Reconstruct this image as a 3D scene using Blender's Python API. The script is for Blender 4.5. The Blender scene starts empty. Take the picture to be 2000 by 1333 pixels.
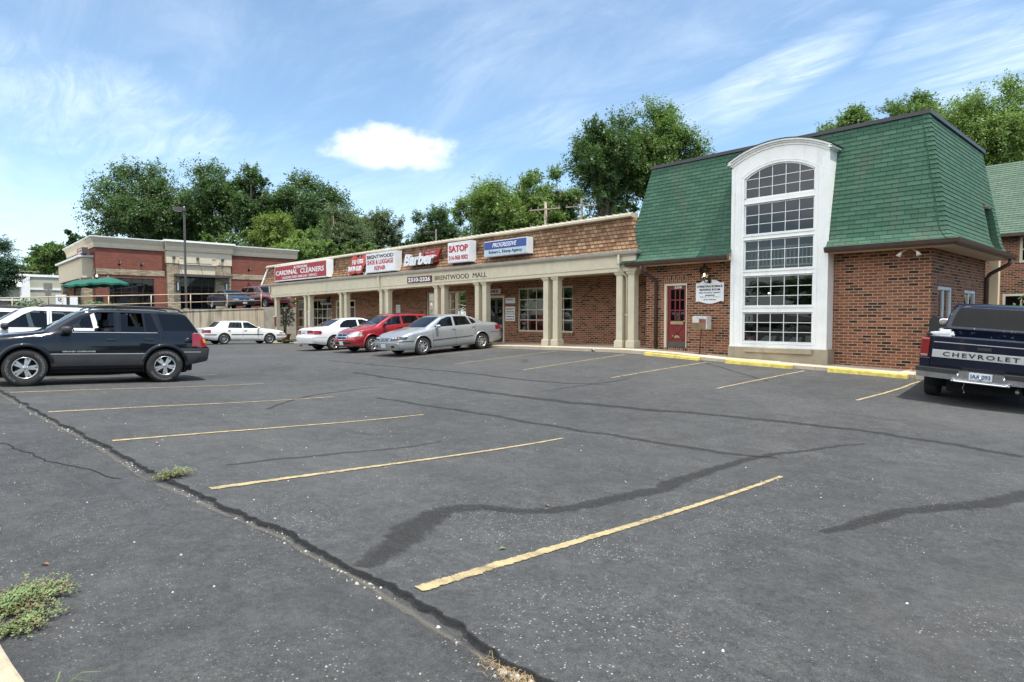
import bpy, bmesh, math, random
import numpy as np
from mathutils import Vector, Matrix, Euler, noise as mnoise
C = bpy.context.scene
COL = C.collection
R = math.radians
random.seed(7)

# ------------------------------------------------------------------ camera
cam_d = bpy.data.cameras.new("camera")
cam = bpy.data.objects.new("camera", cam_d)
COL.objects.link(cam)
C.camera = cam
cam_d.sensor_width = 36.0
cam_d.lens = 36.0 * 1232 / 2000
cam_d.clip_start = 0.05
cam_d.clip_end = 5000
cam.location = (0, 0, 0)
cam.rotation_euler = (R(90 - 2.324), 0, R(47.55))

# ------------------------------------------------------------------ sky, sun, exposure
SUN_EL, SUN_AZ = 70.0, 2.0          # azimuth measured from +X towards +Y
C.view_settings.view_transform = 'Standard'
C.view_settings.look = 'None'
C.view_settings.exposure = 0.85
C.view_settings.gamma = 1.0
C.cycles.use_denoising = True
C.cycles.max_bounces = 8
C.cycles.transparent_max_bounces = 24
C.cycles.caustics_reflective = False
C.cycles.caustics_refractive = False
C.cycles.sample_clamp_indirect = 6.0


class S:
    """a node socket with arithmetic"""
    def __init__(s, nt, o):
        s.nt, s.o = nt, o

    def m(s, op, *a, **k):
        return M(s.nt, op, s, *a, **k)

    def __add__(s, b): return s.m('ADD', b)
    def __radd__(s, b): return s.m('ADD', b)
    def __sub__(s, b): return s.m('SUBTRACT', b)
    def __rsub__(s, b): return M(s.nt, 'SUBTRACT', b, s)
    def __mul__(s, b): return s.m('MULTIPLY', b)
    def __rmul__(s, b): return s.m('MULTIPLY', b)
    def __truediv__(s, b): return s.m('DIVIDE', b)
    def __pow__(s, b): return s.m('POWER', b)


def link(nt, v, inp):
    if isinstance(v, S):
        nt.links.new(v.o, inp)
    elif isinstance(v, (int, float)):
        try:
            inp.default_value = v
        except TypeError:
            inp.default_value = (v,) * len(inp.default_value)
    else:
        v = tuple(v)
        if len(inp.default_value) == 4 and len(v) == 3:
            v = v + (1,)
        inp.default_value = v


def M(nt, op, a, b=0.0, c=0.0, clamp=False):
    n = nt.nodes.new('ShaderNodeMath')
    n.operation = op
    n.use_clamp = clamp
    link(nt, a, n.inputs[0]); link(nt, b, n.inputs[1]); link(nt, c, n.inputs[2])
    return S(nt, n.outputs[0])


def sstep(x, a, b):
    n = x.nt.nodes.new('ShaderNodeMapRange')
    n.interpolation_type = 'SMOOTHSTEP'
    link(x.nt, x, n.inputs[0])
    n.inputs[1].default_value = a
    n.inputs[2].default_value = b
    return S(x.nt, n.outputs[0])


def xyz(nt, x=0.0, y=0.0, z=0.0):
    n = nt.nodes.new('ShaderNodeCombineXYZ')
    link(nt, x, n.inputs[0]); link(nt, y, n.inputs[1]); link(nt, z, n.inputs[2])
    return S(nt, n.outputs[0])


def sep(v):
    n = v.nt.nodes.new('ShaderNodeSeparateXYZ')
    link(v.nt, v, n.inputs[0])
    return [S(v.nt, n.outputs[i]) for i in range(3)]


def noise(v, scale=1.0, detail=3.0, rough=0.55, dist=0.0, col=False):
    n = v.nt.nodes.new('ShaderNodeTexNoise')
    link(v.nt, v, n.inputs['Vector'])
    n.inputs['Scale'].default_value = scale
    n.inputs['Detail'].default_value = detail
    n.inputs['Roughness'].default_value = rough
    n.inputs['Distortion'].default_value = dist
    return S(v.nt, n.outputs['Color' if col else 'Fac'])


def voro(v, scale=1.0, out='Distance', feature='F1'):
    n = v.nt.nodes.new('ShaderNodeTexVoronoi')
    n.feature = feature
    link(v.nt, v, n.inputs['Vector'])
    n.inputs['Scale'].default_value = scale
    return S(v.nt, n.outputs[out])


def mixc(f, a, b, blend='MIX'):
    nt = [q for q in (f, a, b) if isinstance(q, S)][0].nt
    n = nt.nodes.new('ShaderNodeMix')
    n.data_type = 'RGBA'
    n.blend_type = blend
    link(nt, f, n.inputs[0]); link(nt, a, n.inputs[6]); link(nt, b, n.inputs[7])
    return S(nt, n.outputs[2])


def ramp(f, stops, interp='LINEAR'):
    n = f.nt.nodes.new('ShaderNodeValToRGB')
    link(f.nt, f, n.inputs[0])
    cr = n.color_ramp
    cr.interpolation = interp
    while len(cr.elements) < len(stops):
        cr.elements.new(0.5)
    for e, (p, c) in zip(cr.elements, stops):
        e.position = p
        e.color = tuple(c) + (1,) if len(c) == 3 else c
    return S(f.nt, n.outputs[0])


def vmul(v, s):
    n = v.nt.nodes.new('ShaderNodeVectorMath')
    n.operation = 'MULTIPLY'
    link(v.nt, v, n.inputs[0]); link(v.nt, s, n.inputs[1])
    return S(v.nt, n.outputs[0])


def vadd(v, s):
    n = v.nt.nodes.new('ShaderNodeVectorMath')
    n.operation = 'ADD'
    link(v.nt, v, n.inputs[0]); link(v.nt, s, n.inputs[1])
    return S(v.nt, n.outputs[0])


w = bpy.data.worlds.new("World")
C.world = w
w.use_nodes = True
nt = w.node_tree
nt.nodes.clear()
sky = nt.nodes.new('ShaderNodeTexSky')
sky.sky_type = 'NISHITA'
sky.sun_disc = False
sky.sun_elevation = R(SUN_EL)
sky.sun_rotation = R(90 - SUN_AZ)
sky.air_density = 1.0
sky.dust_density = 0.6
sky.ozone_density = 1.4
tc = nt.nodes.new('ShaderNodeTexCoord')
D = S(nt, tc.outputs['Generated'])
dx, dy, dz = sep(D)
az = M(nt, 'ARCTAN2', dy, dx)        # radians, +X = 0
el = M(nt, 'ARCSINE', dz)
cot = 1.0 / 1.0
den = dz.m('MAXIMUM', 0.0) + 0.12
pl = xyz(nt, dx / den, dy / den, 0.0)
ci1 = noise(vmul(pl, (0.55, 1.5, 1)), 1.3, 9, 0.68, 0.9)
ci2 = noise(vadd(pl, (3.1, 7.7, 0)), 0.5, 4, 0.5, 0.3)
veil = noise(vmul(vadd(pl, (9.0, 2.0, 0)), (0.8, 1.0, 1)), 1.7, 6, 0.6, 0.4)


def blob(a0, e0, sa, se, rot=0.0):
    """soft elliptical patch of the sky round azimuth a0, elevation e0 (degrees)"""
    u = (az - R(a0)) * math.degrees(1)
    v = (el - R(e0)) * math.degrees(1)
    c, s = math.cos(R(rot)), math.sin(R(rot))
    p = (u * c + v * s) / sa
    q = (v * c - u * s) / se
    return (p * p + q * q)


cir = sstep(ci1 * 0.6 + ci2 * 0.5, 0.46, 0.80)
# a bank of unseen bright cloud behind the photographer, added to brighten the facades
fill_cloud = sstep(M(nt, 'ABSOLUTE', az - R(-90)) * math.degrees(1) + (veil - 0.5) * 50.0, 75.0, 45.0) * sstep(el + (ci2 - 0.5) * 0.5, R(4), R(14)) * 0.85
# wisps the photograph shows, each a patch of cirrus in its own direction
wis = None
for a0, e0, sa, se, rot, amp in [(173, 15.5, 13, 4.6, 14, 0.85), (176, 23, 16, 3, 8, 0.35), (174, 7.5, 9, 1.8, 0, 0.5), (160, 4, 14, 2.0, 0, 0.4),
                                 (130.5, 17, 9, 2.6, -6, 0.5), (115.5, 18.6, 8.5, 2.0, -22, 0.9), (122, 16.4, 6, 2.2, -5, 0.6), (100.5, 18.8, 8, 4.2, -8, 0.9),
                                 (146, 8, 9, 3, 0, 0.4), (112, 25, 14, 2.5, -12, 0.4), (150, 27, 16, 2.0, 5, 0.25)]:
    b = sstep(blob(a0, e0, sa, se, rot) + (veil - 0.5) * 3.2 + (ci1 - 0.5) * 2.4, 1.9, -0.5) * amp
    wis = b if wis is None else wis.m('MAXIMUM', b)
fib = sstep(noise(vmul(pl, (0.9, 3.2, 1)), 2.6, 8, 0.7, 1.4), 0.32, 0.68)
wis = wis * (fib * 0.55 + 0.45)
haze_low = sstep(el, R(14), R(0)) * 0.38
cl = (cir * 0.32 + 0.06).m('MAXIMUM', wis * 0.62)
cl = cl + haze_low * (1.0 - cl)
# one fair-weather cumulus
cv = xyz(nt, az, el * 1.6, 0.0)
n1 = noise(cv, 14.0, 7, 0.62)
n2 = noise(vadd(cv, (0.0, 0.035, 0.0)), 14.0, 7, 0.62)
cb = blob(149.0, 14.0, 5.4, 1.35, 0).m('MINIMUM', blob(148.6, 14.9, 4.4, 1.55, 0)).m('MINIMUM', blob(145.4, 14.3, 2.6, 1.9, 0))
cum = sstep(cb * 1.0 + (n1 - 0.5) * 3.2, 1.35, -0.15)
shade = sstep((n1 - n2) * 3.0 + (el - R(14.0)) * 10.0, -0.9, 0.55)
skyc = S(nt, sky.outputs[0])
skyc = vmul(skyc, (0.80, 0.94, 0.97))
cc = mixc(cl, skyc, (5.8, 6.5, 7.2))
cc = mixc(fill_cloud, cc, (11.5, 11.8, 12.0))
cumc = mixc(shade, (5.2, 5.6, 6.2), (6.9, 6.95, 7.0))
cc = mixc(cum * 0.93, cc, cumc)
bg = nt.nodes.new('ShaderNodeBackground')
link(nt, cc, bg.inputs[0])
bg.inputs[1].default_value = 0.12
wo = nt.nodes.new('ShaderNodeOutputWorld')
nt.links.new(bg.outputs[0], wo.inputs[0])

sd = bpy.data.lights.new("sun", 'SUN')
sd.energy = 3.0
sd.angle = R(0.5)
sd.color = (1.0, 0.955, 0.87)
so = bpy.data.objects.new("sun", sd)
COL.objects.link(so)
sv = Vector((math.cos(R(SUN_EL)) * math.cos(R(SUN_AZ)), math.cos(R(SUN_EL)) * math.sin(R(SUN_AZ)), math.sin(R(SUN_EL))))
so.rotation_euler = (-sv).to_track_quat('-Z', 'Y').to_euler()
so.location = (0, 0, 30)

# ------------------------------------------------------------------ helpers
ORG = {}
SPLIT = {'soffit', 'stone_pier', 'stone_band', 'soldier_course', 'letter_slot', 'roof_trim', 'wiper', 'white_band', 'crown_rail', 'cord', 'bracket', 'wheel_arch', 'room_interior'}


def tag(o, label=None, cat=None, group=None, kind=None):
    if label: o['label'] = label
    if cat: o['category'] = cat
    if group: o['group'] = group
    if kind: o['kind'] = kind
    return o


def empty(name, loc=(0, 0, 0), rz=0.0, label=None, cat=None, group=None):
    o = bpy.data.objects.new(name, None)
    COL.objects.link(o)
    o.location = loc
    o.rotation_euler = (0, 0, rz)
    o.empty_display_size = 0.3
    ORG[o] = (Vector(loc), rz)
    return tag(o, label, cat, group)


def origin(o):
    p = o
    while p.parent is not None:
        p = p.parent
    return ORG.get(p, (Vector((0, 0, 0)), 0.0))


class MB:
    """collects geometry; build() links it as ONE mesh object. World coordinates unless local=True."""
    def __init__(s):
        s.v, s.f, s.uv, s.sm = [], [], [], []

    def add(s, vs, fs, smooth=False, uvs=None):
        b = len(s.v)
        s.v += [tuple(p) for p in vs]
        for k, f in enumerate(fs):
            s.f.append([i + b for i in f])
            s.sm.append(smooth)
            s.uv.append(uvs[k] if uvs else None)
        return s

    def box(s, x0, x1, y0, y1, z0, z1):
        x0, x1 = sorted((x0, x1)); y0, y1 = sorted((y0, y1)); z0, z1 = sorted((z0, z1))
        vs = [(x, y, z) for z in (z0, z1) for y in (y0, y1) for x in (x0, x1)]
        return s.add(vs, [(0, 2, 3, 1), (4, 5, 7, 6), (0, 1, 5, 4), (2, 6, 7, 3), (0, 4, 6, 2), (1, 3, 7, 5)])

    def bbox(s, x0, x1, y0, y1, z0, z1, b=0.01):
        """box with chamfered edges"""
        x0, x1 = sorted((x0, x1)); y0, y1 = sorted((y0, y1)); z0, z1 = sorted((z0, z1))
        bm = bmesh.new()
        bmesh.ops.create_cube(bm, size=1)
        for v in bm.verts:
            v.co = Vector(((x0 + x1) / 2 + v.co.x * (x1 - x0), (y0 + y1) / 2 + v.co.y * (y1 - y0), (z0 + z1) / 2 + v.co.z * (z1 - z0)))
        b = min(b, (x1 - x0) * .45, (y1 - y0) * .45, (z1 - z0) * .45)
        bmesh.ops.bevel(bm, geom=bm.edges[:], offset=b, segments=2, affect='EDGES', profile=0.6)
        bm.verts.index_update()
        s.add([v.co.copy() for v in bm.verts], [[v.index for v in f.verts] for f in bm.faces])
        bm.free()
        return s

    def prism(s, poly, axis, a0, a1, smooth=False):
        """poly: 2D points in the plane normal to axis ('x': (y,z), 'y': (x,z), 'z': (x,y)), extruded a0..a1"""
        def P(p, a):
            return (a, p[0], p[1]) if axis == 'x' else (p[0], a, p[1]) if axis == 'y' else (p[0], p[1], a)
        n = len(poly)
        vs = [P(p, a0) for p in poly] + [P(p, a1) for p in poly]
        fs = [list(range(n)), list(range(2 * n - 1, n - 1, -1))] + [(i, i + n, (i + 1) % n + n, (i + 1) % n) for i in range(n)]
        return s.add(vs, fs, smooth)

    def quad(s, a, b, c, d, uv=None):
        return s.add([a, b, c, d], [(0, 1, 2, 3)], False, [uv] if uv else None)

    def tube(s, pts, r, n=8, cap=True, smooth=True):
        pts = [Vector(p) for p in pts]
        rr = r if isinstance(r, (list, tuple)) else [r] * len(pts)
        vs, fs = [], []
        up = Vector((0, 0, 1))
        prev = None
        for i, p in enumerate(pts):
            t = (pts[min(i + 1, len(pts) - 1)] - pts[max(i - 1, 0)]).normalized()
            a = t.cross(up) if prev is None else prev - t * prev.dot(t)
            if a.length < 1e-4:
                a = t.cross(Vector((1, 0, 0)))
            a.normalize(); b = t.cross(a); prev = a
            for k in range(n):
                q = 2 * math.pi * k / n
                vs.append(p + (a * math.cos(q) + b * math.sin(q)) * rr[i])
        for i in range(len(pts) - 1):
            for k in range(n):
                fs.append((i * n + k, i * n + (k + 1) % n, (i + 1) * n + (k + 1) % n, (i + 1) * n + k))
        if cap:
            fs.append(tuple(range(n - 1, -1, -1)))
            fs.append(tuple(range((len(pts) - 1) * n, len(pts) * n)))
        return s.add(vs, fs, smooth)

    def lathe(s, prof, axis='z', c=(0, 0, 0), n=24, smooth=True, a0=0.0, a1=2 * math.pi):
        """prof: (radius, height) pairs"""
        full = abs(a1 - a0 - 2 * math.pi) < 1e-6
        m = n if full else n + 1
        vs, fs = [], []
        for r, h in prof:
            for k in range(m):
                q = a0 + (a1 - a0) * k / n
                u, v = r * math.cos(q), r * math.sin(q)
                p = (u, v, h) if axis == 'z' else (u, h, v) if axis == 'y' else (h, u, v)
                vs.append((p[0] + c[0], p[1] + c[1], p[2] + c[2]))
        for i in range(len(prof) - 1):
            for k in range(n):
                k2 = (k + 1) % m
                fs.append((i * m + k, i * m + k2, (i + 1) * m + k2, (i + 1) * m + k))
        return s.add(vs, fs, smooth)

    def islands(s):
        par = list(range(len(s.v)))
        def find(a):
            while par[a] != a:
                par[a] = par[par[a]]; a = par[a]
            return a
        for f in s.f:
            for i in f[1:]: par[find(i)] = find(f[0])
        out = {}
        for k, f in enumerate(s.f): out.setdefault(find(f[0]), []).append(k)
        return list(out.values())

    def build(s, name, mat, parent=None, local=False, label=None, fix=True):
        if name in SPLIT:
            isl = s.islands()
            if len(isl) > 1:
                for ks in isl:
                    m_ = MB(); idx = {}
                    for k in ks:
                        for i in s.f[k]: idx.setdefault(i, len(idx))
                    m_.v = [s.v[i] for i in idx]
                    m_.f = [[idx[i] for i in s.f[k]] for k in ks]; m_.sm = [s.sm[k] for k in ks]; m_.uv = [s.uv[k] for k in ks]
                    o = m_.build(name, mat, parent, local, label, fix)
                return o
        me = bpy.data.meshes.new(name)
        vs = s.v
        if parent is not None and not local:
            o0, rz = origin(parent)
            c_, s_ = math.cos(-rz), math.sin(-rz)
            vs = [((x - o0.x) * c_ - (y - o0.y) * s_, (x - o0.x) * s_ + (y - o0.y) * c_, z - o0.z) for x, y, z in vs]
        me.from_pydata(vs, [], s.f)
        me.polygons.foreach_set('use_smooth', s.sm)
        if any(u for u in s.uv):
            ul = me.uv_layers.new(name='uv')
            for p, u in zip(me.polygons, s.uv):
                if u:
                    for li, q in zip(p.loop_indices, u):
                        ul.data[li].uv = q
        if fix:
            bm = bmesh.new(); bm.from_mesh(me)
            bmesh.ops.recalc_face_normals(bm, faces=bm.faces[:])
            bm.to_mesh(me); bm.free()
        if isinstance(mat, (list, tuple)):
            for m_ in mat: me.materials.append(m_)
        elif mat is not None:
            me.materials.append(mat)
        o = bpy.data.objects.new(name, me)
        COL.objects.link(o)
        if parent is not None:
            o.parent = parent
        if label: o['label'] = label
        return o


def text(s, x, y, z, width, height, facing, mat, name='lettering', parent=None, depth=0.01, shear=0.0, bold=0.0, spacing=1.0, center=False, local=False):
    """lettering as solid mesh; (x, y, z) is the lower left corner, facing '-y' or '+x' or '-x'; scaled to width x height"""
    cu = bpy.data.curves.new('txt', 'FONT')
    cu.body = s
    cu.shear = shear
    cu.space_character = spacing
    cu.offset = bold
    cu.extrude = 0.5
    cu.resolution_u = 3
    ob = bpy.data.objects.new('txt', cu)
    COL.objects.link(ob)
    dg = bpy.context.evaluated_depsgraph_get()
    me = bpy.data.meshes.new_from_object(ob.evaluated_get(dg))
    bpy.data.objects.remove(ob)
    v = np.array([q.co[:] for q in me.vertices])
    mn, mx = v.min(0), v.max(0)
    u = (v[:, 0] - mn[0]) / (mx[0] - mn[0]) * width
    h = (v[:, 1] - mn[1]) / (mx[1] - mn[1]) * height
    d = (v[:, 2] - mn[2]) / (mx[2] - mn[2]) * depth
    if center: u = u - width / 2
    if facing == '-y':
        P = np.stack([x + u, y - d, z + h], 1)
    elif facing == '+x':
        P = np.stack([x + d, y + u, z + h], 1)
    elif facing == '-x':
        P = np.stack([x - d, y - u, z + h], 1)
    elif facing == '+y':
        P = np.stack([x - u, y + d, z + h], 1)
    mb = MB()
    mb.add([tuple(p) for p in P], [list(p.vertices) for p in me.polygons])
    bpy.data.meshes.remove(me)
    return mb.build(name, mat, parent, local=local)


# ------------------------------------------------------------------ materials
MATS = {}


def newmat(name):
    m = bpy.data.materials.new(name)
    m.use_nodes = True
    nt = m.node_tree
    b = nt.nodes['Principled BSDF']
    return m, nt, b


def pos(nt):
    g = nt.nodes.new('ShaderNodeNewGeometry')
    return S(nt, g.outputs['Position'])


def objc(nt):
    g = nt.nodes.new('ShaderNodeTexCoord')
    return S(nt, g.outputs['Object'])


def bump(nt, b, h, strength=0.3, dist=0.01):
    n = nt.nodes.new('ShaderNodeBump')
    n.inputs['Strength'].default_value = strength
    n.inputs['Distance'].default_value = dist
    link(nt, h, n.inputs['Height'])
    nt.links.new(n.outputs[0], b.inputs['Normal'])


def plain(name, col, rough=0.6, metal=0.0, var=0.12, scale=3.0, dirt=0.0, bmp=0.0, bscale=60.0, coat=0.0, spec=0.5):
    """a plain painted / cast surface with slight tonal wear"""
    if name in MATS: return MATS[name]
    m, nt, b = newmat(name)
    p = objc(nt)
    n = noise(p, scale, 5, 0.6)
    c0 = tuple(max(0, q * (1 - var)) for q in col)
    c1 = tuple(min(1, q * (1 + var)) for q in col)
    c = mixc(sstep(n, 0.3, 0.7), c0, c1)
    if dirt:
        d = sstep(noise(vmul(p, (2.5, 2.5, 0.5)), 1.6, 6, 0.65), 0.5, 0.78)
        c = mixc(d * dirt, c, tuple(q * 0.45 for q in col))
    link(nt, c, b.inputs['Base Color'])
    link(nt, sstep(n, 0.0, 1.0) * 0.15 + (rough - 0.07), b.inputs['Roughness'])
    b.inputs['Metallic'].default_value = metal
    b.inputs['Specular IOR Level'].default_value = spec
    if coat:
        b.inputs['Coat Weight'].default_value = coat
        b.inputs['Coat Roughness'].default_value = 0.04
    if bmp:
        bump(nt, b, noise(p, bscale, 3, 0.6), bmp, 0.01)
    MATS[name] = m
    return m


def paint(name, col, metallic=0.0, rough=0.35, flake=0.0, worn=None):
    """car paint"""
    if name in MATS: return MATS[name]
    m, nt, b = newmat(name)
    p = objc(nt)
    dust = sstep(noise(p, 2.3, 5, 0.6), 0.45, 0.75)
    low = sstep(sep(p)[2], 0.55, 0.15)
    dk = 0.12 if sum(col) < 0.12 else 1.0
    c = mixc(dust * 0.08 * dk + low * 0.18 * dk, col, (0.22, 0.20, 0.17))
    if worn:
        sc = sstep(noise(vmul(p, (9, 9, 9)), 1.5, 8, 0.75), 0.60, 0.66) * sstep(noise(p, 1.3, 2, 0.5), 0.45, 0.6)
        zz = sep(p)[2]
        sc = (sc + sstep(noise(vmul(p, (3, 30, 4)), 2.0, 4, 0.7), 0.70, 0.74)) .m('MULTIPLY', sstep(zz, 0.9, 1.3))
        c = mixc(sc.m('MINIMUM', 1.0) * 0.8, c, worn)
    link(nt, c, b.inputs['Base Color'])
    b.inputs['Metallic'].default_value = metallic
    link(nt, dust * 0.08 + low * 0.25 + rough, b.inputs['Roughness'])
    if sum(col) < 0.12: b.inputs['Specular IOR Level'].default_value = 0.1
    b.inputs['Coat Weight'].default_value = 0.9
    link(nt, dust * 0.06 + 0.03, b.inputs['Coat Roughness'])
    MATS[name] = m
    return m


def glass(name, tint=(0.5, 0.55, 0.55), opacity=0.25, dark=(0.01, 0.012, 0.014), rough=0.01, wav=0.0, refl=1.25):
    """window glass: mirror-like by Fresnel over a tinted see-through pane"""
    if name in MATS: return MATS[name]
    m = bpy.data.materials.new(name)
    m.use_nodes = True
    nt = m.node_tree
    nt.nodes.clear()
    out = nt.nodes.new('ShaderNodeOutputMaterial')
    tr = nt.nodes.new('ShaderNodeBsdfTransparent'); link(nt, tint, tr.inputs[0])
    df = nt.nodes.new('ShaderNodeBsdfDiffuse'); link(nt, dark, df.inputs[0])
    gl = nt.nodes.new('ShaderNodeBsdfGlossy'); gl.inputs['Roughness'].default_value = rough
    fr = nt.nodes.new('ShaderNodeFresnel'); fr.inputs[0].default_value = 1.52
    if wav:
        bn = nt.nodes.new('ShaderNodeBump'); bn.inputs['Strength'].default_value = wav; bn.inputs['Distance'].default_value = 0.01
        link(nt, noise(objc(nt), 2.2, 1, 0.4), bn.inputs['Height'])
        nt.links.new(bn.outputs[0], gl.inputs['Normal']); nt.links.new(bn.outputs[0], fr.inputs['Normal'])
    a = nt.nodes.new('ShaderNodeMixShader'); a.inputs[0].default_value = opacity
    nt.links.new(tr.outputs[0], a.inputs[1]); nt.links.new(df.outputs[0], a.inputs[2])
    f2 = M(nt, 'MULTIPLY_ADD', S(nt, fr.outputs[0]), refl, 0.0, clamp=True)
    b = nt.nodes.new('ShaderNodeMixShader'); link(nt, f2, b.inputs[0])
    nt.links.new(a.outputs[0], b.inputs[1]); nt.links.new(gl.outputs[0], b.inputs[2])
    nt.links.new(b.outputs[0], out.inputs[0])
    MATS[name] = m
    return m


def brick(name, cols, mortar=(0.36, 0.28, 0.20), wb=0.225, hb=0.076, uvmap=False, mw=0.011, soldier=False, bmp=0.6):
    """brickwork: each brick gets its own tone from the ramp cols; laid by world position, courses level"""
    if name in MATS: return MATS[name]
    m, nt, b = newmat(name)
    if uvmap:
        t = nt.nodes.new('ShaderNodeTexCoord')
        p = S(nt, t.outputs['UV']); u, v, _ = sep(p); P = pos(nt)
    else:
        P = pos(nt); x, y, z = sep(P); u, v = x + y, z
    if soldier: u, v = v + 0.02, u
    v = v + 10.0
    u = u + 100.0
    wv = noise(P, 3.0, 2, 0.5) * 0.006
    bt = nt.nodes.new('ShaderNodeTexBrick')
    link(nt, xyz(nt, u + wv, v + wv, 0.0), bt.inputs['Vector'])
    bt.inputs['Color1'].default_value = (0, 0, 0, 1)
    bt.inputs['Color2'].default_value = (1, 1, 1, 1)
    bt.inputs['Mortar'].default_value = (0.5, 0.5, 0.5, 1)
    bt.inputs['Scale'].default_value = 1.0
    bt.inputs['Brick Width'].default_value = wb
    bt.inputs['Row Height'].default_value = hb
    bt.inputs['Mortar Size'].default_value = mw
    bt.inputs['Mortar Smooth'].default_value = 0.25
    rnd = S(nt, bt.outputs['Color']); mo = S(nt, bt.outputs['Fac'])
    c = ramp(rnd, cols)
    nz = noise(P, 38.0, 4, 0.65)
    c = mixc(sstep(nz, 0.25, 0.75) * 0.5, c, mixc(0.45, c, (0.02, 0.012, 0.01)))
    blotch = noise(P, 0.9, 4, 0.6)
    c = mixc(sstep(blotch, 0.35, 0.75) * 0.28, c, (0.10, 0.05, 0.035))
    mc = mixc(noise(P, 9.0, 3, 0.6), tuple(q * 0.7 for q in mortar), tuple(q * 1.15 for q in mortar))
    c = mixc(mo, c, mc)
    link(nt, c, b.inputs['Base Color'])
    b.inputs['Roughness'].default_value = 0.88
    b.inputs['Specular IOR Level'].default_value = 0.25
    bump(nt, b, (1.0 - mo) * 1.0 + nz * 0.35, bmp, 0.008)
    MATS[name] = m
    return m


def shingle(name, cols, wb=0.30, hb=0.14, seam=(0.01, 0.02, 0.015), streak=None, mw=0.006, bmp=0.4):
    """roof shingles on a UV laid out in metres; v counts courses"""
    m, nt, b = newmat(name)
    t = nt.nodes.new('ShaderNodeTexCoord')
    u, v, _ = sep(S(nt, t.outputs['UV']))
    P = pos(nt)
    bt = nt.nodes.new('ShaderNodeTexBrick')
    link(nt, xyz(nt, u + 50.0 + noise(P, 1.7, 2, 0.5) * 0.05, v + 5 * hb, 0.0), bt.inputs['Vector'])
    bt.inputs['Color1'].default_value = (0, 0, 0, 1)
    bt.inputs['Color2'].default_value = (1, 1, 1, 1)
    bt.inputs['Mortar'].default_value = (0.5, 0.5, 0.5, 1)
    bt.inputs['Scale'].default_value = 1.0
    bt.inputs['Brick Width'].default_value = wb
    bt.inputs['Row Height'].default_value = hb
    bt.inputs['Mortar Size'].default_value = mw
    bt.inputs['Mortar Smooth'].default_value = 0.1
    rnd = S(nt, bt.outputs['Color']); mo = S(nt, bt.outputs['Fac'])
    c = ramp(rnd, cols)
    g = noise(P, 90.0, 2, 0.7)
    c = mixc(sstep(g, 0.3, 0.7) * 0.35, c, mixc(0.5, c, (0.0, 0.0, 0.0)))
    if streak:
        s_ = sstep(noise(vmul(P, (1.2, 1.2, 0.22)), 1.6, 5, 0.6), 0.48, 0.72)
        c = mixc(s_ * 0.5, c, streak)
    c = mixc(mo * 0.85, c, seam)
    link(nt, c, b.inputs['Base Color'])
    b.inputs['Roughness'].default_value = 0.92
    b.inputs['Specular IOR Level'].default_value = 0.2
    bump(nt, b, (1.0 - mo) + g * 0.3 + rnd * 0.4, bmp, 0.008)
    return m
SEALS = [
    ( [(-3.36, 1.89), (-3.52, 2.12), (-3.75, 2.4), (-4.03, 2.86), (-3.98, 3.24), (-3.6, 3.57), (-3.48, 4.07), (-3.47, 5.19), (-3.53, 6.26), (-3.47, 7.33), (-2.88, 8.81)] , [0.1, 0.16, 0.22, 0.2, 0.14, 0.12, 0.14, 0.16, 0.12, 0.09, 0.04] ),
    ( [(-16.31, 8.78), (-13.23, 8.65), (-9.46, 8.65), (-7.03, 8.91), (-5.26, 9.32), (-3.09, 9.63), (-1.37, 9.42)] , [0.1, 0.14, 0.16, 0.16, 0.14, 0.12, 0.12] ),
    ( [(-11.35, 6.62), (-9.02, 6.76), (-6.9, 6.85), (-5.47, 6.93), (-4.12, 7.05), (-3.32, 7.29)] , [0.08, 0.1, 0.1, 0.1, 0.1, 0.05] ),
    ( [(-1.92, 4.92), (-1.76, 5.53), (-1.69, 6.05), (-1.46, 6.53), (-1.24, 6.9), (-0.95, 7.95)] , [0.05, 0.12, 0.12, 0.14, 0.16, 0.12] ),
    ( [(-6.75, 2.17), (-6.72, 2.58), (-6.68, 3.26), (-6.57, 4.0), (-6.69, 4.84)] , [0.03, 0.06, 0.06, 0.05, 0.03] ),
    ( [(-10.87, 4.19), (-12.39, 5.62), (-12.86, 6.91), (-12.92, 7.6)] , [0.06, 0.07, 0.07, 0.05] ),
    ( [(-20.55, 10.08), (-16.83, 10.27), (-13.49, 10.46), (-10.52, 10.44), (-8.9, 10.91)] , [0.08, 0.09, 0.09, 0.09, 0.05] ),
    ( [(-9.32, 9.71), (-9.1, 11.15), (-9.04, 12.02)] , [0.05, 0.06, 0.05] ),
    ( [(-10.29, 16.69), (-8.24, 15.06), (-6.48, 13.66)] , [0.05, 0.06, 0.05] ),
]

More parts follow.
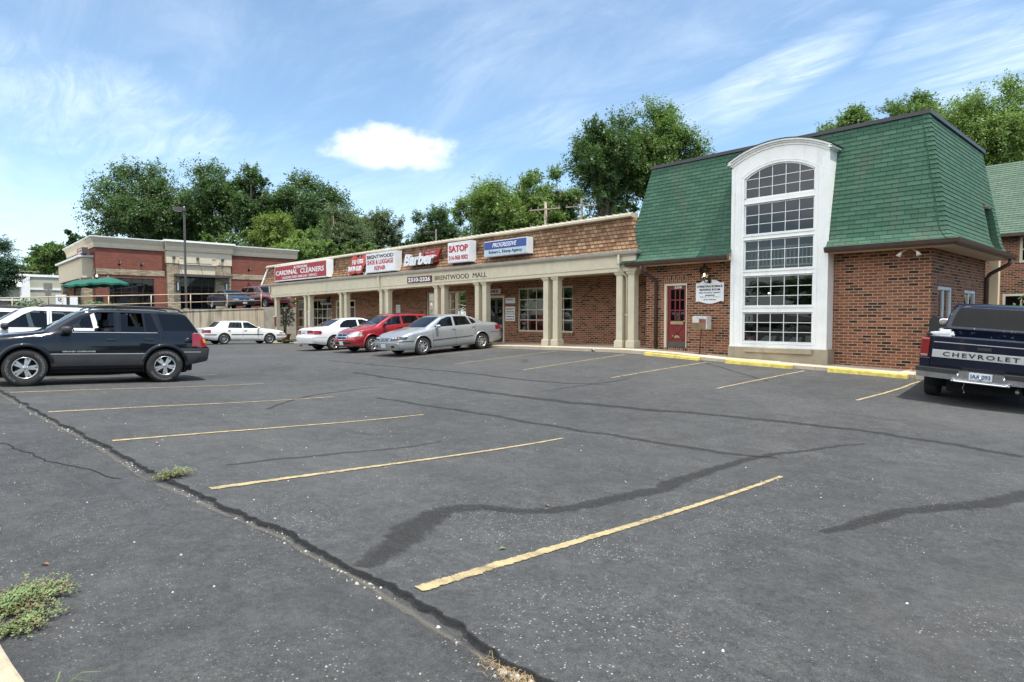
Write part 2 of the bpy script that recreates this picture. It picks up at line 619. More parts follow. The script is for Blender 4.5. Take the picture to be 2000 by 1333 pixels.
# ------------------------------------------------------------------ terrain
_CP = []
for _x in (-16, -12, -8, -4, 0, 6):
    for _y, _z in ((0, -1.46), (3, -1.568), (6.2, -1.683)):
        _CP.append((_x, _y, _z))
_CP += [(-4.2, 16.3, -1.45), (-6.7, 16.3, -1.40), (-9.4, 16.3, -1.33), (-12.3, 16.3, -1.23), (-16, 16.3, -1.27), (-20, 16.3, -1.33),
        (-27, 16.3, -1.50), (-34, 16.3, -1.66), (-42, 16.3, -1.83), (-4.2, 12, -1.545), (-6.7, 11.8, -1.52), (-9.4, 11.8, -1.49), (-12.3, 11.7, -1.47),
        (-15.3, 11.6, -1.49), (-18.8, 11.7, -1.51), (-27, 11.8, -1.59), (-34, 11.8, -1.68), (-38.4, 13, -1.69), (-45, 13, -1.74), (-45, 6, -1.70),
        (-45, 0, -1.62), (-30, 6, -1.68), (-30, 0, -1.58), (-22, 3, -1.62), (-2.0, 14.8, -1.71), (1, 17, -1.72), (1, 11, -1.68), (6, 13, -1.85), (2, 25, -1.9),
        (-4, 25, -1.55), (10, 25, -2.0), (-20, -8, -1.35), (0, -8, -1.35), (-40, -8, -1.5), (10, -5, -1.4), (10, 3, -1.7), (-12, 22, -1.1), (-30, 22, -1.5), (-45, 22, -1.8)]
_P = np.array(_CP)


def _tps(r2):
    return np.where(r2 > 1e-12, 0.5 * r2 * np.log(np.maximum(r2, 1e-12)), 0.0)


_d2 = ((_P[:, None, :2] - _P[None, :, :2]) ** 2).sum(-1)
_n = len(_P)
_K = _tps(_d2) + np.eye(_n) * 1.5
_A = np.zeros((_n + 3, _n + 3))
_A[:_n, :_n] = _K
_A[:_n, _n] = 1; _A[:_n, _n + 1:] = _P[:, :2]
_A[_n, :_n] = 1; _A[_n + 1:, :_n] = _P[:, :2].T
_W = np.linalg.solve(_A, np.concatenate([_P[:, 2], np.zeros(3)]))


def gz(x, y):
    """height of the parking lot surface; z = 0 is the photographer's eye"""
    x = np.atleast_1d(np.asarray(x, float)); y = np.atleast_1d(np.asarray(y, float))
    xc = np.clip(x, -46, 9); yc = np.clip(y, -8, 25)
    r2 = (xc[..., None] - _P[:, 0]) ** 2 + (yc[..., None] - _P[:, 1]) ** 2
    z = _tps(r2) @ _W[:_n] + _W[_n] + _W[_n + 1] * xc + _W[_n + 2] * yc
    d = np.hypot(x - xc, y - yc)
    return z - 0.01 * np.minimum(d, 40)


def gz1(x, y):
    return float(gz(x, y)[0])


def grid_mesh(name, xs, ys, zf, mat, kind='structure'):
    X, Y = np.meshgrid(xs, ys)
    Z = zf(X.ravel(), Y.ravel())
    v = np.stack([X.ravel(), Y.ravel(), Z], 1)
    nx, ny = len(xs), len(ys)
    i = (np.arange(ny - 1)[:, None] * nx + np.arange(nx - 1)[None]).ravel()
    f = np.stack([i, i + 1, i + nx + 1, i + nx], 1)
    me = bpy.data.meshes.new(name)
    me.from_pydata(v.tolist(), [], f.tolist())
    me.polygons.foreach_set('use_smooth', [True] * len(f))
    me.materials.append(mat)
    o = bpy.data.objects.new(name, me)
    COL.objects.link(o)
    o['kind'] = kind
    return o


def asphalt(name, base, speck=0.5, patch=0.5, warm=0.0, rough_scale=1.0):
    m, nt, b = newmat(name)
    P = pos(nt)
    big = noise(P, 0.22, 5, 0.6)
    mid = noise(vmul(P, (1.0, 0.55, 1)), 1.3, 6, 0.65, 0.4)
    fine = noise(P, 55.0, 4, 0.7)
    grain = noise(P, 170.0, 2, 0.6)
    c = mixc(sstep(big, 0.32, 0.68), tuple(q * 0.76 for q in base), tuple(q * 1.22 for q in base))
    c = mixc(sstep(mid, 0.35, 0.7) * 0.35, c, tuple(q * 1.35 for q in base))
    # worn scuffs where pale aggregate shows through the sealer
    sc = sstep(noise(vadd(vmul(P, (0.55, 1.0, 1)), (5, 3, 0)), 1.6, 7, 0.68, 1.2), 0.52, 0.72) * sstep(fine, 0.50, 0.62)
    c = mixc(sc * patch, c, (0.20, 0.195, 0.18))
    c = mixc(sstep(grain, 0.35, 0.72) * 1.0, mixc(0.42, c, (0, 0, 0)), mixc(0.16, c, (0.3, 0.3, 0.3)))
    coarse = noise(P, 22.0, 3, 0.75)
    c = mixc(sstep(coarse, 0.30, 0.70), mixc(0.22, c, (0, 0, 0)), mixc(0.06, c, (0.3, 0.3, 0.3)))
    mot = noise(vadd(P, (13, 1, 0)), 4.5, 6, 0.75)
    c = mixc(sstep(mot, 0.36, 0.66), mixc(0.13, c, (0, 0, 0)), mixc(0.05, c, (0.3, 0.3, 0.3)))
    # single pale stones
    vo = voro(vmul(P, (1, 1, 0.2)), 24.0)
    vc = voro(vmul(P, (1, 1, 0.2)), 24.0, 'Color')
    vr, vg, _b = sep(vc)
    dens = sstep(noise(P, 0.8, 4, 0.6), 0.35, 0.75)
    st = sstep(vo, 0.13, 0.07) * sstep(vr, 0.92, 0.97)
    st = st * (dens * 0.6 + 0.4)
    vo2 = voro(vmul(P, (1, 1, 0.2)), 58.0)
    vr2 = sep(voro(vmul(P, (1, 1, 0.2)), 58.0, 'Color'))[1]
    st2 = sstep(vo2, 0.35, 0.22) * sstep(vr2, 0.74, 0.86) * sstep(noise(vadd(P, (3, 9, 0)), 1.1, 7, 0.75), 0.44, 0.62)
    c = mixc((st + st2 * 0.85).m('MINIMUM', 1.0) * speck, c, (0.42, 0.40, 0.37))
    # dark tyre scrubs and dusty worn lanes
    tyre = sstep(noise(vadd(vmul(P, (0.10, 0.9, 1)), (2, 1, 0)), 2.2, 4, 0.6, 1.5), 0.60, 0.70)
    c = mixc(tyre * 0.30, c, tuple(q * 0.5 for q in base))
    lane = sstep(noise(vadd(vmul(P, (0.25, 0.25, 1)), (7, 4, 0)), 1.0, 5, 0.6, 0.6), 0.45, 0.68)
    c = mixc(lane * 0.22, c, (0.13, 0.125, 0.115))
    # oil drips
    oil = sstep(noise(vadd(P, (21, 3, 0)), 0.75, 3, 0.5, 0.5), 0.66, 0.76)
    c = mixc(oil * 0.45, c, tuple(q * 0.45 for q in base))
    link(nt, c, b.inputs['Base Color'])
    link(nt, 0.86 - sstep(big, 0.3, 0.8) * 0.12 - oil * 0.15, b.inputs['Roughness'])
    b.inputs['Specular IOR Level'].default_value = 0.35
    bump(nt, b, fine * 0.6 + grain * 0.5 + mid * 1.5, 0.55 * rough_scale, 0.012)
    return m


m_lot = asphalt('sealed_asphalt', (0.0565, 0.0570, 0.0555), 1.0, 1.0)
m_drive = asphalt('old_asphalt', (0.0485, 0.0490, 0.0480), 1.0, 0.6, rough_scale=1.6)
m_upper = asphalt('upper_asphalt', (0.10, 0.10, 0.10), 0.3, 0.3)

# seam between the driveway and the sealed lot
SEAM = [(-400, -4.0), (-60, -2.5), (-30, -0.3), (-20, 0.6), (-16.3, 0.93), (-11.9, 1.18), (-8.8, 1.42), (-6.9, 1.52), (-5.75, 1.62), (-4.2, 1.80), (-2.9, 1.86), (-1.75, 1.86), (0, 1.9), (5, 2.3), (30, 3.5), (400, 20)]
_sx = np.array([p[0] for p in SEAM]); _sy = np.array([p[1] for p in SEAM])


def seam(x):
    return np.interp(x, _sx, _sy)


def seam_r(x):
    x = np.asarray(x, float)
    r = np.array([mnoise.noise(Vector((q * 2.2, 3.1, 0))) * 0.055 + mnoise.noise(Vector((q * 9.0, 1.3, 0))) * 0.028 + mnoise.noise(Vector((q * 28.0, 7.7, 0))) * 0.012 for q in x])
    return seam(x) + r


def densify(a, b, n, p=1.0):
    return [a + (b - a) * (i / n) ** p for i in range(n)]


_xs = [-900, -400, -200, -110, -80, -64, -55] + densify(-47.6, -20, 28) + densify(-20, 3, 92) + densify(3, 16, 20) + [16, 20, 30, 50, 90, 200, 500, 900]
_ys = [-900, -400, -150, -70, -35, -20, -12] + densify(-8, 7, 60) + densify(7, 26, 40) + [26, 30, 40, 60, 100, 180, 400, 900]


def base_z(x, y):
    z = gz(x, y) - 0.030
    near = np.clip((y - seam(x)) / 0.35, 0, 1) * (np.abs(x + 22) < 26) * (y < 17)
    return z - 0.03 * near - 1.2 * (x < -47.4)


ground = grid_mesh('ground', _xs, _ys, base_z, m_drive)

# sealed parking surface: an overlay with its own ragged, slightly raised edge
xs = np.array(densify(-47.3, -22, 90) + densify(-22, -9, 150) + densify(-9, 2.2, 320) + densify(2.2, 22, 60) + [22.0])
ed = seam_r(xs)
rows = [(-0.012, -0.045), (0.0, -0.006), (0.014, 0.001)] + [(0.03 + (24.0 - 0.03) * (i / 60) ** 1.5, 0.0) for i in range(61)]
vs = []
for dyy, dz_ in rows:
    if dyy <= 0.03:
        yy = ed + dyy
    else:
        yy = ed + (np.minimum(seam(xs) + 24.0, 26.0) - ed) * (dyy / 24.03)
    vs.append(np.stack([xs, yy, gz(xs, yy) + dz_], 1))
V = np.concatenate(vs)
nx = len(xs)
ii = (np.arange(len(rows) - 1)[:, None] * nx + np.arange(nx - 1)[None]).ravel()
mb = MB(); mb.add(V.tolist(), np.stack([ii, ii + 1, ii + nx + 1, ii + nx], 1).tolist(), True)
lot = mb.build('parking_lot', m_lot, fix=False)
lot['kind'] = 'structure'


def strip_alpha(name, col, edge=0.25, rough=0.8, wear=0.0, soft=0.0, wearscale=14.0, amount=1.0):
    """thin layer on the asphalt (paint, sealer) with ragged edges; uv.y runs 0..1 across"""
    m, nt, b = newmat(name)
    t = nt.nodes.new('ShaderNodeTexCoord')
    u, v, _ = sep(S(nt, t.outputs['UV']))
    P = pos(nt)
    n = noise(P, wearscale, 5, 0.7)
    n2 = noise(P, 120.0, 3, 0.7)
    a = 0.5 - M(nt, 'ABSOLUTE', v - 0.5)
    al = sstep(a + (n - 0.5) * edge + (n2 - 0.5) * edge * 0.6, 0.10 - soft * 0.1, 0.16 + soft)
    if wear:
        al = al * (1.0 - sstep(noise(P, 5.0, 6, 0.75) + (n2 - 0.5) * 0.6, 0.72 - wear * 0.3, 0.80) * 0.85)
    c = mixc(sstep(n, 0.3, 0.7), tuple(q * 0.82 for q in col), tuple(q * 1.12 for q in col))
    link(nt, c, b.inputs['Base Color'])
    b.inputs['Roughness'].default_value = rough
    b.inputs['Specular IOR Level'].default_value = 0.3
    link(nt, al * amount, b.inputs['Alpha'])
    bump(nt, b, n2, 0.3, 0.01)
    return m


m_line = strip_alpha('faded_yellow_paint', (0.42, 0.335, 0.18), 0.65, wear=0.9)
m_seal = strip_alpha('crack_sealer', (0.034, 0.031, 0.029), 0.75, rough=0.7, wear=0.25, soft=0.12, amount=0.46, wearscale=9.0)
m_crack = strip_alpha('open_crack', (0.014, 0.013, 0.012), 0.7, rough=0.9)
m_sand = strip_alpha('pale_grit', (0.17, 0.155, 0.13), 1.5, rough=0.95, wear=1.0, soft=0.35, amount=0.7, wearscale=5.0)


def ribbon(name, pts, width, mat, lift=0.004, step=0.25, wob=0.0, zf=None):
    """a strip draped over the lot along pts [(x, y)], width a number or one per point"""
    P = [Vector((p[0], p[1])) for p in pts]
    ws = width if isinstance(width, (list, tuple)) else [width] * len(P)
    Q = []
    for i in range(len(P) - 1):
        n = max(1, int((P[i + 1] - P[i]).length / step))
        for k in range(n):
            t = k / n
            # Catmull-Rom
            p0 = P[max(i - 1, 0)]; p1 = P[i]; p2 = P[i + 1]; p3 = P[min(i + 2, len(P) - 1)]
            q = 0.5 * ((2 * p1) + (p2 - p0) * t + (2 * p0 - 5 * p1 + 4 * p2 - p3) * t * t + (3 * p1 - p0 - 3 * p2 + p3) * t ** 3)
            Q.append((q, ws[i] + (ws[i + 1] - ws[i]) * t))
    Q.append((P[-1], ws[-1]))
    vs, fs, uv = [], [], []
    L = 0
    for i, (q, wd) in enumerate(Q):
        t = (Q[min(i + 1, len(Q) - 1)][0] - Q[max(i - 1, 0)][0]).normalized()
        n = Vector((-t.y, t.x))
        if wob:
            q = q + n * mnoise.noise(Vector((q.x * 1.7, q.y * 1.7, 4))) * wob + n * mnoise.noise(Vector((q.x * 6, q.y * 6, 4))) * wob * .4
        for k in range(3):
            e = q + n * wd * (k / 2 - 0.5)
            vs.append((e.x, e.y, (zf or gz1)(e.x, e.y) + lift))
    for i in range(len(Q) - 1):
        for k in range(2):
            fs.append((i * 3 + k, i * 3 + k + 1, i * 3 + k + 4, i * 3 + k + 3))
            uv.append([(i * .2, k / 2), (i * .2, k / 2 + .5), (i * .2 + .2, k / 2 + .5), (i * .2 + .2, k / 2)])
    mb = MB(); mb.add(vs, fs, True, uv)
    o = mb.build(name, mat, fix=False)
    o['kind'] = 'structure'
    return o


# painted stall lines: (x, y from, y to)
for x, y0, y1, wd in [(-2.91, 1.95, 6.47, .105), (-5.82, 1.74, 6.27, .11), (-8.82, 1.54, 6.05, .11), (-12.03, 1.26, 6.02, .11), (-15.5, 1.03, 5.91, .11),
                  (-18.6, 0.8, 5.8, .11), (-21.6, 0.6, 5.8, .11), (-24.6, 0.5, 5.8, .11)]:
    ribbon('parking_line', [(x, y0), (x + .01, (y0 + y1) / 2), (x, y1)], [wd * 1.15, wd * .75, wd * 0.6], m_line, 0.007, 0.2, wob=0.012)
for x, y0, y1 in [(-4.2, 12.35, 16.1), (-6.72, 11.88, 16.1), (-9.44, 11.85, 16.1), (-12.31, 11.68, 16.1), (-15.33, 11.65, 16.1), (-18.6, 11.78, 16.1), (-22.2, 11.8, 16.1), (-25.2, 11.8, 16.1),
                  (-28.2, 11.8, 16.1), (-31.2, 11.8, 16.1)]:
    ribbon('parking_line', [(x, y0), (x, (y0 + y1) / 2), (x, y1)], .072, m_line, 0.007, 0.2, wob=0.012)

for pts, wd in SEALS:
    ribbon('crack_sealer', pts, [q * 1.9 for q in wd], m_seal, 0.0045, 0.12, wob=0.07)
m_seam_shade = strip_alpha('seam_shade', (0.016, 0.016, 0.016), 1.1, rough=0.7, soft=0.2, wear=0.5, amount=0.85)  # dark strip painting in the shadow line of the raised seam edge
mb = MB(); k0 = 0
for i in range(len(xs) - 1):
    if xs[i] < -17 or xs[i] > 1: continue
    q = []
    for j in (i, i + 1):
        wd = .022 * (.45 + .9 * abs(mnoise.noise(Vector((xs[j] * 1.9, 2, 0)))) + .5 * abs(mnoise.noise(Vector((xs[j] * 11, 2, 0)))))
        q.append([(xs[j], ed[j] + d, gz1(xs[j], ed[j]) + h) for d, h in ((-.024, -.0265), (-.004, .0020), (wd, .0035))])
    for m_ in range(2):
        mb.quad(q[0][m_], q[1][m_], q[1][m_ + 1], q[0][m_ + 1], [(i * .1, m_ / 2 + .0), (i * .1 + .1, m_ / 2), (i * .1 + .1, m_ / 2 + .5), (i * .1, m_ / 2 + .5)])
o = mb.build('seam_shade', m_seam_shade, fix=False); o['kind'] = 'structure'
ribbon('crack', [(-9.6, 0.55), (-8.2, 0.78), (-7.1, 1.12), (-6.85, 1.3)], 0.022, m_crack, -0.0262, 0.06, wob=0.10)
ribbon('crack', [(-1.9, 1.70), (-1.95, 1.35), (-2.1, 1.0), (-2.4, 0.7)], [0.03, .02, .015, .01], m_crack, -0.0262, 0.05, wob=0.10)
ribbon('grit_strip', [(-16, 0.86), (-12, 1.10), (-8.8, 1.34), (-6.9, 1.42), (-5.75, 1.54), (-4.2, 1.73), (-2.9, 1.79), (-1.75, 1.79), (0, 1.83)], 0.075, m_sand, -0.0255, 0.1, wob=0.03)

# pale crumbs and little stones along the seam and over the lot
m_stone = plain('pale_stone', (0.50, 0.48, 0.44), 0.9, var=0.3, scale=8)
mb = MB()
rnd = random.Random(3)


def pebble(mb, x, y, z, r):
    a = rnd.random() * 6.28
    k = 5
    vs = []
    for i in range(k):
        q = a + i * 6.283 / k
        rr = r * (0.7 + rnd.random() * 0.6)
        vs.append((x + math.cos(q) * rr, y + math.sin(q) * rr, z))
    top = [((p[0] - x) * .6 + x, (p[1] - y) * .6 + y, z + r * (0.5 + rnd.random() * .4)) for p in vs]
    mb.add(vs + top, [tuple(range(k, 2 * k))] + [(i, (i + 1) % k, k + (i + 1) % k, k + i) for i in range(k)])


for i in range(620):
    x = -14 + 14.2 * rnd.random() ** 0.8
    y = float(seam(x)) - 0.055 + rnd.gauss(0, 0.032)
    if mnoise.noise(Vector((x * 1.3, 5, 0))) < rnd.uniform(-.3, .35): continue
    pebble(mb, x, y, gz1(x, y) - 0.03, 0.003 + 0.010 * rnd.random() ** 3)
for i in range(40):
    x = -1.95 + rnd.gauss(0, .09); y = float(seam(x)) - 0.05 + rnd.gauss(0, .035)
    pebble(mb, x, y, gz1(x, y) - 0.03, 0.006 + 0.013 * rnd.random() ** 2)
for i in range(420):
    x = -11 + 12 * rnd.random(); y = -0.5 + 8 * rnd.random()
    z = gz1(x, y) + (0.0 if y > float(seam(x)) + .05 else -0.03)
    pebble(mb, x, y, z, 0.003 + 0.006 * rnd.random() ** 3)
o = mb.build('gravel', m_stone, fix=False); tag(o, 'pale crumbs of gravel along the seam in the asphalt', 'gravel', kind='stuff')
# dry straw caught in the seam
mb = MB()
for i in range(150):
    x = -1.93 + rnd.gauss(0, .10); y = float(seam(x)) - 0.05 + rnd.gauss(0, .035); z = gz1(x, y) - .03
    a = rnd.random() * 6.28; L = .03 + .05 * rnd.random()
    mb.tube([(x, y, z + .004), (x + math.cos(a) * L / 2, y + math.sin(a) * L / 2, z + .012 + .02 * rnd.random()), (x + math.cos(a) * L, y + math.sin(a) * L, z + .008)], .0012, 3, False)
o = mb.build('dry_straw', plain('straw', (0.42, 0.30, 0.16), 0.9)); tag(o, 'clump of dry brown straw caught in the asphalt seam', 'straw', kind='stuff')
# fallen leaves and twigs on the lot
leafmat = plain('dead_leaf', (0.30, 0.12, 0.05), 0.8, var=.3)

# ------------------------------------------------------------------ building materials
BR = [(0.0, (0.020, 0.014, 0.013)), (0.12, (0.030, 0.019, 0.017)), (0.19, (0.14, 0.052, 0.034)), (0.35, (0.21, 0.070, 0.042)), (0.6, (0.27, 0.092, 0.054)), (0.85, (0.32, 0.125, 0.072)), (1.0, (0.18, 0.058, 0.038))]
m_brick = brick('old_red_brick', BR, mortar=(0.40, 0.29, 0.19))
m_soldier = brick('soldier_brick', BR, mortar=(0.40, 0.30, 0.20), soldier=True)
m_cafebrick = brick('cafe_brick', [(0, (0.19, 0.058, 0.040)), (0.5, (0.23, 0.072, 0.049)), (1, (0.27, 0.088, 0.060))], mortar=(0.22, 0.12, 0.09), wb=.3, hb=.1, mw=.008, bmp=0.3)
m_stone_w = brick('ledge_stone', [(0, (0.30, 0.23, 0.15)), (0.4, (0.46, 0.38, 0.26)), (0.7, (0.55, 0.46, 0.33)), (1, (0.36, 0.30, 0.22))], mortar=(0.16, 0.13, 0.10), wb=.42, hb=.13, mw=.012, bmp=1.0)
m_green = shingle('green_shingle', [(0, (0.050, 0.116, 0.079)), (0.5, (0.060, 0.133, 0.091)), (1, (0.074, 0.152, 0.104))], wb=0.31, hb=0.118, streak=(0.105, 0.118, 0.088))
m_shake = shingle('brown_shake', [(0, (0.15, 0.082, 0.046)), (0.3, (0.23, 0.130, 0.074)), (0.6, (0.285, 0.170, 0.098)), (1, (0.35, 0.23, 0.14))], wb=0.19, hb=0.145, seam=(0.05, 0.03, 0.02), streak=(0.26, 0.15, 0.09), mw=0.01, bmp=0.8)
m_beige = plain('beige_paint', (0.60, 0.535, 0.39), 0.55, var=0.06, dirt=0.25)
m_white = plain('white_trim', (0.84, 0.84, 0.81), 0.5, var=0.04, dirt=0.30)
m_signwhite = plain('sign_white', (0.78, 0.79, 0.80), 0.4, var=0.04, dirt=0.08)
m_signgrey = plain('sign_cabinet', (0.62, 0.63, 0.64), 0.4, var=0.05, dirt=0.2)
m_red = plain('sign_red', (0.36, 0.022, 0.025), 0.45, var=0.10)
m_redtxt = plain('sign_red_letters', (0.45, 0.03, 0.035), 0.5, var=0.1)
m_blue = plain('sign_blue', (0.035, 0.075, 0.30), 0.4, var=0.1)
m_paleblue = plain('sign_pale_blue', (0.50, 0.60, 0.66), 0.4, var=0.05)
m_black = plain('black_paint', (0.015, 0.015, 0.016), 0.45, var=0.2)
m_brown = plain('brown_metal', (0.060, 0.035, 0.028), 0.4, var=0.15)
m_tan = plain('tan_soffit', (0.70, 0.55, 0.36), 0.6, var=0.05, dirt=0.2)
m_door = plain('red_door', (0.17, 0.014, 0.014), 0.4, var=0.08, dirt=0.1)
m_darkdoor = plain('dark_door', (0.028, 0.024, 0.022), 0.4, var=0.2)
m_conc = plain('concrete', (0.34, 0.29, 0.21), 0.9, var=0.15, scale=1.6, dirt=0.55, bmp=0.2)
m_walk = plain('walkway_concrete', (0.50, 0.42, 0.32), 0.9, var=0.12, scale=1.3, dirt=0.25, bmp=0.2)
m_wallconc, wnt, wbs = newmat('stained_concrete')
wpos = pos(wnt)
wcol = mixc(noise(wpos, 1.2, 5, .6), (0.42, 0.35, 0.25), (0.56, 0.48, 0.36))
wstain = sstep(noise(vmul(wpos, (1.6, 1.6, .10)), 1.5, 6, .7), .45, .62) * sstep(noise(vmul(wpos, (.35, .35, .25)), 1.0, 2, .5), .40, .52)
wcol = mixc(wstain * .8, wcol, (0.15, 0.14, 0.11))
wcrack = sstep(noise(vmul(wpos, (5, 5, .35)), 1.5, 4, .6, 1.0), .66, .70)
wcol = mixc(wcrack * .6, wcol, (0.10, 0.09, 0.07))
link(wnt, wcol, wbs.inputs['Base Color']); wbs.inputs['Roughness'].default_value = .92; bump(wnt, wbs, noise(wpos, 30, 4, .6), .3, .01)
m_yellow = plain('yellow_kerb_paint', (0.56, 0.44, 0.10), 0.7, var=0.25, scale=7, dirt=0.7, bmp=0.5, bscale=25)
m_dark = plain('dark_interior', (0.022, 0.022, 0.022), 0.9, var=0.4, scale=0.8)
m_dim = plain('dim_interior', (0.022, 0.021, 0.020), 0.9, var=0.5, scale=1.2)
m_stucco = plain('cream_stucco', (0.62, 0.53, 0.39), 0.9, var=0.04, dirt=0.1)
m_stucco2 = plain('pale_green_stucco', (0.42, 0.42, 0.33), 0.9, var=0.05, dirt=0.15)
m_metal = plain('dull_metal', (0.30, 0.28, 0.25), 0.45, 0.6, var=0.1)
m_rail = plain('weathered_rail', (0.46, 0.36, 0.25), 0.55, 0.2, var=0.15)
m_bronze = plain('bronze_pole', (0.085, 0.075, 0.070), 0.5, 0.3, var=0.1)
m_roofflat = plain('flat_roof', (0.30, 0.28, 0.25), 0.9)
m_curtain = plain('curtain', (0.50, 0.48, 0.44), 0.9, var=0.2, scale=9)
m_wood = plain('pole_wood', (0.33, 0.27, 0.21), 0.9, var=0.25, scale=5)
m_lampglow = None
m_glass = glass('window_glass', (0.62, 0.68, 0.66), 0.18, wav=0.12, refl=1.9)
m_glassd = glass('dark_window_glass', (0.30, 0.34, 0.34), 0.35, wav=0.05)


class F:
    """a wall plane: boxes given as u along the wall, d outwards from the plane, z up"""
    def __init__(s, facing, at):
        s.f, s.a = facing, at

    def pt(s, u, d, z):
        return {'-y': (u, s.a - d, z), '+x': (s.a + d, u, z), '+y': (u, s.a + d, z), '-x': (s.a - d, u, z)}[s.f]

    def box(s, mb, u0, u1, d0, d1, z0, z1, bev=0):
        a, b = s.pt(u0, d0, z0), s.pt(u1, d1, z1)
        (mb.bbox if bev else mb.box)(a[0], b[0], a[1], b[1], a[2], b[2], *([bev] if bev else []))
        return mb

    def wall(s, mb, u0, u1, z0, z1, th, holes=()):
        cur = u0
        for h in sorted(holes):
            a, b, c, d = h
            if a > cur: s.box(mb, cur, a, -th, 0, z0, z1)
            if c > z0: s.box(mb, a, b, -th, 0, z0, c)
            if d < z1: s.box(mb, a, b, -th, 0, d, z1)
            cur = b
        if u1 > cur: s.box(mb, cur, u1, -th, 0, z0, z1)
        return mb


def window(F_, u0, u1, z0, z1, cols, rows, parent, frame=None, gl=None, fw=0.06, mw=0.025, d=-0.09, name='window', rowz=None):
    mb = MB()
    F_.box(mb, u0, u0 + fw, d - .05, d + .03, z0, z1); F_.box(mb, u1 - fw, u1, d - .05, d + .03, z0, z1)
    F_.box(mb, u0 + fw, u1 - fw, d - .05, d + .03, z0, z0 + fw); F_.box(mb, u0 + fw, u1 - fw, d - .05, d + .03, z1 - fw, z1)
    a0, a1, b0, b1 = u0 + fw, u1 - fw, z0 + fw, z1 - fw
    for i in range(1, cols):
        u = a0 + (a1 - a0) * i / cols
        F_.box(mb, u - mw / 2, u + mw / 2, d - .03, d + .012, b0, b1)
    for j in range(1, rows):
        z = b0 + (b1 - b0) * j / rows
        F_.box(mb, a0, a1, d - .028, d + .010, z - mw / 2, z + mw / 2)
    w_ = mb.build(name, frame or m_beige, parent)
    g = MB()
    g.quad(F_.pt(a0, d - .012, b0), F_.pt(a1, d - .012, b0), F_.pt(a1, d - .012, b1), F_.pt(a0, d - .012, b1))
    g.build('pane', gl or m_glass, w_)
    return w_


def room(F_, mb, u0, u1, z0, z1, depth=1.6, d=-0.26):
    """the unlit room behind an opening: five faces"""
    e = 0.15
    P = F_.pt
    a = [P(u0 - e, d, z0 - e), P(u1 + e, d, z0 - e), P(u1 + e, d, z1 + e), P(u0 - e, d, z1 + e)]
    b = [P(u0 - e, d - depth, z0 - e), P(u1 + e, d - depth, z0 - e), P(u1 + e, d - depth, z1 + e), P(u0 - e, d - depth, z1 + e)]
    mb.add(a + b, [(4, 5, 6, 7), (0, 1, 5, 4), (1, 2, 6, 5), (2, 3, 7, 6), (3, 0, 4, 7)])


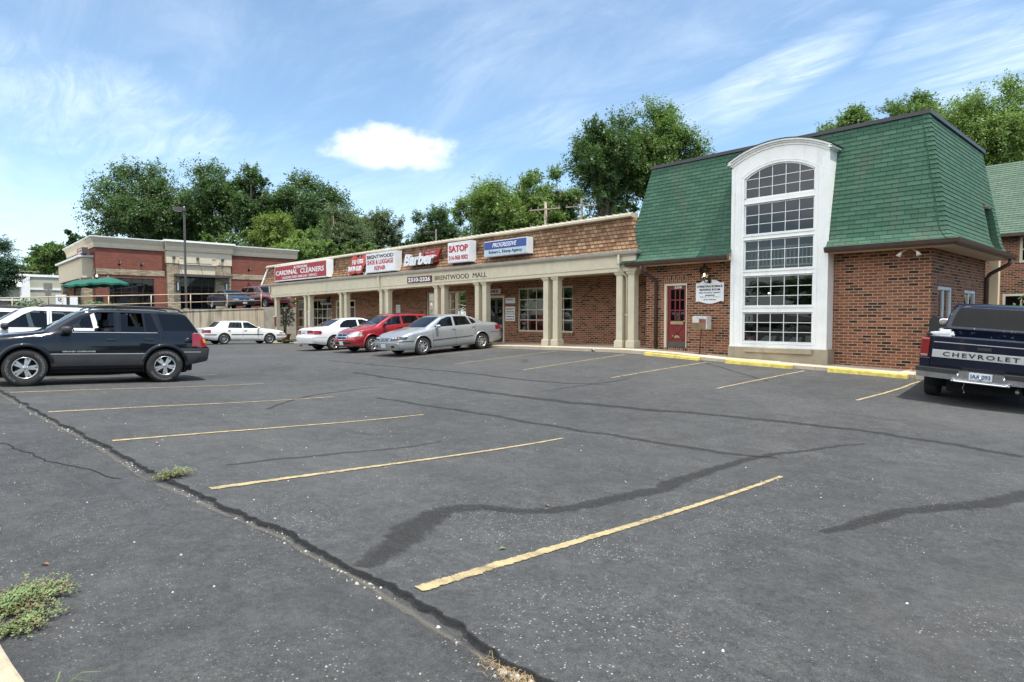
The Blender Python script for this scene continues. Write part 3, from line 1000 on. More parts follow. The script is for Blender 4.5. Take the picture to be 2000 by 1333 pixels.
def mansard(mb, prof, x0, x1, y0, y1, hb, sides='fr', holes=(), step=0.012, wob=0.0, gap=None):
    """courses of shingles round a building; prof: [(outward offset, z)] from eave to top"""
    pr = [Vector(p) for p in prof]
    # resample by arc length
    L = [0]
    for i in range(1, len(pr)): L.append(L[-1] + (pr[i] - pr[i - 1]).length)
    n = int(round(L[-1] / hb))

    def at_(s):
        for i in range(1, len(pr)):
            if s <= L[i] + 1e-9:
                return pr[i - 1].lerp(pr[i], (s - L[i - 1]) / (L[i] - L[i - 1]))
        return pr[-1]
    for k in range(n):
        a, b = at_(L[-1] * k / n), at_(L[-1] * (k + 1) / n)
        da, za, db, zb = a.x + step, a.y, b.x, b.y
        v0, v1 = k * hb + .002, (k + 1) * hb - .002

        def face(P0, P1, Q0, Q1, u0, u1):
            mb.quad(P0, P1, Q1, Q0, [(u0, v0), (u1, v0), (u1, v1), (u0, v1)])
        segs = {'f': ((x0, y0), (x1, y0)), 'r': ((x1, y0), (x1, y1)), 'l': ((x0, y1), (x0, y0))}
        for sd in sides:
            if sd == 'f':
                nseg = max(1, int((x1 - x0) / 3)) if wob else 1
                cuts = [(x0 - da, x1 + da, x0 - db, x1 + db)]
                if gap and za < gap[2]:
                    cuts = [(x0 - da, gap[0], x0 - db, gap[0]), (gap[1], x1 + da, gap[1], x1 + db)]
                    for (p, q, pb, qb) in cuts:
                        face((p, y0 - da, za), (q, y0 - da, za), (pb, y0 - db, zb), (qb, y0 - db, zb), p, q)
                        mb.quad((p, y0 - da, za), (q, y0 - da, za), (q, y0 - da + step, za), (p, y0 - da + step, za), [(0, v0), (.05, v0), (.05, v0 + .01), (0, v0 + .01)])
                    continue
                for q in range(nseg):
                    t0, t1 = q / nseg, (q + 1) / nseg
                    X0a, X1a = x0 - da, x1 + da; X0b, X1b = x0 - db, x1 + db
                    A0, A1 = X0a + (X1a - X0a) * t0, X0a + (X1a - X0a) * t1
                    B0, B1 = X0b + (X1b - X0b) * t0, X0b + (X1b - X0b) * t1
                    face((A0, y0 - da, za), (A1, y0 - da, za), (B0, y0 - db, zb), (B1, y0 - db, zb), A0, A1)
                mb.quad((x0 - da, y0 - da, za), (x1 + da, y0 - da, za), (x1 + da - step, y0 - da + step, za), (x0 - da + step, y0 - da + step, za), [(0, v0), (.05, v0), (.05, v0 + .01), (0, v0 + .01)])
            else:
                sg = 1 if sd == 'r' else -1
                X = x1 if sd == 'r' else x0
                spans = [(y0 - da, y1)]
                for (ya, yb, zl, zh) in holes:
                    if sd == 'r' and za < zh and zb > zl:
                        spans = [(y0 - da, ya), (yb, y1)]
                for (p, q) in spans:
                    pb = p if p != y0 - da else y0 - db
                    face((X + sg * da, p, za), (X + sg * da, q, za), (X + sg * db, pb, zb), (X + sg * db, q, zb), p, q)
                    mb.quad((X + sg * da, p, za), (X + sg * da, q, za), (X + sg * (da - step), q, za), (X + sg * (da - step), p, za), [(0, v0), (.05, v0), (.05, v0 + .01), (0, v0 + .01)])
        if 'f' in sides and 'r' in sides and hb < .14:
            # hip cap shingle
            c = .13; p = .013
            A = Vector((x1 + da, y0 - da, za)); B = Vector((x1 + db, y0 - db, zb))
            o_ = Vector((p, -p, 0))
            A1, B1 = A + Vector((-c, -p - .01, 0)), B + Vector((-c, -p, 0))
            A2, B2 = A + Vector((p + .01, c, 0)), B + Vector((p, c, 0))
            A += o_ * 1.6; B += o_
            mb.quad(A1, A, B, B1, [(0.1, v0), (.3, v0), (.3, v1), (0.1, v1)])
            mb.quad(A, A2, B2, B, [(0.1, v0), (.3, v0), (.3, v1), (0.1, v1)])
            mb.quad(A1 + Vector((0, p + .01, 0)), A - o_ * 1.6, A, A1, [(0, v0), (.05, v0), (.05, v0), (0, v0)])
            mb.quad(A - o_ * 1.6, A2 - Vector((p + .01, 0, 0)), A2, A, [(0, v0), (.05, v0), (.05, v0), (0, v0)])


def gutter_bar(mb, pts, prof):
    """prof [(out, z)] swept along pts [(x, y, outx, outy)] with given outward directions"""
    vs, n = [], len(prof)
    for (x, y, ox, oy) in pts:
        vs += [(x + ox * d, y + oy * d, z) for d, z in prof]
    fs = []
    for i in range(len(pts) - 1):
        fs += [(i * n + k, i * n + (k + 1) % n, (i + 1) * n + (k + 1) % n, (i + 1) * n + k) for k in range(n)]
    fs += [tuple(range(n)), tuple(range(len(pts) * n - 1, (len(pts) - 1) * n - 1, -1))]
    mb.add(vs, fs)


# ================================================================== long shop building
shop = empty('shop_building', (-28, 19.4, -1.5), label='long low brick shop row with brown shake roof and beige column walkway', cat='building')
FW = F('-y', 19.4)
holes = [(-20.85, -17.5, -0.72, 1.22), (-23.0, -21.72, -1.5, 0.92), (-28.0, -24.58, -0.62, 1.22), (-38.25, -35.7, -1.9, 0.98), (-44.2, -38.85, -0.85, 1.10)]
mb = MB(); FW.wall(mb, -44.5, -12.62, -2.4, 1.60, 0.25, holes)
mb.box(-44.5, -44.25, 19.65, 30, -2.4, 3.2)
mb.build('brick_wall', m_brick, shop)
mb = MB()
for u0, u1, z in [(-21.0, -17.4, 1.22), (-28.1, -24.5, 1.22)]:
    FW.box(mb, u0, u1, 0.0, 0.012, z, z + .21)
for u0, u1, z in [(-21.0, -17.4, -0.82), (-28.1, -24.5, -0.72)]:
    FW.box(mb, u0, u1, 0.0, 0.05, z, z + .10)
mb.build('soldier_course', m_soldier, shop)
window(FW, -20.85, -17.5, -0.72, 1.22, 6, 4, shop, fw=.07, mw=.04)
window(FW, -28.0, -24.58, -0.62, 1.22, 6, 4, shop, fw=.07, mw=.04)
window(FW, -44.2, -38.85, -0.85, 1.10, 7, 3, shop, fw=.07, mw=.05)
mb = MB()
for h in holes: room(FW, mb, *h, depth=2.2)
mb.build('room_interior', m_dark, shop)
# curtains and shades hanging in the windows
for u0, u1, z0, z1 in [(-27.9, -27.2, -.55, 1.15), (-20.75, -20.35, -.6, 1.15), (-17.95, -17.6, -.6, 1.15), (-20.2, -17.6, 1.02, 1.15)]:
    mb = MB()
    n = 8
    for k in range(n):
        a, b = u0 + (u1 - u0) * k / n, u0 + (u1 - u0) * (k + 1) / n
        d0, d1 = (-.30, -.34) if k % 2 else (-.34, -.30)
        mb.quad(FW.pt(a, d0, z0), FW.pt(b, d1, z0), FW.pt(b, d1, z1), FW.pt(a, d0, z1))
    mb.build('curtain', m_curtain, shop)
# entrance door
mb = MB(); FW.box(mb, -23.0, -22.9, -.15, .02, -1.5, .92); FW.box(mb, -21.82, -21.72, -.15, .02, -1.5, .92); FW.box(mb, -22.9, -21.82, -.15, .02, .82, .92)
mb.build('door_frame', m_beige, shop)
mb = MB(); FW.box(mb, -22.9, -22.38, -.12, -.07, -1.40, .82); FW.box(mb, -22.36, -21.82, -.12, -.07, -1.40, .82)
FW.box(mb, -22.42, -22.40, -.07, -.03, -.4, .1); FW.box(mb, -22.34, -22.32, -.07, -.03, -.4, .1)
dr = mb.build('door', m_darkdoor, shop)
mb = MB()
for a, b in [(-22.82, -22.46), (-22.28, -21.9)]:
    mb.quad(FW.pt(a, -.066, -1.1), FW.pt(b, -.066, -1.1), FW.pt(b, -.066, .72), FW.pt(a, -.066, .72))
mb.build('pane', m_glassd, dr)
# second doorway with sidelight and transom
mb = MB()
for a, b in [(-38.25, -38.1), (-37.55, -37.4), (-36.72, -36.6), (-35.8, -35.7)]: FW.box(mb, a, b, -.15, .02, -1.9, .98)
for a, b in [(-38.1, -37.55), (-37.4, -36.72), (-36.6, -35.8)]:
    FW.box(mb, a, b, -.15, .02, .88, .98); FW.box(mb, a, b, -.15, .01, .48, .56)
mb.build('door_frame', m_beige, shop)
mb = MB(); FW.box(mb, -36.6, -35.8, -.12, -.07, -1.8, .48); dr = mb.build('door', m_darkdoor, shop)
mb = MB(); mb.quad(FW.pt(-38.1, -.1, -1.7), FW.pt(-36.72, -.1, -1.7), FW.pt(-36.72, -.1, .88), FW.pt(-38.1, -.1, .88)); mb.build('side_light', m_glassd, shop)
# columns
for x in [-42.75, -38.15, -37.55, -33.45, -32.85, -29.0, -28.4, -24.08, -23.55, -21.08, -20.58, -16.93, -16.43, -13.42, -12.93]:
    zt = 1.48 + (x + 12.7) * 0.0085
    xs_ = [-12.5, -16.5, -21, -27, -34, -42, -46]; zs_ = [-1.06, -1.13, -1.22, -1.38, -1.6, -1.78, -1.86]
    zb = float(np.interp(-x, [-q for q in xs_], zs_)) - 0.02
    mb = MB()
    mb.bbox(x - .18, x + .18, 17.17, 17.53, zb, zb + .20, .012)
    mb.add([(x + a * w_, 17.35 + b * w_, z) for z, w_ in ((zb + .20, .18), (zb + .27, .135)) for a, b in ((-1, -1), (1, -1), (1, 1), (-1, 1))],
           [(0, 1, 5, 4), (1, 2, 6, 5), (2, 3, 7, 6), (3, 0, 4, 7)])
    mb.bbox(x - .13, x + .13, 17.22, 17.48, zb + .26, zt - .10, .02)
    mb.bbox(x - .16, x + .16, 17.19, 17.51, zt - .115, zt - .07, .01)
    mb.bbox(x - .185, x + .185, 17.165, 17.535, zt - .07, zt + .01, .01)
    mb.build('column', m_beige, shop)
# beam
xl, xr = -43.3, -12.66
zl, zr = 1.22, 1.482
mb = MB()
mb.prism([(xl, zl), (xr, zr), (xr, zr + .125), (xl, zl + .125)], 'y', 17.125, 17.56)
mb.prism([(xl, zl + .133), (xr, zr + .133), (xr, 2.04), (xl, 2.04)], 'y', 17.105, 17.56)
mb.box(xl, xr, 17.07, 17.13, 1.985, 2.045)
mb.box(xl, xl + .25, 17.56, 19.4, 1.25, 2.04)
mb.build('fascia_beam', m_beige, shop)
mb = MB()
mb.add([(xl, 17.5, zl + .14), (xr, 17.5, zr + .12), (xr, 19.42, zr + .12), (xl, 19.42, zl + .14), (xl, 17.5, zl + .2), (xr, 17.5, zr + .2), (xr, 19.42, zr + .2), (xl, 19.42, zl + .2)],
       [(0, 1, 2, 3), (4, 7, 6, 5), (0, 4, 5, 1), (2, 6, 7, 3)])
mb.build('walkway_ceiling', m_beige, shop)
# mansard, cap, flat top
mb = MB()
prof = [(0.50, 2.12), (0.40, 2.32), (0.30, 2.60), (0.12, 3.32)]
mansard(mb, prof, -44.3, -13.15, 17.6, 30, 0.145, 'frl', wob=1, step=.02)
mb.build('shake_roof', m_shake, shop)
mb = MB(); mb.box(-44.3, -13.15, 17.6, 30, 3.20, 3.36); mb.build('flat_roof', m_roofflat, shop)
mb = MB()
mb.prism([(17.40, 3.30), (17.30, 3.33), (17.30, 3.40), (17.36, 3.455), (17.70, 3.47), (17.70, 3.30)], 'x', -44.62, -13.02)
k = -44.5
while k < -13.1:
    mb.box(k, k + .03, 17.31, 17.70, 3.455, 3.482); k += .31
mb.build('roof_edge', plain('roof_edge_metal', (0.55, 0.48, 0.36), .45, .1, var=.08, dirt=.3), shop)
mb = MB()
gp = [(0.0, 2.03), (0.07, 2.03), (0.10, 2.08), (0.12, 2.15), (0.105, 2.155), (0.0, 2.155)]
gutter_bar(mb, [(-44.85, 30, -1, 0), (-44.75, 17.07, -1, -1), (-12.62, 17.07, 1, -1), (-12.62, 17.5, 1, 0)], gp)
mb.build('gutter', plain('grey_gutter', (0.42, 0.40, 0.35), .5, var=.08, dirt=.25), shop)
for xd, zb, side in [(-43.15, -1.75, 1), (-28.72, -1.4, 1), (-13.17, -1.0, 1)]:
    mb = MB()
    mb.tube([(xd - .12, 17.02, 2.03), (xd - .12, 17.02, 1.60), (xd - .06, 17.06, 1.48), (xd, 17.28, 1.34), (xd, 17.33, 1.24), (xd, 17.33, zb)], .045, 8)
    mb.box(xd - .07, xd + .07, 17.28, 17.40, zb + 1.0, zb + 1.03)
    mb.build('downspout', m_beige, shop)
mb = MB()
mb.add([(-44.83, 17.08, 2.15), (-44.68, 17.08, 2.15), (-44.43, 17.45, 3.32), (-44.55, 17.45, 3.32), (-44.83, 17.02, 2.15), (-44.68, 17.02, 2.15), (-44.43, 17.38, 3.32), (-44.55, 17.38, 3.32)],
       [(0, 1, 2, 3), (4, 7, 6, 5), (0, 4, 5, 1), (1, 5, 6, 2), (2, 6, 7, 3), (3, 7, 4, 0)])
mb.add([(-30.18, 17.02, 2.17), (-30.05, 17.02, 2.17), (-29.86, 17.30, 3.22), (-29.97, 17.30, 3.22), (-30.18, 16.98, 2.17), (-30.05, 16.98, 2.17), (-29.86, 17.24, 3.22), (-29.97, 17.24, 3.22)],
       [(0, 1, 2, 3), (4, 7, 6, 5), (0, 4, 5, 1), (1, 5, 6, 2), (2, 6, 7, 3), (3, 7, 4, 0)])
mb.build('roof_trim', m_white, shop)

# raised walkway in front of the shops
wx = [-46.8, -42, -34, -27, -21, -16.5, -12.6, -11.0, -9.3, -6.6, -4.4, -3.85]
wz = [-1.87, -1.78, -1.60, -1.38, -1.22, -1.14, -1.09, -1.13, -1.22, -1.29, -1.34, -1.37]
mb = MB()
for i in range(len(wx) - 1):
    n = max(1, int((wx[i + 1] - wx[i]) / 1.5))
    for k in range(n):
        a = wx[i] + (wx[i + 1] - wx[i]) * k / n; b = wx[i] + (wx[i + 1] - wx[i]) * (k + 1) / n - .008
        za = np.interp(a, wx, wz); zb = np.interp(b, wx, wz)
        ya, yb = 16.50, 19.5
        y_ = 16.52
        mb.add([(a, y_ + .02, za), (b, y_ + .02, zb), (b, yb, zb), (a, yb, za), (a, y_, za - .02), (b, y_, zb - .02), (a, y_, za - .5), (b, y_, zb - .5), (a, yb, za - .5), (b, yb, zb - .5)],
               [(0, 1, 2, 3), (0, 4, 5, 1), (4, 6, 7, 5), (0, 3, 8, 6, 4), (1, 5, 7, 9, 2)])
o = mb.build('sidewalk', m_walk); o['kind'] = 'structure'
# the two drain outlets at the kerb edge
o = empty('drain_outlet', (-14.0, 16.5, -1.2), label='dark drain outlet in the kerb by the rightmost column pair', cat='drain')
mb = MB(); mb.tube([(-13.95, 16.46, -1.19), (-13.95, 16.60, -1.19)], .05, 10); mb.build('pipe', m_metal, o)
mb = MB(); mb.lathe([(.04, 0), (.001, 0)], 'y', (-13.95, 16.455, -1.19), 10); mb.build('opening', m_black, o)

# ------------------------------------------------------------------ signs on the shop roof
def cabinet(name, x0, x1, z0, z1, y, depth, face, rim, label, cat='sign', rimw=.05):
    r = empty(name, ((x0 + x1) / 2, y + depth, z0), label=label, cat=cat)
    mb = MB(); mb.bbox(x0, x1, y, y + depth, z0, z1, .015)
    mb.build('cabinet', rim, r)
    mb = MB(); mb.box(x0 + rimw, x1 - rimw, y - .006, y + .01, z0 + rimw, z1 - rimw); mb.build('face', face, r)
    mb = MB()
    for x in (x0 + .3 * (x1 - x0), x0 + .75 * (x1 - x0)):
        mb.tube([(x, y + depth * .6, z1 - .02), (x + .1, y + depth + .25, z1 + .13)], .012, 5)
    mb.build('bracket', m_metal, r)
    return r


r = cabinet('shop_sign', -41.95, -34.35, 2.24, 3.27, 16.86, .42, m_red, m_signwhite, 'red cleaners sign with white lettering on the shake roof', rimw=.07)
text('ALTERATIONS', -38.9, 16.853, 2.96, 1.95, .15, '-y', m_signwhite, parent=r, bold=.01)
text('CARDINAL  CLEANERS', -41.7, 16.853, 2.62, 7.0, .30, '-y', m_signwhite, parent=r, bold=.02)
text('LAUNDRY-SHIRT-ONE-DAY  SERVICE', -40.7, 16.853, 2.37, 5.1, .15, '-y', m_signwhite, parent=r, bold=.01)
r = cabinet('shop_sign', -29.88, -27.02, 2.22, 3.22, 16.88, .40, m_signwhite, m_signgrey, 'white shoe repair sign with black and red lettering', rimw=.04)
text('BRENTWOOD', -29.75, 16.873, 2.93, 2.6, .19, '-y', m_black, parent=r, bold=.02)
text('SHOE & LUGGAGE', -29.72, 16.873, 2.63, 2.55, .24, '-y', m_redtxt, parent=r, bold=.02)
text('REPAIR', -29.0, 16.873, 2.33, 1.1, .22, '-y', m_redtxt, parent=r, bold=.02)
r = empty('shop_sign', (-24.9, 17.2, 2.3), label='red board with bold white raised barber lettering', cat='sign')
mb = MB(); mb.prism([(-25.3, 2.44), (-23.75, 2.44), (-23.38, 3.03), (-25.15, 2.98)], 'y', 17.00, 17.12); mb.build('board', m_red, r)
mb = MB(); mb.box(-25.9, -23.8, 17.12, 17.30, 2.5, 2.6); mb.build('bracket', m_metal, r)
text('Barber', -26.2, 16.99, 2.37, 2.55, .56, '-y', plain('letter_return', (.30, .30, .31), .5), name='letter_side', parent=r, bold=.05, shear=.25, depth=.14)
text('Barber', -26.2, 16.846, 2.37, 2.55, .56, '-y', m_signwhite, parent=r, bold=.045, shear=.25, depth=.012)
text('Est. 1957', -24.55, 16.995, 2.88, .8, .07, '-y', m_signgrey, parent=r, shear=.2)
r = cabinet('shop_sign', -22.68, -21.12, 2.30, 3.20, 16.88, .36, m_signwhite, m_signgrey, 'square white sign with red letters and phone number', rimw=.045)
text('SATOP', -22.58, 16.873, 2.76, 1.35, .30, '-y', m_redtxt, parent=r, bold=.04)
text('314-968-9002', -22.58, 16.873, 2.42, 1.35, .20, '-y', m_redtxt, parent=r, bold=.015)
r = cabinet('shop_sign', -20.17, -17.60, 2.40, 3.03, 16.88, .34, m_paleblue, m_signgrey, 'blue and pale insurance agency sign with slanted white lettering', rimw=.03)
mb = MB(); mb.box(-20.14, -17.63, 16.868, 16.875, 2.69, 3.0); mb.build('blue_panel', m_blue, r)
text('PROGRESSIVE', -19.62, 16.866, 2.76, 1.45, .17, '-y', m_signwhite, parent=r, bold=.02, shear=.3)
text('Robert L. Klump Agency', -19.85, 16.873, 2.48, 1.98, .155, '-y', plain('navy_letters', (.03, .05, .13), .5), parent=r, bold=.012)
# the cloth banner, wrinkled
r = empty('cloth_banner', (-31.2, 17.1, 2.3), label='wrinkled red cloth banner tied to the roof between two signs', cat='banner')
mb = MB()
nx_, nz_ = 24, 14
vs = []
for j in range(nz_ + 1):
    for i in range(nx_ + 1):
        u, v = i / nx_, j / nz_
        x = -32.05 + u * 1.68 - .03 * math.sin(v * 3.1); z = 2.29 + v * .90 + .05 * math.sin(u * 9) * v + .03 * math.sin(u * 14 + 1) * (1 - v) + (.06 * abs(math.sin(u * 6.28)) * v)
        y = 16.98 + v * .26 + .035 * math.sin(u * 17 + v * 4) + .025 * math.sin(u * 31 - v * 7)
        vs.append((x, y, z))
mb.add(vs, [(j * (nx_ + 1) + i, j * (nx_ + 1) + i + 1, (j + 1) * (nx_ + 1) + i + 1, (j + 1) * (nx_ + 1) + i) for j in range(nz_) for i in range(nx_)], True)
mb.build('cloth', plain('banner_red', (.33, .05, .045), .8, var=.12), r)
mb = MB()
for x in (-31.95, -31.2, -30.45): mb.tube([(x, 17.22, 3.15), (x, 17.38, 3.36)], .008, 4)
mb.tube([(-32.02, 17.0, 2.3), (-32.1, 17.05, 2.12)], .008, 4); mb.tube([(-30.4, 17.0, 2.32), (-30.3, 17.05, 2.15)], .008, 4)
mb.build('cord', m_white, r)
text('FU', -31.72, 17.10, 2.78, .42, .24, '-y', m_signwhite, parent=r, bold=.01, depth=.03, shear=.05)
text('ERS', -31.12, 17.11, 2.80, .58, .24, '-y', m_signwhite, parent=r, bold=.015, depth=.05, shear=-.05)
text('314-84-1110', -31.92, 16.96, 2.40, 1.42, .27, '-y', m_signwhite, parent=r, bold=.012, depth=.04)

# address board and lettering on the beam
r = empty('address_board', (-25.2, 17.1, 1.55), label='brown board with white street numbers on the beige beam', cat='sign')
mb = MB(); mb.bbox(-26.25, -24.2, 17.07, 17.105, 1.56, 1.86, .005); mb.build('board', plain('maroon_board', (.10, .03, .03), .5), r)
text('2310-2326', -26.15, 17.068, 1.61, 1.85, .20, '-y', m_signwhite, parent=r, bold=.03)
r = text('BRENTWOOD  MALL', -23.98, 17.104, 1.615, 3.72, .205, '-y', m_black, name='wall_lettering', bold=.0)
tag(r, 'black raised letters naming the mall on the beige beam', 'lettering')

# small boards and fittings under the canopy
r = empty('entrance_sign', (-22.7, 19.3, 1.0), label='white entrance board above the dark double door', cat='sign')
mb = MB(); mb.bbox(-23.45, -21.95, 19.34, 19.395, 1.0, 1.24, .06); mb.build('board', m_signgrey, r)
text('ENTRANCE', -23.3, 19.338, 1.05, 1.2, .13, '-y', m_black, parent=r, bold=.02)
for k, (za, zb, lab, lines) in enumerate([(.55, .80, 'single white tenant plaque right of the entrance door, topmost', ['TAX  OFFICE', 'SUITE  4']),
                                          (.08, .40, 'white tenant plaque with two lines right of the entrance door, middle one', ['SATOP  OFFICE', '2318  SUITE A']),
                                          (-.25, .05, 'white tenant plaque right of the entrance door, lowest one', ['HOURS  9-5', 'MON-FRI'])]):
    r = empty('tenant_plaque', (-21.3, 19.38, za), label=lab, cat='plaque', group='tenant plaques by the entrance')
    mb = MB(); mb.bbox(-21.62, -20.98, 19.36, 19.395, za, zb, .01); mb.build('board', m_signwhite, r)
    for i, t_ in enumerate(lines[:1] if k == 0 else lines):
        mb = MB()
        h = (zb - za)
        zz = zb - h * (.42 + .40 * i)
        rr = random.Random(k * 7 + i); x = -21.55
        while x < -21.1:
            w_ = .02 + rr.random() * .07
            mb.box(x, x + w_, 19.356, 19.362, zz, zz + h * .16); x += w_ + .02
        mb.build('print', m_black, r)
for x, z, s_, lab in [(-30.95, .15, .33, 'small white notice on the brick between two column pairs')]:
    r = empty('wall_notice', (x, 19.38, z), label=lab, cat='notice')
    mb = MB(); mb.bbox(x, x + .42, 19.37, 19.395, z, z + .45, .008); mb.build('board', m_signwhite, r)
    mb = MB()
    for i in range(5): mb.box(x + .05, x + .37 - .05 * (i % 2), 19.366, 19.372, z + .07 + i * .07, z + .095 + i * .07)
    mb.build('print', m_metal, r)
for x, lab in [(-39.1, 'brown wall lamp under the canopy, left of the glazed door'), (-31.6, 'brown wall lamp under the canopy over bare brick')]:
    r = empty('wall_lamp', (x, 19.4, .8), label=lab, cat='lamp', group='brown lamps under the canopy')
    mb = MB(); mb.bbox(x - .12, x + .12, 19.12, 19.36, .85, 1.2, .03); mb.build('housing', m_brown, r)
    mb = MB(); mb.box(x - .05, x + .05, 19.36, 19.4, .95, 1.1); mb.build('bracket', m_brown, r)
# sign on a column, letter box on another
r = empty('column_notice', (-37.55, 17.2, -.2), label='narrow white vertical notice on the second column', cat='notice')
mb = MB(); mb.bbox(-37.66, -37.44, 17.195, 17.215, -.62, .28, .01); mb.build('board', m_signwhite, r)
mb = MB()
for i in range(7): mb.box(-37.59, -37.51, 17.190, 17.196, -.52 + i * .11, -.46 + i * .11)
mb.build('print', m_metal, r)
r = empty('wood_box', (-42.75, 17.2, -.6), label='small brown wooden box fixed to the end column', cat='box')
mb = MB(); mb.bbox(-42.84, -42.66, 17.12, 17.215, -.75, -.10, .01); mb.build('box_body', plain('red_wood', (.26, .10, .05), .6), r)
mb = MB(); mb.bbox(-42.86, -42.64, 17.10, 17.216, -.10, -.02, .01); mb.build('lid', m_signwhite, r)
# things in the dry cleaner's window
for u0, u1, z0, z1, mt, nm, lab in [(-43.3, -42.5, .45, .95, m_metal, 'air_conditioner', 'boxy grey air conditioner in the upper left window'),
                                    (-42.2, -41.5, .5, .95, m_dim, 'fan_unit', 'dark square fan unit beside the air conditioner in the window')]:
    r = empty(nm, ((u0 + u1) / 2, 19.3, z0), label=lab, cat='appliance')
    mb = MB(); mb.bbox(u0, u1, 19.15, 19.5, z0, z1, .02); mb.build('casing', mt, r)
    mb = MB()
    for i in range(8): mb.box(u0 + .06, u1 - .06, 19.142, 19.152, z0 + .05 + i * (z1 - z0 - .1) / 8, z0 + .07 + i * (z1 - z0 - .1) / 8)
    mb.build('grille', m_black, r)
for u0, u1, z0, z1, col, lab in [(-42.2, -41.5, -.25, .35, (.20, .38, .52), 'blue and white poster in the cleaners window'), (-40.0, -39.1, -.25, .35, (.6, .6, .58), 'white poster in the cleaners window'),
                                 (-43.9, -43.3, -.8, -.4, (.55, .08, .04), 'red poster low in the cleaners window'), (-42.1, -41.6, -.75, -.32, (.5, .52, .5), 'pale poster low in the cleaners window'),
                                 (-40.9, -40.5, -.2, .1, (.5, .5, .5), 'small pale card in the middle of the cleaners window')]:
    mb = MB(); FW.box(mb, u0, u1, -.13, -.125, z0, z1)
    o = mb.build('window_poster', plain('poster_%d' % int(u0 * -10), col, .6, var=.35, scale=4)); tag(o, lab, 'poster', 'posters in the cleaners window')
for u0, u1, z0, z1, lab in [(-20.62, -20.42, -.16, .0, 'round white sticker card in the wide window'), (-20.65, -20.4, -.42, -.30, 'pale card low in the wide window'), (-20.62, -20.45, -.66, -.5, 'lowest pale card in the wide window'),
                            (-27.4, -27.0, .0, .5, 'pale paper notice taped in the middle window')]:
    mb = MB()
    if 'round' in lab: mb.lathe([(.10, 0), (.10, .004), (.001, .004)], 'y', ((u0 + u1) / 2, 19.52, (z0 + z1) / 2), 16)
    else: FW.box(mb, u0, u1, -.125, -.12, z0, z1)
    o = mb.build('window_card', m_signwhite); tag(o, lab, 'card')
# ceiling-hung notices, potted plant at the end of the walkway
r = empty('potted_plant', (-43.6, 18.2, -1.83), label='tall leafy palm in a terracotta pot at the walkway end', cat='plant')
mb = MB(); mb.lathe([(.001, 0), (.26, 0), (.36, .42), (.40, .42), (.40, .52), (.33, .52), (.31, .40), (.001, .40)], 'z', (-43.6, 18.2, -1.83), 20); mb.build('pot', plain('terracotta', (.36, .10, .06), .8), r)
mb = MB()
for k in range(4):
    a = k * 1.6; mb.tube([(-43.6 + .05 * math.cos(a), 18.2 + .05 * math.sin(a), -1.45), (-43.6 + .12 * math.cos(a), 18.2 + .12 * math.sin(a), -.2), (-43.6 + .2 * math.cos(a), 18.2 + .2 * math.sin(a), .5)], .035, 6)
mb.build('stem', plain('palm_stem', (.20, .17, .10), .8), r)
mb = MB(); rr = random.Random(5)
for k in range(900):
    a = rr.random() * 6.28; h = rr.random(); rad = .15 + .55 * rr.random() * (1 - abs(h - .45))
    p = Vector((-43.6 + rad * math.cos(a), 18.2 + rad * math.sin(a), -.75 + 1.5 * h))
    d = Vector((math.cos(a + rr.gauss(0, .6)), math.sin(a + rr.gauss(0, .6)), rr.gauss(-.1, .5))).normalized() * (.12 + .12 * rr.random())
    n_ = d.cross(Vector((rr.gauss(0, 1), rr.gauss(0, 1), 1))).normalized() * .022
    mb.quad(p - n_, p + d * .5 - n_ * 1.2, p + d, p + n_)
mb.build('foliage', plain('palm_leaf', (.035, .075, .03), .6, var=.3), r)

# ================================================================== green-roofed building
gb = empty('brick_building', (-8.5, 19, -1.3), label='two storey brick building with tall green shingle mansard roof', cat='building')
XC, YC = -4.39, 17.6
FG, FS = F('-y', YC), F('+x', XC)
mb = MB()
FG.wall(mb, -12.58, -9.32, -1.9, 1.70, .25, [(-11.86, -11.03, -1.04, 1.02)])
FG.wall(mb, -6.62, XC - .25, -1.9, 1.70, .25)
FS.wall(mb, 17.6, 23.1, -1.9, 1.70, .25, [(18.16, 19.47, -.55, .73), (20.73, 22.02, -.55, .70)])
mb.box(-12.58, -12.33, YC + .25, 19.4, -1.9, 1.70)
mb.box(-12.58, XC - .25, 23.0, 23.25, -1.9, 1.7)
mb.build('brick_wall', m_brick, gb)
mb = MB()
FG.box(mb, -11.90, -10.99, 0, .010, 1.03, 1.26)
FG.box(mb, -11.86, -11.03, 0, .06, -1.13, -1.04)
FS.box(mb, 18.1, 19.53, 0, .010, .74, .95); FS.box(mb, 20.67, 22.08, 0, .010, .71, .92)
mb.build('soldier_course', m_soldier, gb)
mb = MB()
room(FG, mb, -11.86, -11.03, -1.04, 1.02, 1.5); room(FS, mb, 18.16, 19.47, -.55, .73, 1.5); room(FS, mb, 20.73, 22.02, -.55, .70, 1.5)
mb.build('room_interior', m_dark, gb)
m_wframe = plain('pale_blue_window_frame', (.62, .70, .72), .4)
for u0, u1, z1 in [(18.16, 19.47, .73), (20.73, 22.02, .70)]:
    wv = window(FS, u0, u1, -.55, z1, 2, 1, gb, m_wframe, d=-.05, fw=.09, mw=.10)
    mb = MB(); FS.box(mb, u0 + .12, u0 + .5, -.30, -.29, -.5, z1 - .05); FS.box(mb, u1 - .5, u1 - .12, -.30, -.29, -.5, z1 - .05); mb.build('curtain', m_curtain, wv)
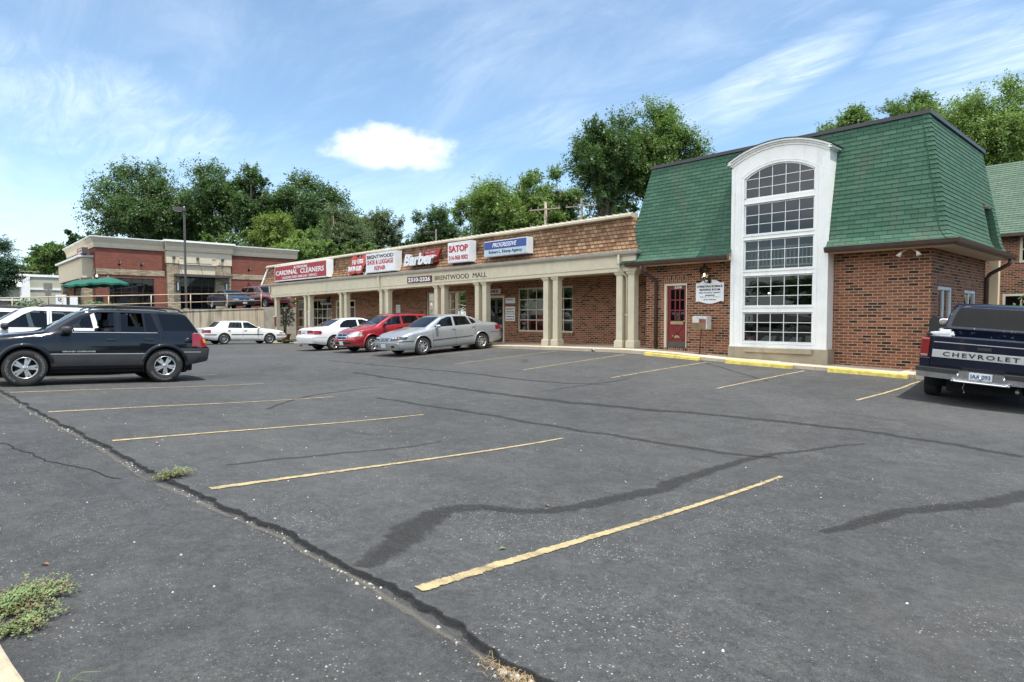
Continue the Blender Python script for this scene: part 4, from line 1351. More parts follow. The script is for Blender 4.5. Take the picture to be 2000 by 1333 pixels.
# door
mb = MB(); FG.box(mb, -11.86, -11.775, -.12, .02, -1.04, 1.02); FG.box(mb, -11.06, -11.03, -.12, .015, -1.04, 1.02); FG.box(mb, -11.775, -11.06, -.12, .02, .955, 1.02)
mb.build('door_frame', m_beige, gb)
mb = MB()
Fd = F('-y', YC)
DX0, DX1, DZ0, DZ1 = -11.775, -11.06, -1.03, .955
px = [-11.775, -11.655, -11.45, -11.395, -11.39]
Fd.box(mb, DX0, DX0 + .115, -.10, -.05, DZ0, DZ1); Fd.box(mb, DX1 - .10, DX1, -.10, -.05, DZ0, DZ1)
Fd.box(mb, DX0 + .115, DX1 - .10, -.10, -.05, DZ0, -.17); Fd.box(mb, DX0 + .115, DX1 - .10, -.10, -.05, .83, DZ1)
a0, a1, b0, b1 = DX0 + .115, DX1 - .10, -.17, .83
for i in (1, 2): u = a0 + (a1 - a0) * i / 3; Fd.box(mb, u - .018, u + .018, -.10, -.055, b0, b1)
for j in (1, 2): z = b0 + (b1 - b0) * j / 3; Fd.box(mb, a0, a1, -.10, -.057, z - .018, z + .018)
# cross brace on the lower panel
for (p, q) in [((a0, -.80), (a1, -.34)), ((a0, -.34), (a1, -.80))]:
    u0, z0 = p; u1, z1 = q; L = math.hypot(u1 - u0, z1 - z0); nx1, nz1 = -(z1 - z0) / L * .018, (u1 - u0) / L * .018
    mb.prism([(u0 - nx1, z0 - nz1), (u1 - nx1, z1 - nz1), (u1 + nx1, z1 + nz1), (u0 + nx1, z0 + nz1)], 'y', YC + .035, YC + .055)
for z in (-.83, -.31): Fd.box(mb, a0, a1, -.05, -.035, z - .018, z + .018)
door = mb.build('door', m_door, gb)
mb = MB(); mb.quad((a0, YC + .08, b0), (a1, YC + .08, b0), (a1, YC + .08, b1), (a0, YC + .08, b1)); mb.build('pane', m_glassd, door)
mb = MB(); Fd.box(mb, DX0 + .02, DX1 - .02, -.05, -.04, DZ0 + .01, DZ0 + .20); mb.build('kick_plate', plain('kick_plate', (.10, .09, .08), .5, .5), door)
m_brass = plain('tarnished_brass', (.42, .34, .18), .4, .6)
mb = MB(); Fd.box(mb, -11.65, -11.18, -.05, -.035, -.31, -.19); Fd.box(mb, -11.58, -11.28, -.05, -.035, -.72, -.64); mb.build('letter_slot', m_brass, door)
mb = MB(); mb.lathe([(.001, -.06), (.028, -.055), (.03, -.03), (.012, -.015), (.012, .04)], 'y', (-11.105, YC + .02, -.18), 12); mb.build('handle', m_brass, door)
text('2328', -11.52, YC + .048, .865, .26, .075, '-y', m_signwhite, name='door_number', parent=door, bold=.03, depth=.004)
# mansard
GP = [(0.62, 1.72), (0.49, 1.80), (0.38, 1.98), (0.31, 2.25), (0.25, 2.61), (0.05, 3.59), (-0.20, 4.86)]
mb = MB()
mansard(mb, GP, -12.72, XC, YC, 23.3, 0.118, 'frl', holes=[(21.75, 22.75, 1.95, 3.12)], gap=(-9.31, -6.63, 4.3), step=.010)
# reveal of the flank window
for zz in range(8):
    za, zb_ = 1.90 + zz * .15, 1.90 + (zz + 1) * .15
    def dd(z): return float(np.interp(z, [p[1] for p in GP], [p[0] for p in GP]))
    mb.quad((XC - .02, 22.75, za), (XC + dd(za) + .03, 22.75, za), (XC + dd(zb_) + .015, 22.75, zb_), (XC - .02, 22.75, zb_), [(0, .01), (.35, .01), (.35, .12), (0, .12)])
mb.build('green_roof', m_green, gb)
mb = MB(); mb.box(XC - .05, XC + .12, 21.76, 22.74, 3.10, 3.13); mb.box(XC - .3, XC - .02, 21.6, 22.9, 3.13, 3.3); mb.build('window_head', m_tan, gb)
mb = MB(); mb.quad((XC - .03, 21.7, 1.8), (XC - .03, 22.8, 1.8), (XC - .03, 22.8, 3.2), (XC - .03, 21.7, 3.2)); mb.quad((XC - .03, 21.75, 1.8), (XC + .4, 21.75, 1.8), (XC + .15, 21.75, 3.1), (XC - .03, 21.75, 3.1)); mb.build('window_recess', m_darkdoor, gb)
mb = MB(); mb.box(-12.5, XC - .22, YC + .25, 23.3, 4.78, 4.90); mb.build('flat_roof', m_roofflat, gb)
mb = MB()
gutter_bar(mb, [(-12.55, 24, -1, 0), (-12.50, 17.80, -1, -1), (XC - .2, 17.80, 1, -1), (XC - .2, 23.45, 1, 0)], [(.03, 4.86), (.050, 4.86), (.050, 4.955), (.0, 4.965), (-.1, 4.965), (-.1, 4.86)])
mb.build('roof_edge', plain('dark_roof_edge', (.055, .052, .060), .45, .2), gb)
# soffit and gutter
mb = MB()
mb.box(-12.95, -9.31, 17.02, 17.72, 1.62, 1.70); mb.box(-6.63, XC + .58, 17.02, 17.72, 1.62, 1.70); mb.box(XC - .1, XC + .58, 17.72, 23.35, 1.62, 1.70)
mb.build('soffit', m_tan, gb)
bg_ = [(-.02, 1.61), (.06, 1.61), (.10, 1.66), (.115, 1.745), (.10, 1.75), (-.02, 1.75)]
mb = MB()
gutter_bar(mb, [(-13.0, 17.02, 0, -1), (-9.31, 17.02, 0, -1)], bg_)
gutter_bar(mb, [(-6.62, 17.02, 0, -1), (XC + .58, 17.02, 1, -1), (XC + .58, 23.4, 1, 0)], bg_)
mb.build('gutter', m_brown, gb)
mb = MB(); mb.tube([(-12.35, 16.98, 1.62), (-12.35, 17.0, 1.42), (-12.20, 17.40, 1.22), (-12.15, 17.53, 1.10), (-12.15, 17.53, -1.09)], .055, 10)
for z in (.9, -.1, -.9): mb.box(-12.22, -12.08, 17.46, 17.6, z, z + .03)
mb.build('downspout', m_brown, gb)
mb = MB(); mb.tube([(XC + .62, 22.9, 1.62), (XC + .60, 22.9, 1.48), (XC + .15, 22.95, 1.22), (XC + .07, 22.95, 1.1), (XC + .07, 22.95, -1.5)], .055, 10); mb.build('downspout', m_brown, gb)
# bay: stone base, white surround, five sash rows
BX0, BX1, BY = -9.32, -6.62, 17.2
mb = MB()
mb.bbox(BX0 - .05, BX1 + .06, BY - .04, YC + .1, -1.7, -.90, .015); mb.bbox(-8.85, -6.95, BY - .12, BY, -1.04, -.905, .01)
mb.build('bay_base', m_conc, gb)
gx0, gx1 = -8.95, -6.99
zr_ = [(3.30, None), (2.28, 3.16), (1.27, 2.14), (.25, 1.12), (-.76, .09)]


def arc(x0, x1, zs, za, n=16, x_lo=None, x_hi=None):
    hc = (x1 - x0) / 2; rise = za - zs; rad = (hc * hc + rise * rise) / (2 * rise); cx_ = (x0 + x1) / 2; cz = za - rad
    t = math.asin(hc / rad)
    return [(cx_ + rad * math.sin(-t + 2 * t * k / n), cz + rad * math.cos(-t + 2 * t * k / n)) for k in range(n + 1)]


mb = MB()
Y0, Y1 = BY, BY + .16
mb.box(BX0, gx0, Y0, Y1, -.90, 3.90); mb.box(gx1, BX1, Y0, Y1, -.90, 3.90)
for z0, z1 in [(3.16, 3.30), (2.14, 2.28), (1.12, 1.27), (.09, .25), (-.90, -.76)]: mb.box(gx0, gx1, Y0 + .012, Y1, z0, z1)
glA = arc(gx0, gx1, 3.90, 4.20)
outA = arc(BX0, BX1, 4.26, 4.64)
mb.prism([(BX0, 3.90)] + glA + [(BX1, 3.90)] + outA[::-1], 'y', Y0, Y1)
# side cheeks, from the bay face back to the wall and roof
mb.box(BX0, BX0 + .08, Y1, 18.2, -.90, 4.25); mb.box(BX1 - .08, BX1, Y1, 18.2, -.90, 4.25)
# barrel top
n_ = len(outA)
mb.add([(p[0], Y1, p[1]) for p in outA] + [(p[0], 18.4, p[1]) for p in outA], [(i, i + 1, n_ + i + 1, n_ + i) for i in range(n_ - 1)], True)
# raised boards at the edges and an inner casing line
mb.box(BX0 - .012, BX0 + .09, Y0 - .018, Y0, -.90, 4.22); mb.box(BX1 - .09, BX1 + .012, Y0 - .018, Y0, -.90, 4.22)
mb.box(BX0 - .02, BX1 + .02, Y0 - .03, Y0, -.93, -.86)
mb.box(gx0 - .10, gx0 - .085, Y0 - .010, Y0, -.80, 3.9); mb.box(gx1 + .085, gx1 + .10, Y0 - .010, Y0, -.80, 3.9)
iA, oA = arc(gx0 - .10, gx1 + .10, 3.92, 4.275), arc(gx0 - .085, gx1 + .085, 3.92, 4.26)
mb.prism(iA + oA[::-1], 'y', Y0 - .010, Y0)
bay = mb.build('bay_surround', m_white, gb)
mb = MB()
for (ov, zt0, zt1, yy, z_lo) in [(.00, 4.26, 4.64, .03, .10), (.04, 4.31, 4.70, .07, .07), (.10, 4.345, 4.745, .13, .045)]:
    A = arc(BX0 - ov, BX1 + ov, zt0, zt1, 24); B = [(x, z + z_lo) for x, z in A]
    mb.prism(A + B[::-1], 'y', Y0 - yy, Y1 + .02)
    # returns along the cheeks
    mb.box(BX0 - ov, BX0, Y0 - yy, 18.0, zt0 - .02, zt0 + z_lo - .01); mb.box(BX1, BX1 + ov + .001, Y0 - yy, 18.0, zt0 - .02, zt0 + z_lo - .01)
mb.build('cornice', m_white, bay)
mb = MB(); A = arc(BX0 - .13, BX1 + .13, 4.385, 4.79, 24); B = [(x, z + .02) for x, z in A]; mb.prism(A + B[::-1], 'y', Y0 - .15, 18.6); mb.build('bay_roof', m_black, bay)
for (z0, z1) in zr_:
    mb = MB(); d0, d1 = Y0 + .045, Y0 + .10
    fw = .035
    if z1 is None:
        top_o = arc(gx0, gx1, 3.90, 4.20); top_i = [(x * 1.0 + (-7.97 - x) * (fw / .98), z - fw) for x, z in top_o]
        mb.prism(top_o + top_i[::-1], 'y', d0, d1)
        mb.box(gx0, gx0 + fw, d0, d1, z0, 3.90); mb.box(gx1 - fw, gx1, d0, d1, z0, 3.90); mb.box(gx0, gx1, d0, d1, z0, z0 + fw)
        zt = lambda x: float(np.interp(x, [p[0] for p in top_o], [p[1] for p in top_o])) - .02
    else:
        mb.box(gx0, gx0 + fw, d0, d1, z0, z1); mb.box(gx1 - fw, gx1, d0, d1, z0, z1)
        mb.box(gx0 + fw, gx1 - fw, d0, d1, z0, z0 + fw); mb.box(gx0 + fw, gx1 - fw, d0, d1, z1 - fw, z1)
        mb.box(gx0 - .02, gx1 + .02, Y0 - .006, Y0 + .05, z1, z1 + .02); mb.box(gx0 - .03, gx1 + .03, Y0 - .012, Y0 + .05, z0 - .035, z0)
        zt = lambda x: z1 - fw
    for i in range(1, 5):
        x = gx0 + fw + (gx1 - gx0 - 2 * fw) * i / 5
        mb.box(x - .0075, x + .0075, d0 + .01, d0 + .045, z0 + fw, zt(x))
    for j in range(1, 3):
        h = (.86 - 2 * fw) / 3; z = z0 + fw + h * j
        mb.box(gx0 + fw, gx1 - fw, d0 + .012, d0 + .043, z - .0075, z + .0075)
    wnd = mb.build('window', m_white, bay)
    mb = MB()
    yg = d0 + .03
    if z1 is None: mb.add([(gx0, yg, z0), (gx1, yg, z0)] + [(p[0], yg, p[1] - .01) for p in glA[::-1]], [tuple(range(2 + len(glA)))])
    else: mb.quad((gx0, yg, z0), (gx1, yg, z0), (gx1, yg, z1), (gx0, yg, z1))
    mb.build('pane', m_glass, wnd)
# the room behind the bay
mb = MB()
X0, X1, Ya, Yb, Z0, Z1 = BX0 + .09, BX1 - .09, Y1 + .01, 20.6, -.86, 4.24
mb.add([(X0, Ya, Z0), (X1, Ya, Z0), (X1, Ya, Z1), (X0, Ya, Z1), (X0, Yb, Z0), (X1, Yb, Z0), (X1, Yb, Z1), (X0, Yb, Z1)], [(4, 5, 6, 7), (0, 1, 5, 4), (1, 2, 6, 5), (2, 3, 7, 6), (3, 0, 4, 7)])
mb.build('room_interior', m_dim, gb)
# rail added inside to stand for the balcony reflected in the third sash
r = MB(); r.box(X0 + .01, X1 - .01, 18.0, 18.06, 1.95, 2.0); r.box(X0 + .01, X1 - .01, 18.0, 18.06, 1.42, 1.46)
x = X0 + .1
while x < X1 - .05: r.box(x, x + .025, 18.015, 18.045, 1.45, 1.96); x += .115
r.build('reflected_rail', m_white, gb)
r = MB(); r.box(X0, X1, 18.0, 20.6, 1.16, 1.36); r.build('upper_floor', plain('pale_floor_edge', (.5, .5, .47), .7), gb)

# ================================================================== things by the green-roofed building
# gas-style wall lantern, lit
r = empty('wall_lantern', (-10.27, 17.6, .95), label='black carriage lantern with a lit bulb above the white reading room sign', cat='lamp')
cx_, cy_ = -10.27, 17.33
mb = MB()
def ring4(rr, z): return [(cx_ + a * rr, cy_ + b * rr, z) for a, b in ((-1, -1), (1, -1), (1, 1), (-1, 1))]
for (r0, z0, r1, z1) in [(.115, 1.42, .015, 1.53), (.135, 1.405, .115, 1.42), (.02, 1.52, .03, 1.56)]:
    mb.add(ring4(r0, z0) + ring4(r1, z1), [(0, 1, 5, 4), (1, 2, 6, 5), (2, 3, 7, 6), (3, 0, 4, 7), (4, 5, 6, 7), (3, 2, 1, 0)])
for a, b in ((-1, -1), (1, -1), (1, 1), (-1, 1)): mb.tube([(cx_ + a * .068, cy_ + b * .068, 1.10), (cx_ + a * .112, cy_ + b * .112, 1.41)], .009, 5)
mb.box(cx_ - .072, cx_ + .072, cy_ - .072, cy_ + .072, 1.085, 1.11)
mb.tube([(cx_, cy_, 1.56), (cx_, cy_, 1.60)], .012, 6)
mb.tube([(cx_, cy_, 1.085), (cx_, cy_ + .02, 1.02), (cx_, cy_ + .16, 1.00), (cx_, cy_ + .26, 1.08)], .014, 6); mb.box(cx_ - .05, cx_ + .05, 17.575, 17.6, 1.0, 1.2)
mb.build('lantern_frame', m_black, r)
mb = MB()
lo, hi = ring4(.066, 1.105), ring4(.11, 1.41)
mb.add(lo + hi, [(0, 1, 5, 4), (1, 2, 6, 5), (2, 3, 7, 6), (3, 0, 4, 7)]); mb.build('lantern_glass', glass('lantern_glass', (.8, .8, .75), .12), r)
m_bulb, ntb, bb = newmat('lit_bulb'); bb.inputs['Emission Color'].default_value = (1, .78, .42, 1); bb.inputs['Emission Strength'].default_value = 6; bb.inputs['Base Color'].default_value = (.8, .7, .5, 1)
mb = MB(); mb.lathe([(.001, 1.18), (.022, 1.19), (.028, 1.23), (.022, 1.27), (.001, 1.285)], 'z', (cx_, cy_, 0), 12); mb.build('bulb', m_bulb, r)
# scrolled reading-room sign
r = empty('reading_room_sign', (-10.2, 17.56, .35), label='white scroll-topped reading room sign with black lettering on the brick', cat='sign')
sx0, sx1, sz0, sz1 = -10.68, -9.74, .40, 1.02
def scroll():
    p = [(sx0, sz0 + .02), (sx0 + .10, sz0 + .04)]
    for k in range(1, 8): t = k / 8; p.append((sx0 + .10 + (sx1 - sx0 - .2) * t, sz0 + .04 - .08 * math.sin(math.pi * t)))
    p += [(sx1 - .10, sz0 + .04), (sx1, sz0 + .02), (sx1, sz1 - .02), (sx1 - .10, sz1 - .035)]
    m = (sx0 + sx1) / 2
    R_ = []
    for k in range(9):
        t = k / 8; R_.append((.37 - t * .31, -.035 + .10 * math.sin(t * 1.9)))
    R_ += [(.055, .03), (.075, -.01), (.035, -.04), (0.0, -.045)]
    p += [(m + a, sz1 + b) for a, b in R_]
    p += [(m - a, sz1 + b) for a, b in R_[::-1][1:]]
    p += [(sx0 + .10, sz1 - .035), (sx0, sz1 - .02)]
    return p
mb = MB(); mb.prism(scroll(), 'y', 17.545, 17.575); mb.build('board', m_signwhite, r)
yy = 17.543
text('CHRISTIAN SCIENCE', -10.64, yy, .855, .86, .068, '-y', m_black, parent=r, bold=.03, depth=.004)
text('READING ROOM', -10.55, yy, .755, .69, .068, '-y', m_black, parent=r, bold=.03, depth=.004)
text('FREE LENDING LIBRARY', -10.58, yy, .675, .75, .042, '-y', m_black, parent=r, shear=.3, depth=.004)
mb = MB(); mb.box(-10.36, -10.04, yy - .003, yy + .002, .605, .632); mb.build('print_bar', m_black, r)
text('MON - FRI   10 - 4   SAT 10 - 2', -10.54, yy, .55, .66, .032, '-y', m_black, parent=r, depth=.004)
text('All Are Welcome', -10.42, yy, .465, .42, .045, '-y', m_black, parent=r, shear=.35, depth=.004)
# leaflet box on a stand
r = empty('leaflet_stand', (-10.27, 17.15, -1.2), label='white and brown leaflet box on a rusty round-based stand', cat='leaflet stand')
mb = MB(); mb.lathe([(.001, -1.155), (.22, -1.165), (.26, -1.21), (.001, -1.215)], 'z', (-10.27, 17.12, 0), 24); mb.tube([(-10.27, 17.12, -1.16), (-10.22, 17.12, -.40)], .018, 8); mb.build('stand', plain('rusty_iron', (.12, .045, .025), .8, .3, var=.3, scale=14), r)
mb = MB(); mb.bbox(-10.45, -9.97, 16.98, 17.26, -.42, -.02, .02)
bx = mb.build('leaflet_box', plain('leaflet_box_cream', (.62, .60, .54), .5, var=.06), r)
mb = MB(); mb.box(-10.455, -9.99, 16.972, 16.98, -.41, -.22); mb.build('box_front', plain('smoky_brown_plastic', (.22, .15, .08), .3, var=.2), r)
mb = MB(); mb.box(-10.22, -9.99, 16.970, 16.978, -.215, -.11); mb.build('leaflet', plain('faded_leaflet', (.24, .06, .06), .6, var=.4, scale=25), r)
mb = MB(); mb.box(-10.33, -10.08, 16.968, 16.976, -.085, -.03); mb.build('paper_label', m_paleblue, r)
# things in the bay window
r = empty('flower_pot', (-7.95, 17.75, -.84), label='pale pot of wild flowers behind the lowest bay window panes', cat='flowers')
mb = MB(); mb.lathe([(.001, -.83), (.11, -.83), (.15, -.60), (.13, -.60), (.001, -.62)], 'z', (-7.95, 17.75, 0), 16); mb.build('pot', plain('grey_pot', (.30, .32, .30), .6), r)
mb = MB(); rr = random.Random(9)
for k in range(260):
    a = rr.random() * 6.28; e = rr.random() * 1.2; L_ = .10 + .26 * rr.random()
    p = Vector((-7.95 + L_ * math.sin(e) * math.cos(a), 17.75 + .6 * L_ * math.sin(e) * math.sin(a), -.60 + L_ * math.cos(e)))
    s_ = .018 + .012 * rr.random(); n_ = Vector((rr.gauss(0, 1), rr.gauss(0, 1), rr.gauss(0, 1))).normalized(); t_ = n_.orthogonal().normalized(); b_ = n_.cross(t_)
    mb.quad(p - t_ * s_, p + b_ * s_, p + t_ * s_, p - b_ * s_)
mb.build('foliage', plain('leaf_inside', (.10, .20, .07), .6, var=.3), r)
mb = MB()
for k in range(60):
    a = rr.random() * 6.28; e = rr.random() * 1.1; L_ = .22 + .18 * rr.random()
    p = Vector((-7.95 + L_ * math.sin(e) * math.cos(a), 17.75 + .6 * L_ * math.sin(e) * math.sin(a), -.60 + L_ * math.cos(e)))
    s_ = .020; n_ = Vector((rr.gauss(0, .3), -1, rr.gauss(0, .3))).normalized(); t_ = n_.orthogonal().normalized(); b_ = n_.cross(t_)
    mb.quad(p - t_ * s_, p + b_ * s_, p + t_ * s_, p - b_ * s_)
mb.build('blossom', plain('blue_white_flower', (.45, .50, .70), .6, var=.4, scale=30), r)
for u0, u1, z0, z1, lab in [(-8.55, -8.12, -.72, -.58, 'open white book lying on the bay sill, left of the flower pot'), (-7.75, -7.40, -.72, -.60, 'open white book lying on the bay sill, right of the flower pot')]:
    m_ = (u0 + u1) / 2
    mb = MB(); mb.add([(u0, 17.45, z0), (m_, 17.45, z0 - .01), (u1, 17.45, z0), (u0 + .06, 17.66, z1), (m_, 17.66, z1 - .01), (u1 - .03, 17.66, z1), (u0, 17.47, z0 - .03), (u1, 17.47, z0 - .03), (u1 - .03, 17.68, z1 - .03), (u0 + .06, 17.68, z1 - .03)],
                      [(0, 1, 4, 3), (1, 2, 5, 4), (0, 6, 7, 2, 1), (3, 4, 5, 8, 9), (6, 9, 8, 7), (0, 3, 9, 6), (2, 7, 8, 5)])
    o = mb.build('open_book', m_signwhite); tag(o, lab, 'book', 'books on display in the bay window')
mb = MB(); mb.box(-7.28, -7.06, 17.50, 17.52, -.76, -.55); o = mb.build('display_card', plain('cream_card', (.55, .56, .48), .7)); tag(o, 'cream card standing at the right end of the bay window', 'card')
r = empty('open_sign', (-8.78, 17.32, -.74), label='red and white open sign in the lowest bay window corner', cat='sign')
mb = MB(); mb.box(-8.91, -8.64, 17.315, 17.325, -.74, -.58); mb.build('board', m_redtxt, r)
text('Christian', -8.88, 17.313, -.645, .2, .04, '-y', m_signwhite, parent=r, depth=.003)
text('OPEN', -8.88, 17.313, -.725, .2, .06, '-y', m_signwhite, parent=r, depth=.003, bold=.03)
r = empty('figure_card', (-8.8, 17.32, -.2), label='white card with a small dark figure in the upper corner pane', cat='card')
mb = MB(); mb.box(-8.91, -8.70, 17.315, 17.325, -.20, .03); mb.build('board', m_signwhite, r)
mb = MB(); mb.prism([(-8.82, -.16), (-8.79, -.16), (-8.785, -.08), (-8.77, -.05), (-8.79, -.04), (-8.795, -.01), (-8.815, -.01), (-8.82, -.04), (-8.84, -.05), (-8.82, -.08)], 'y', 17.311, 17.316); mb.build('print', m_black, r)
for x, y, z, k in [(-7.25, 18.6, .78, 0), (-7.12, 18.9, .76, 1), (-7.5, 18.5, .77, 2), (-8.75, 18.4, .66, 3)]:
    r = empty('ceiling_lamp', (x, y, 1.15), label=['small glowing ceiling lamp seen through the fourth bay sash, second from right', 'small glowing ceiling lamp seen through the fourth bay sash, rightmost',
              'small glowing ceiling lamp seen through the fourth bay sash, third from right', 'small glowing lamp seen at the left end of the fourth bay sash'][k], cat='lamp', group='lit lamps inside the bay room')
    mb = MB(); mb.tube([(x, y, 1.15), (x, y, z + .03)], .006, 5); mb.build('cord', m_black, r)
    mb = MB(); mb.lathe([(.001, -.022), (.025, -.012), (.028, .01), (.001, .03)], 'z', (x, y, z), 10); mb.build('bulb', m_bulb, r)
mb = MB(); mb.bbox(-9.1, -6.85, 17.4, 18.0, -.84, -.76, .01); o = mb.build('display_shelf', plain('brown_shelf', (.12, .08, .05), .6)); tag(o, 'dark display shelf inside the bottom of the bay window', 'shelf')

# yellow painted kerb blocks
for x0, x1, za, zb, lab in [(-11.75, -9.85, -1.17, -1.24, 'yellow painted parking kerb in front of the red door'), (-9.0, -7.15, -1.25, -1.31, 'yellow painted parking kerb in front of the white bay window'),
                            (-6.25, -4.50, -1.31, -1.375, 'yellow painted parking kerb at the brick corner, rightmost')]:
    mb = MB()
    y0, y1 = 16.30, 16.49
    zz0, zz1 = za - .10, zb - .12
    mb.add([(x0, y0, zz0 - .03), (x1, y0, zz1 - .03), (x1, y1, zz1 - .03), (x0, y1, zz0 - .03), (x0 + .01, y0 + .03, za + .012), (x1 - .01, y0 + .03, zb + .012), (x1 - .01, y1 - .01, zb + .02), (x0 + .01, y1 - .01, za + .02)],
           [(3, 2, 1, 0), (4, 5, 6, 7), (0, 1, 5, 4), (1, 2, 6, 5), (2, 3, 7, 6), (3, 0, 4, 7)])
    o = mb.build('parking_kerb', m_yellow)
    md = o.modifiers.new('edge', 'BEVEL'); md.width = .012; md.segments = 2
    tag(o, lab, 'parking kerb', 'yellow parking kerbs')
# floodlights under the eave corner
r = empty('floodlight', (-4.6, 17.3, 1.6), label='pair of small beige floodlights under the eave at the brick corner', cat='lamp')
mb = MB()
mb.lathe([(.001, 1.60), (.05, 1.60), (.05, 1.62)], 'z', (-4.75, 17.25, 0), 12)
for dx_ in (-.16, .16):
    mb.tube([(-4.75, 17.25, 1.60), (-4.75 + dx_ * .5, 17.2, 1.56), (-4.75 + dx_, 17.15, 1.52)], .012, 6)
mb.build('bracket', m_tan, r)
for dx_ in (-.16, .16):
    mb = MB(); p0 = Vector((-4.75 + dx_, 17.15, 1.52)); p1 = p0 + Vector((dx_ * .35, -.03, -.11)); mb.tube([p0, p0.lerp(p1, .4), p1], [.025, .035, .062], 12); mb.build('lamp_head', plain('lamp_beige', (.60, .55, .45), .5), r)
# black rounded letterbox on a post beyond the corner (seen by the pickup)
r = empty('letterbox', (-3.98, 16.9, -1.4), label='black round-topped letterbox between the brick corner and the pickup', cat='letterbox')
mb = MB(); mb.prism([(-4.30, -.42), (-4.07, -.42)] + [(-4.185 + .12 * math.cos(a), -.15 + .13 * math.sin(a)) for a in [math.pi * k / 12 for k in range(13)]], 'y', 17.15, 17.55); mb.build('box_body', m_black, r)
mb = MB(); mb.box(-4.23, -4.15, 17.3, 17.38, -1.5, -.42); mb.build('post', m_brown, r)
# white porch post and beyond
r = empty('porch_post', (-4.36, 24.2, -1.5), label='tall cream porch post behind the green-roofed building corner', cat='post')
mb = MB(); mb.bbox(-4.48, -4.24, 24.05, 24.29, -1.7, 1.75, .012); mb.bbox(-4.52, -4.20, 24.01, 24.33, -1.7, -1.4, .012); mb.build('post', m_tan, r)

# ================================================================== building to the right behind
hb_ = empty('brick_house', (-2, 35, -1.6), label='brick house with pale green shingle roof beyond the green-roofed building', cat='building')
FH = F('-y', 35.0)
mb = MB(); hh = [(-5.45, -4.2, 2.30, 3.45), (-6.0, -4.15, -.65, .95), (-2.5, -1.2, 2.3, 3.45), (-2.5, -1.0, -.6, .95)]
FH.wall(mb, -9.5, 8, -2.2, 3.55, .25, [hh[0], hh[2]])
mb = MB(); FH.wall(mb, -9.5, 8, -2.2, 1.6, .25, [hh[1], hh[3]]); FH.wall(mb, -9.5, 8, 1.6, 3.6, .25, [hh[0], hh[2]])
mb.build('brick_wall', m_brick, hb_)
for h in hh: window(FH, *h, 2 if h[2] > 1 else 3, 2, hb_, m_beige, fw=.10, mw=.05, d=.0)
mb = MB(); [room(FH, mb, *h) for h in hh]; mb.build('room_interior', m_dark, hb_)
mb = MB()
P0, P1 = Vector((34.4, 3.55)), Vector((37.9, 7.25)); n = 34
for k in range(n):
    a, b = P0.lerp(P1, k / n), P0.lerp(P1, (k + 1) / n)
    mb.quad((-9.8, a.x - .01, a.y + .012), (9, a.x - .01, a.y + .012), (9, b.x, b.y), (-9.8, b.x, b.y), [(-9.8, k * .15 + .002), (9, k * .15 + .002), (9, (k + 1) * .15 - .002), (-9.8, (k + 1) * .15 - .002)])
mb.build('green_roof', shingle('pale_green_shingle', [(0, (.10, .155, .112)), (1, (.135, .19, .14))], wb=.36, hb=.15), hb_)
mb = MB(); mb.prism([(34.35, 3.42), (34.35, 3.56), (41.4, 3.56), (41.4, 3.42)], 'x', -9.85, 9.05); mb.build('eave', m_brown, hb_)
mb = MB(); mb.prism([(34.6, 3.57), (37.9, 7.2), (41.2, 3.57)], 'x', -9.78, 8.98); mb.build('gable', m_brick, hb_)
m_bush = plain('shrub_leaf', (.05, .11, .03), .7, var=.35)
m_flower = plain('red_flower', (.50, .05, .06), .6, var=.3, scale=20)


def leaf_shrub(name, c, rx, rz, n, mat, label, cat='shrub', flower=None, seed=1, size=.05, group=None):
    r = empty(name, c, label=label, cat=cat, group=group)
    rr = random.Random(seed)
    mb, fl = MB(), MB()
    for k in range(n):
        while True:
            p = Vector((rr.uniform(-1, 1), rr.uniform(-1, 1), rr.uniform(0, 1)))
            if .35 < p.length < 1 + .15 * math.sin(7 * p.x + 5 * p.y): break
        q = Vector((c[0] + p.x * rx, c[1] + p.y * rx, c[2] + p.z * rz))
        s_ = size * (.6 + rr.random() * .8); n_ = (p + Vector((rr.gauss(0, .7), rr.gauss(0, .7), rr.gauss(.3, .6)))).normalized(); t_ = n_.orthogonal().normalized(); t_ = (Matrix.Rotation(rr.random() * 6.28, 3, n_) @ t_); b_ = n_.cross(t_)
        (fl if flower and rr.random() < .13 else mb).quad(q - t_ * s_, q - b_ * s_ * .5, q + t_ * s_, q + b_ * s_ * .5)
    mb.build('foliage', mat, r, fix=False)
    if flower: fl.build('blossom', flower, r, fix=False)
    st = MB()
    for k in range(5):
        a = k * 1.3; st.tube([(c[0], c[1], c[2] - .05), (c[0] + rx * .5 * math.cos(a), c[1] + rx * .5 * math.sin(a), c[2] + rz * .6)], .012, 4)
    st.build('stem', m_wood, r)
    return r


leaf_shrub('flowering_shrub', (-3.6, 26.5, -1.5), 1.0, 2.15, 1500, m_bush, 'flowering shrub with red blooms beyond the cream porch post', flower=m_flower, size=.075)

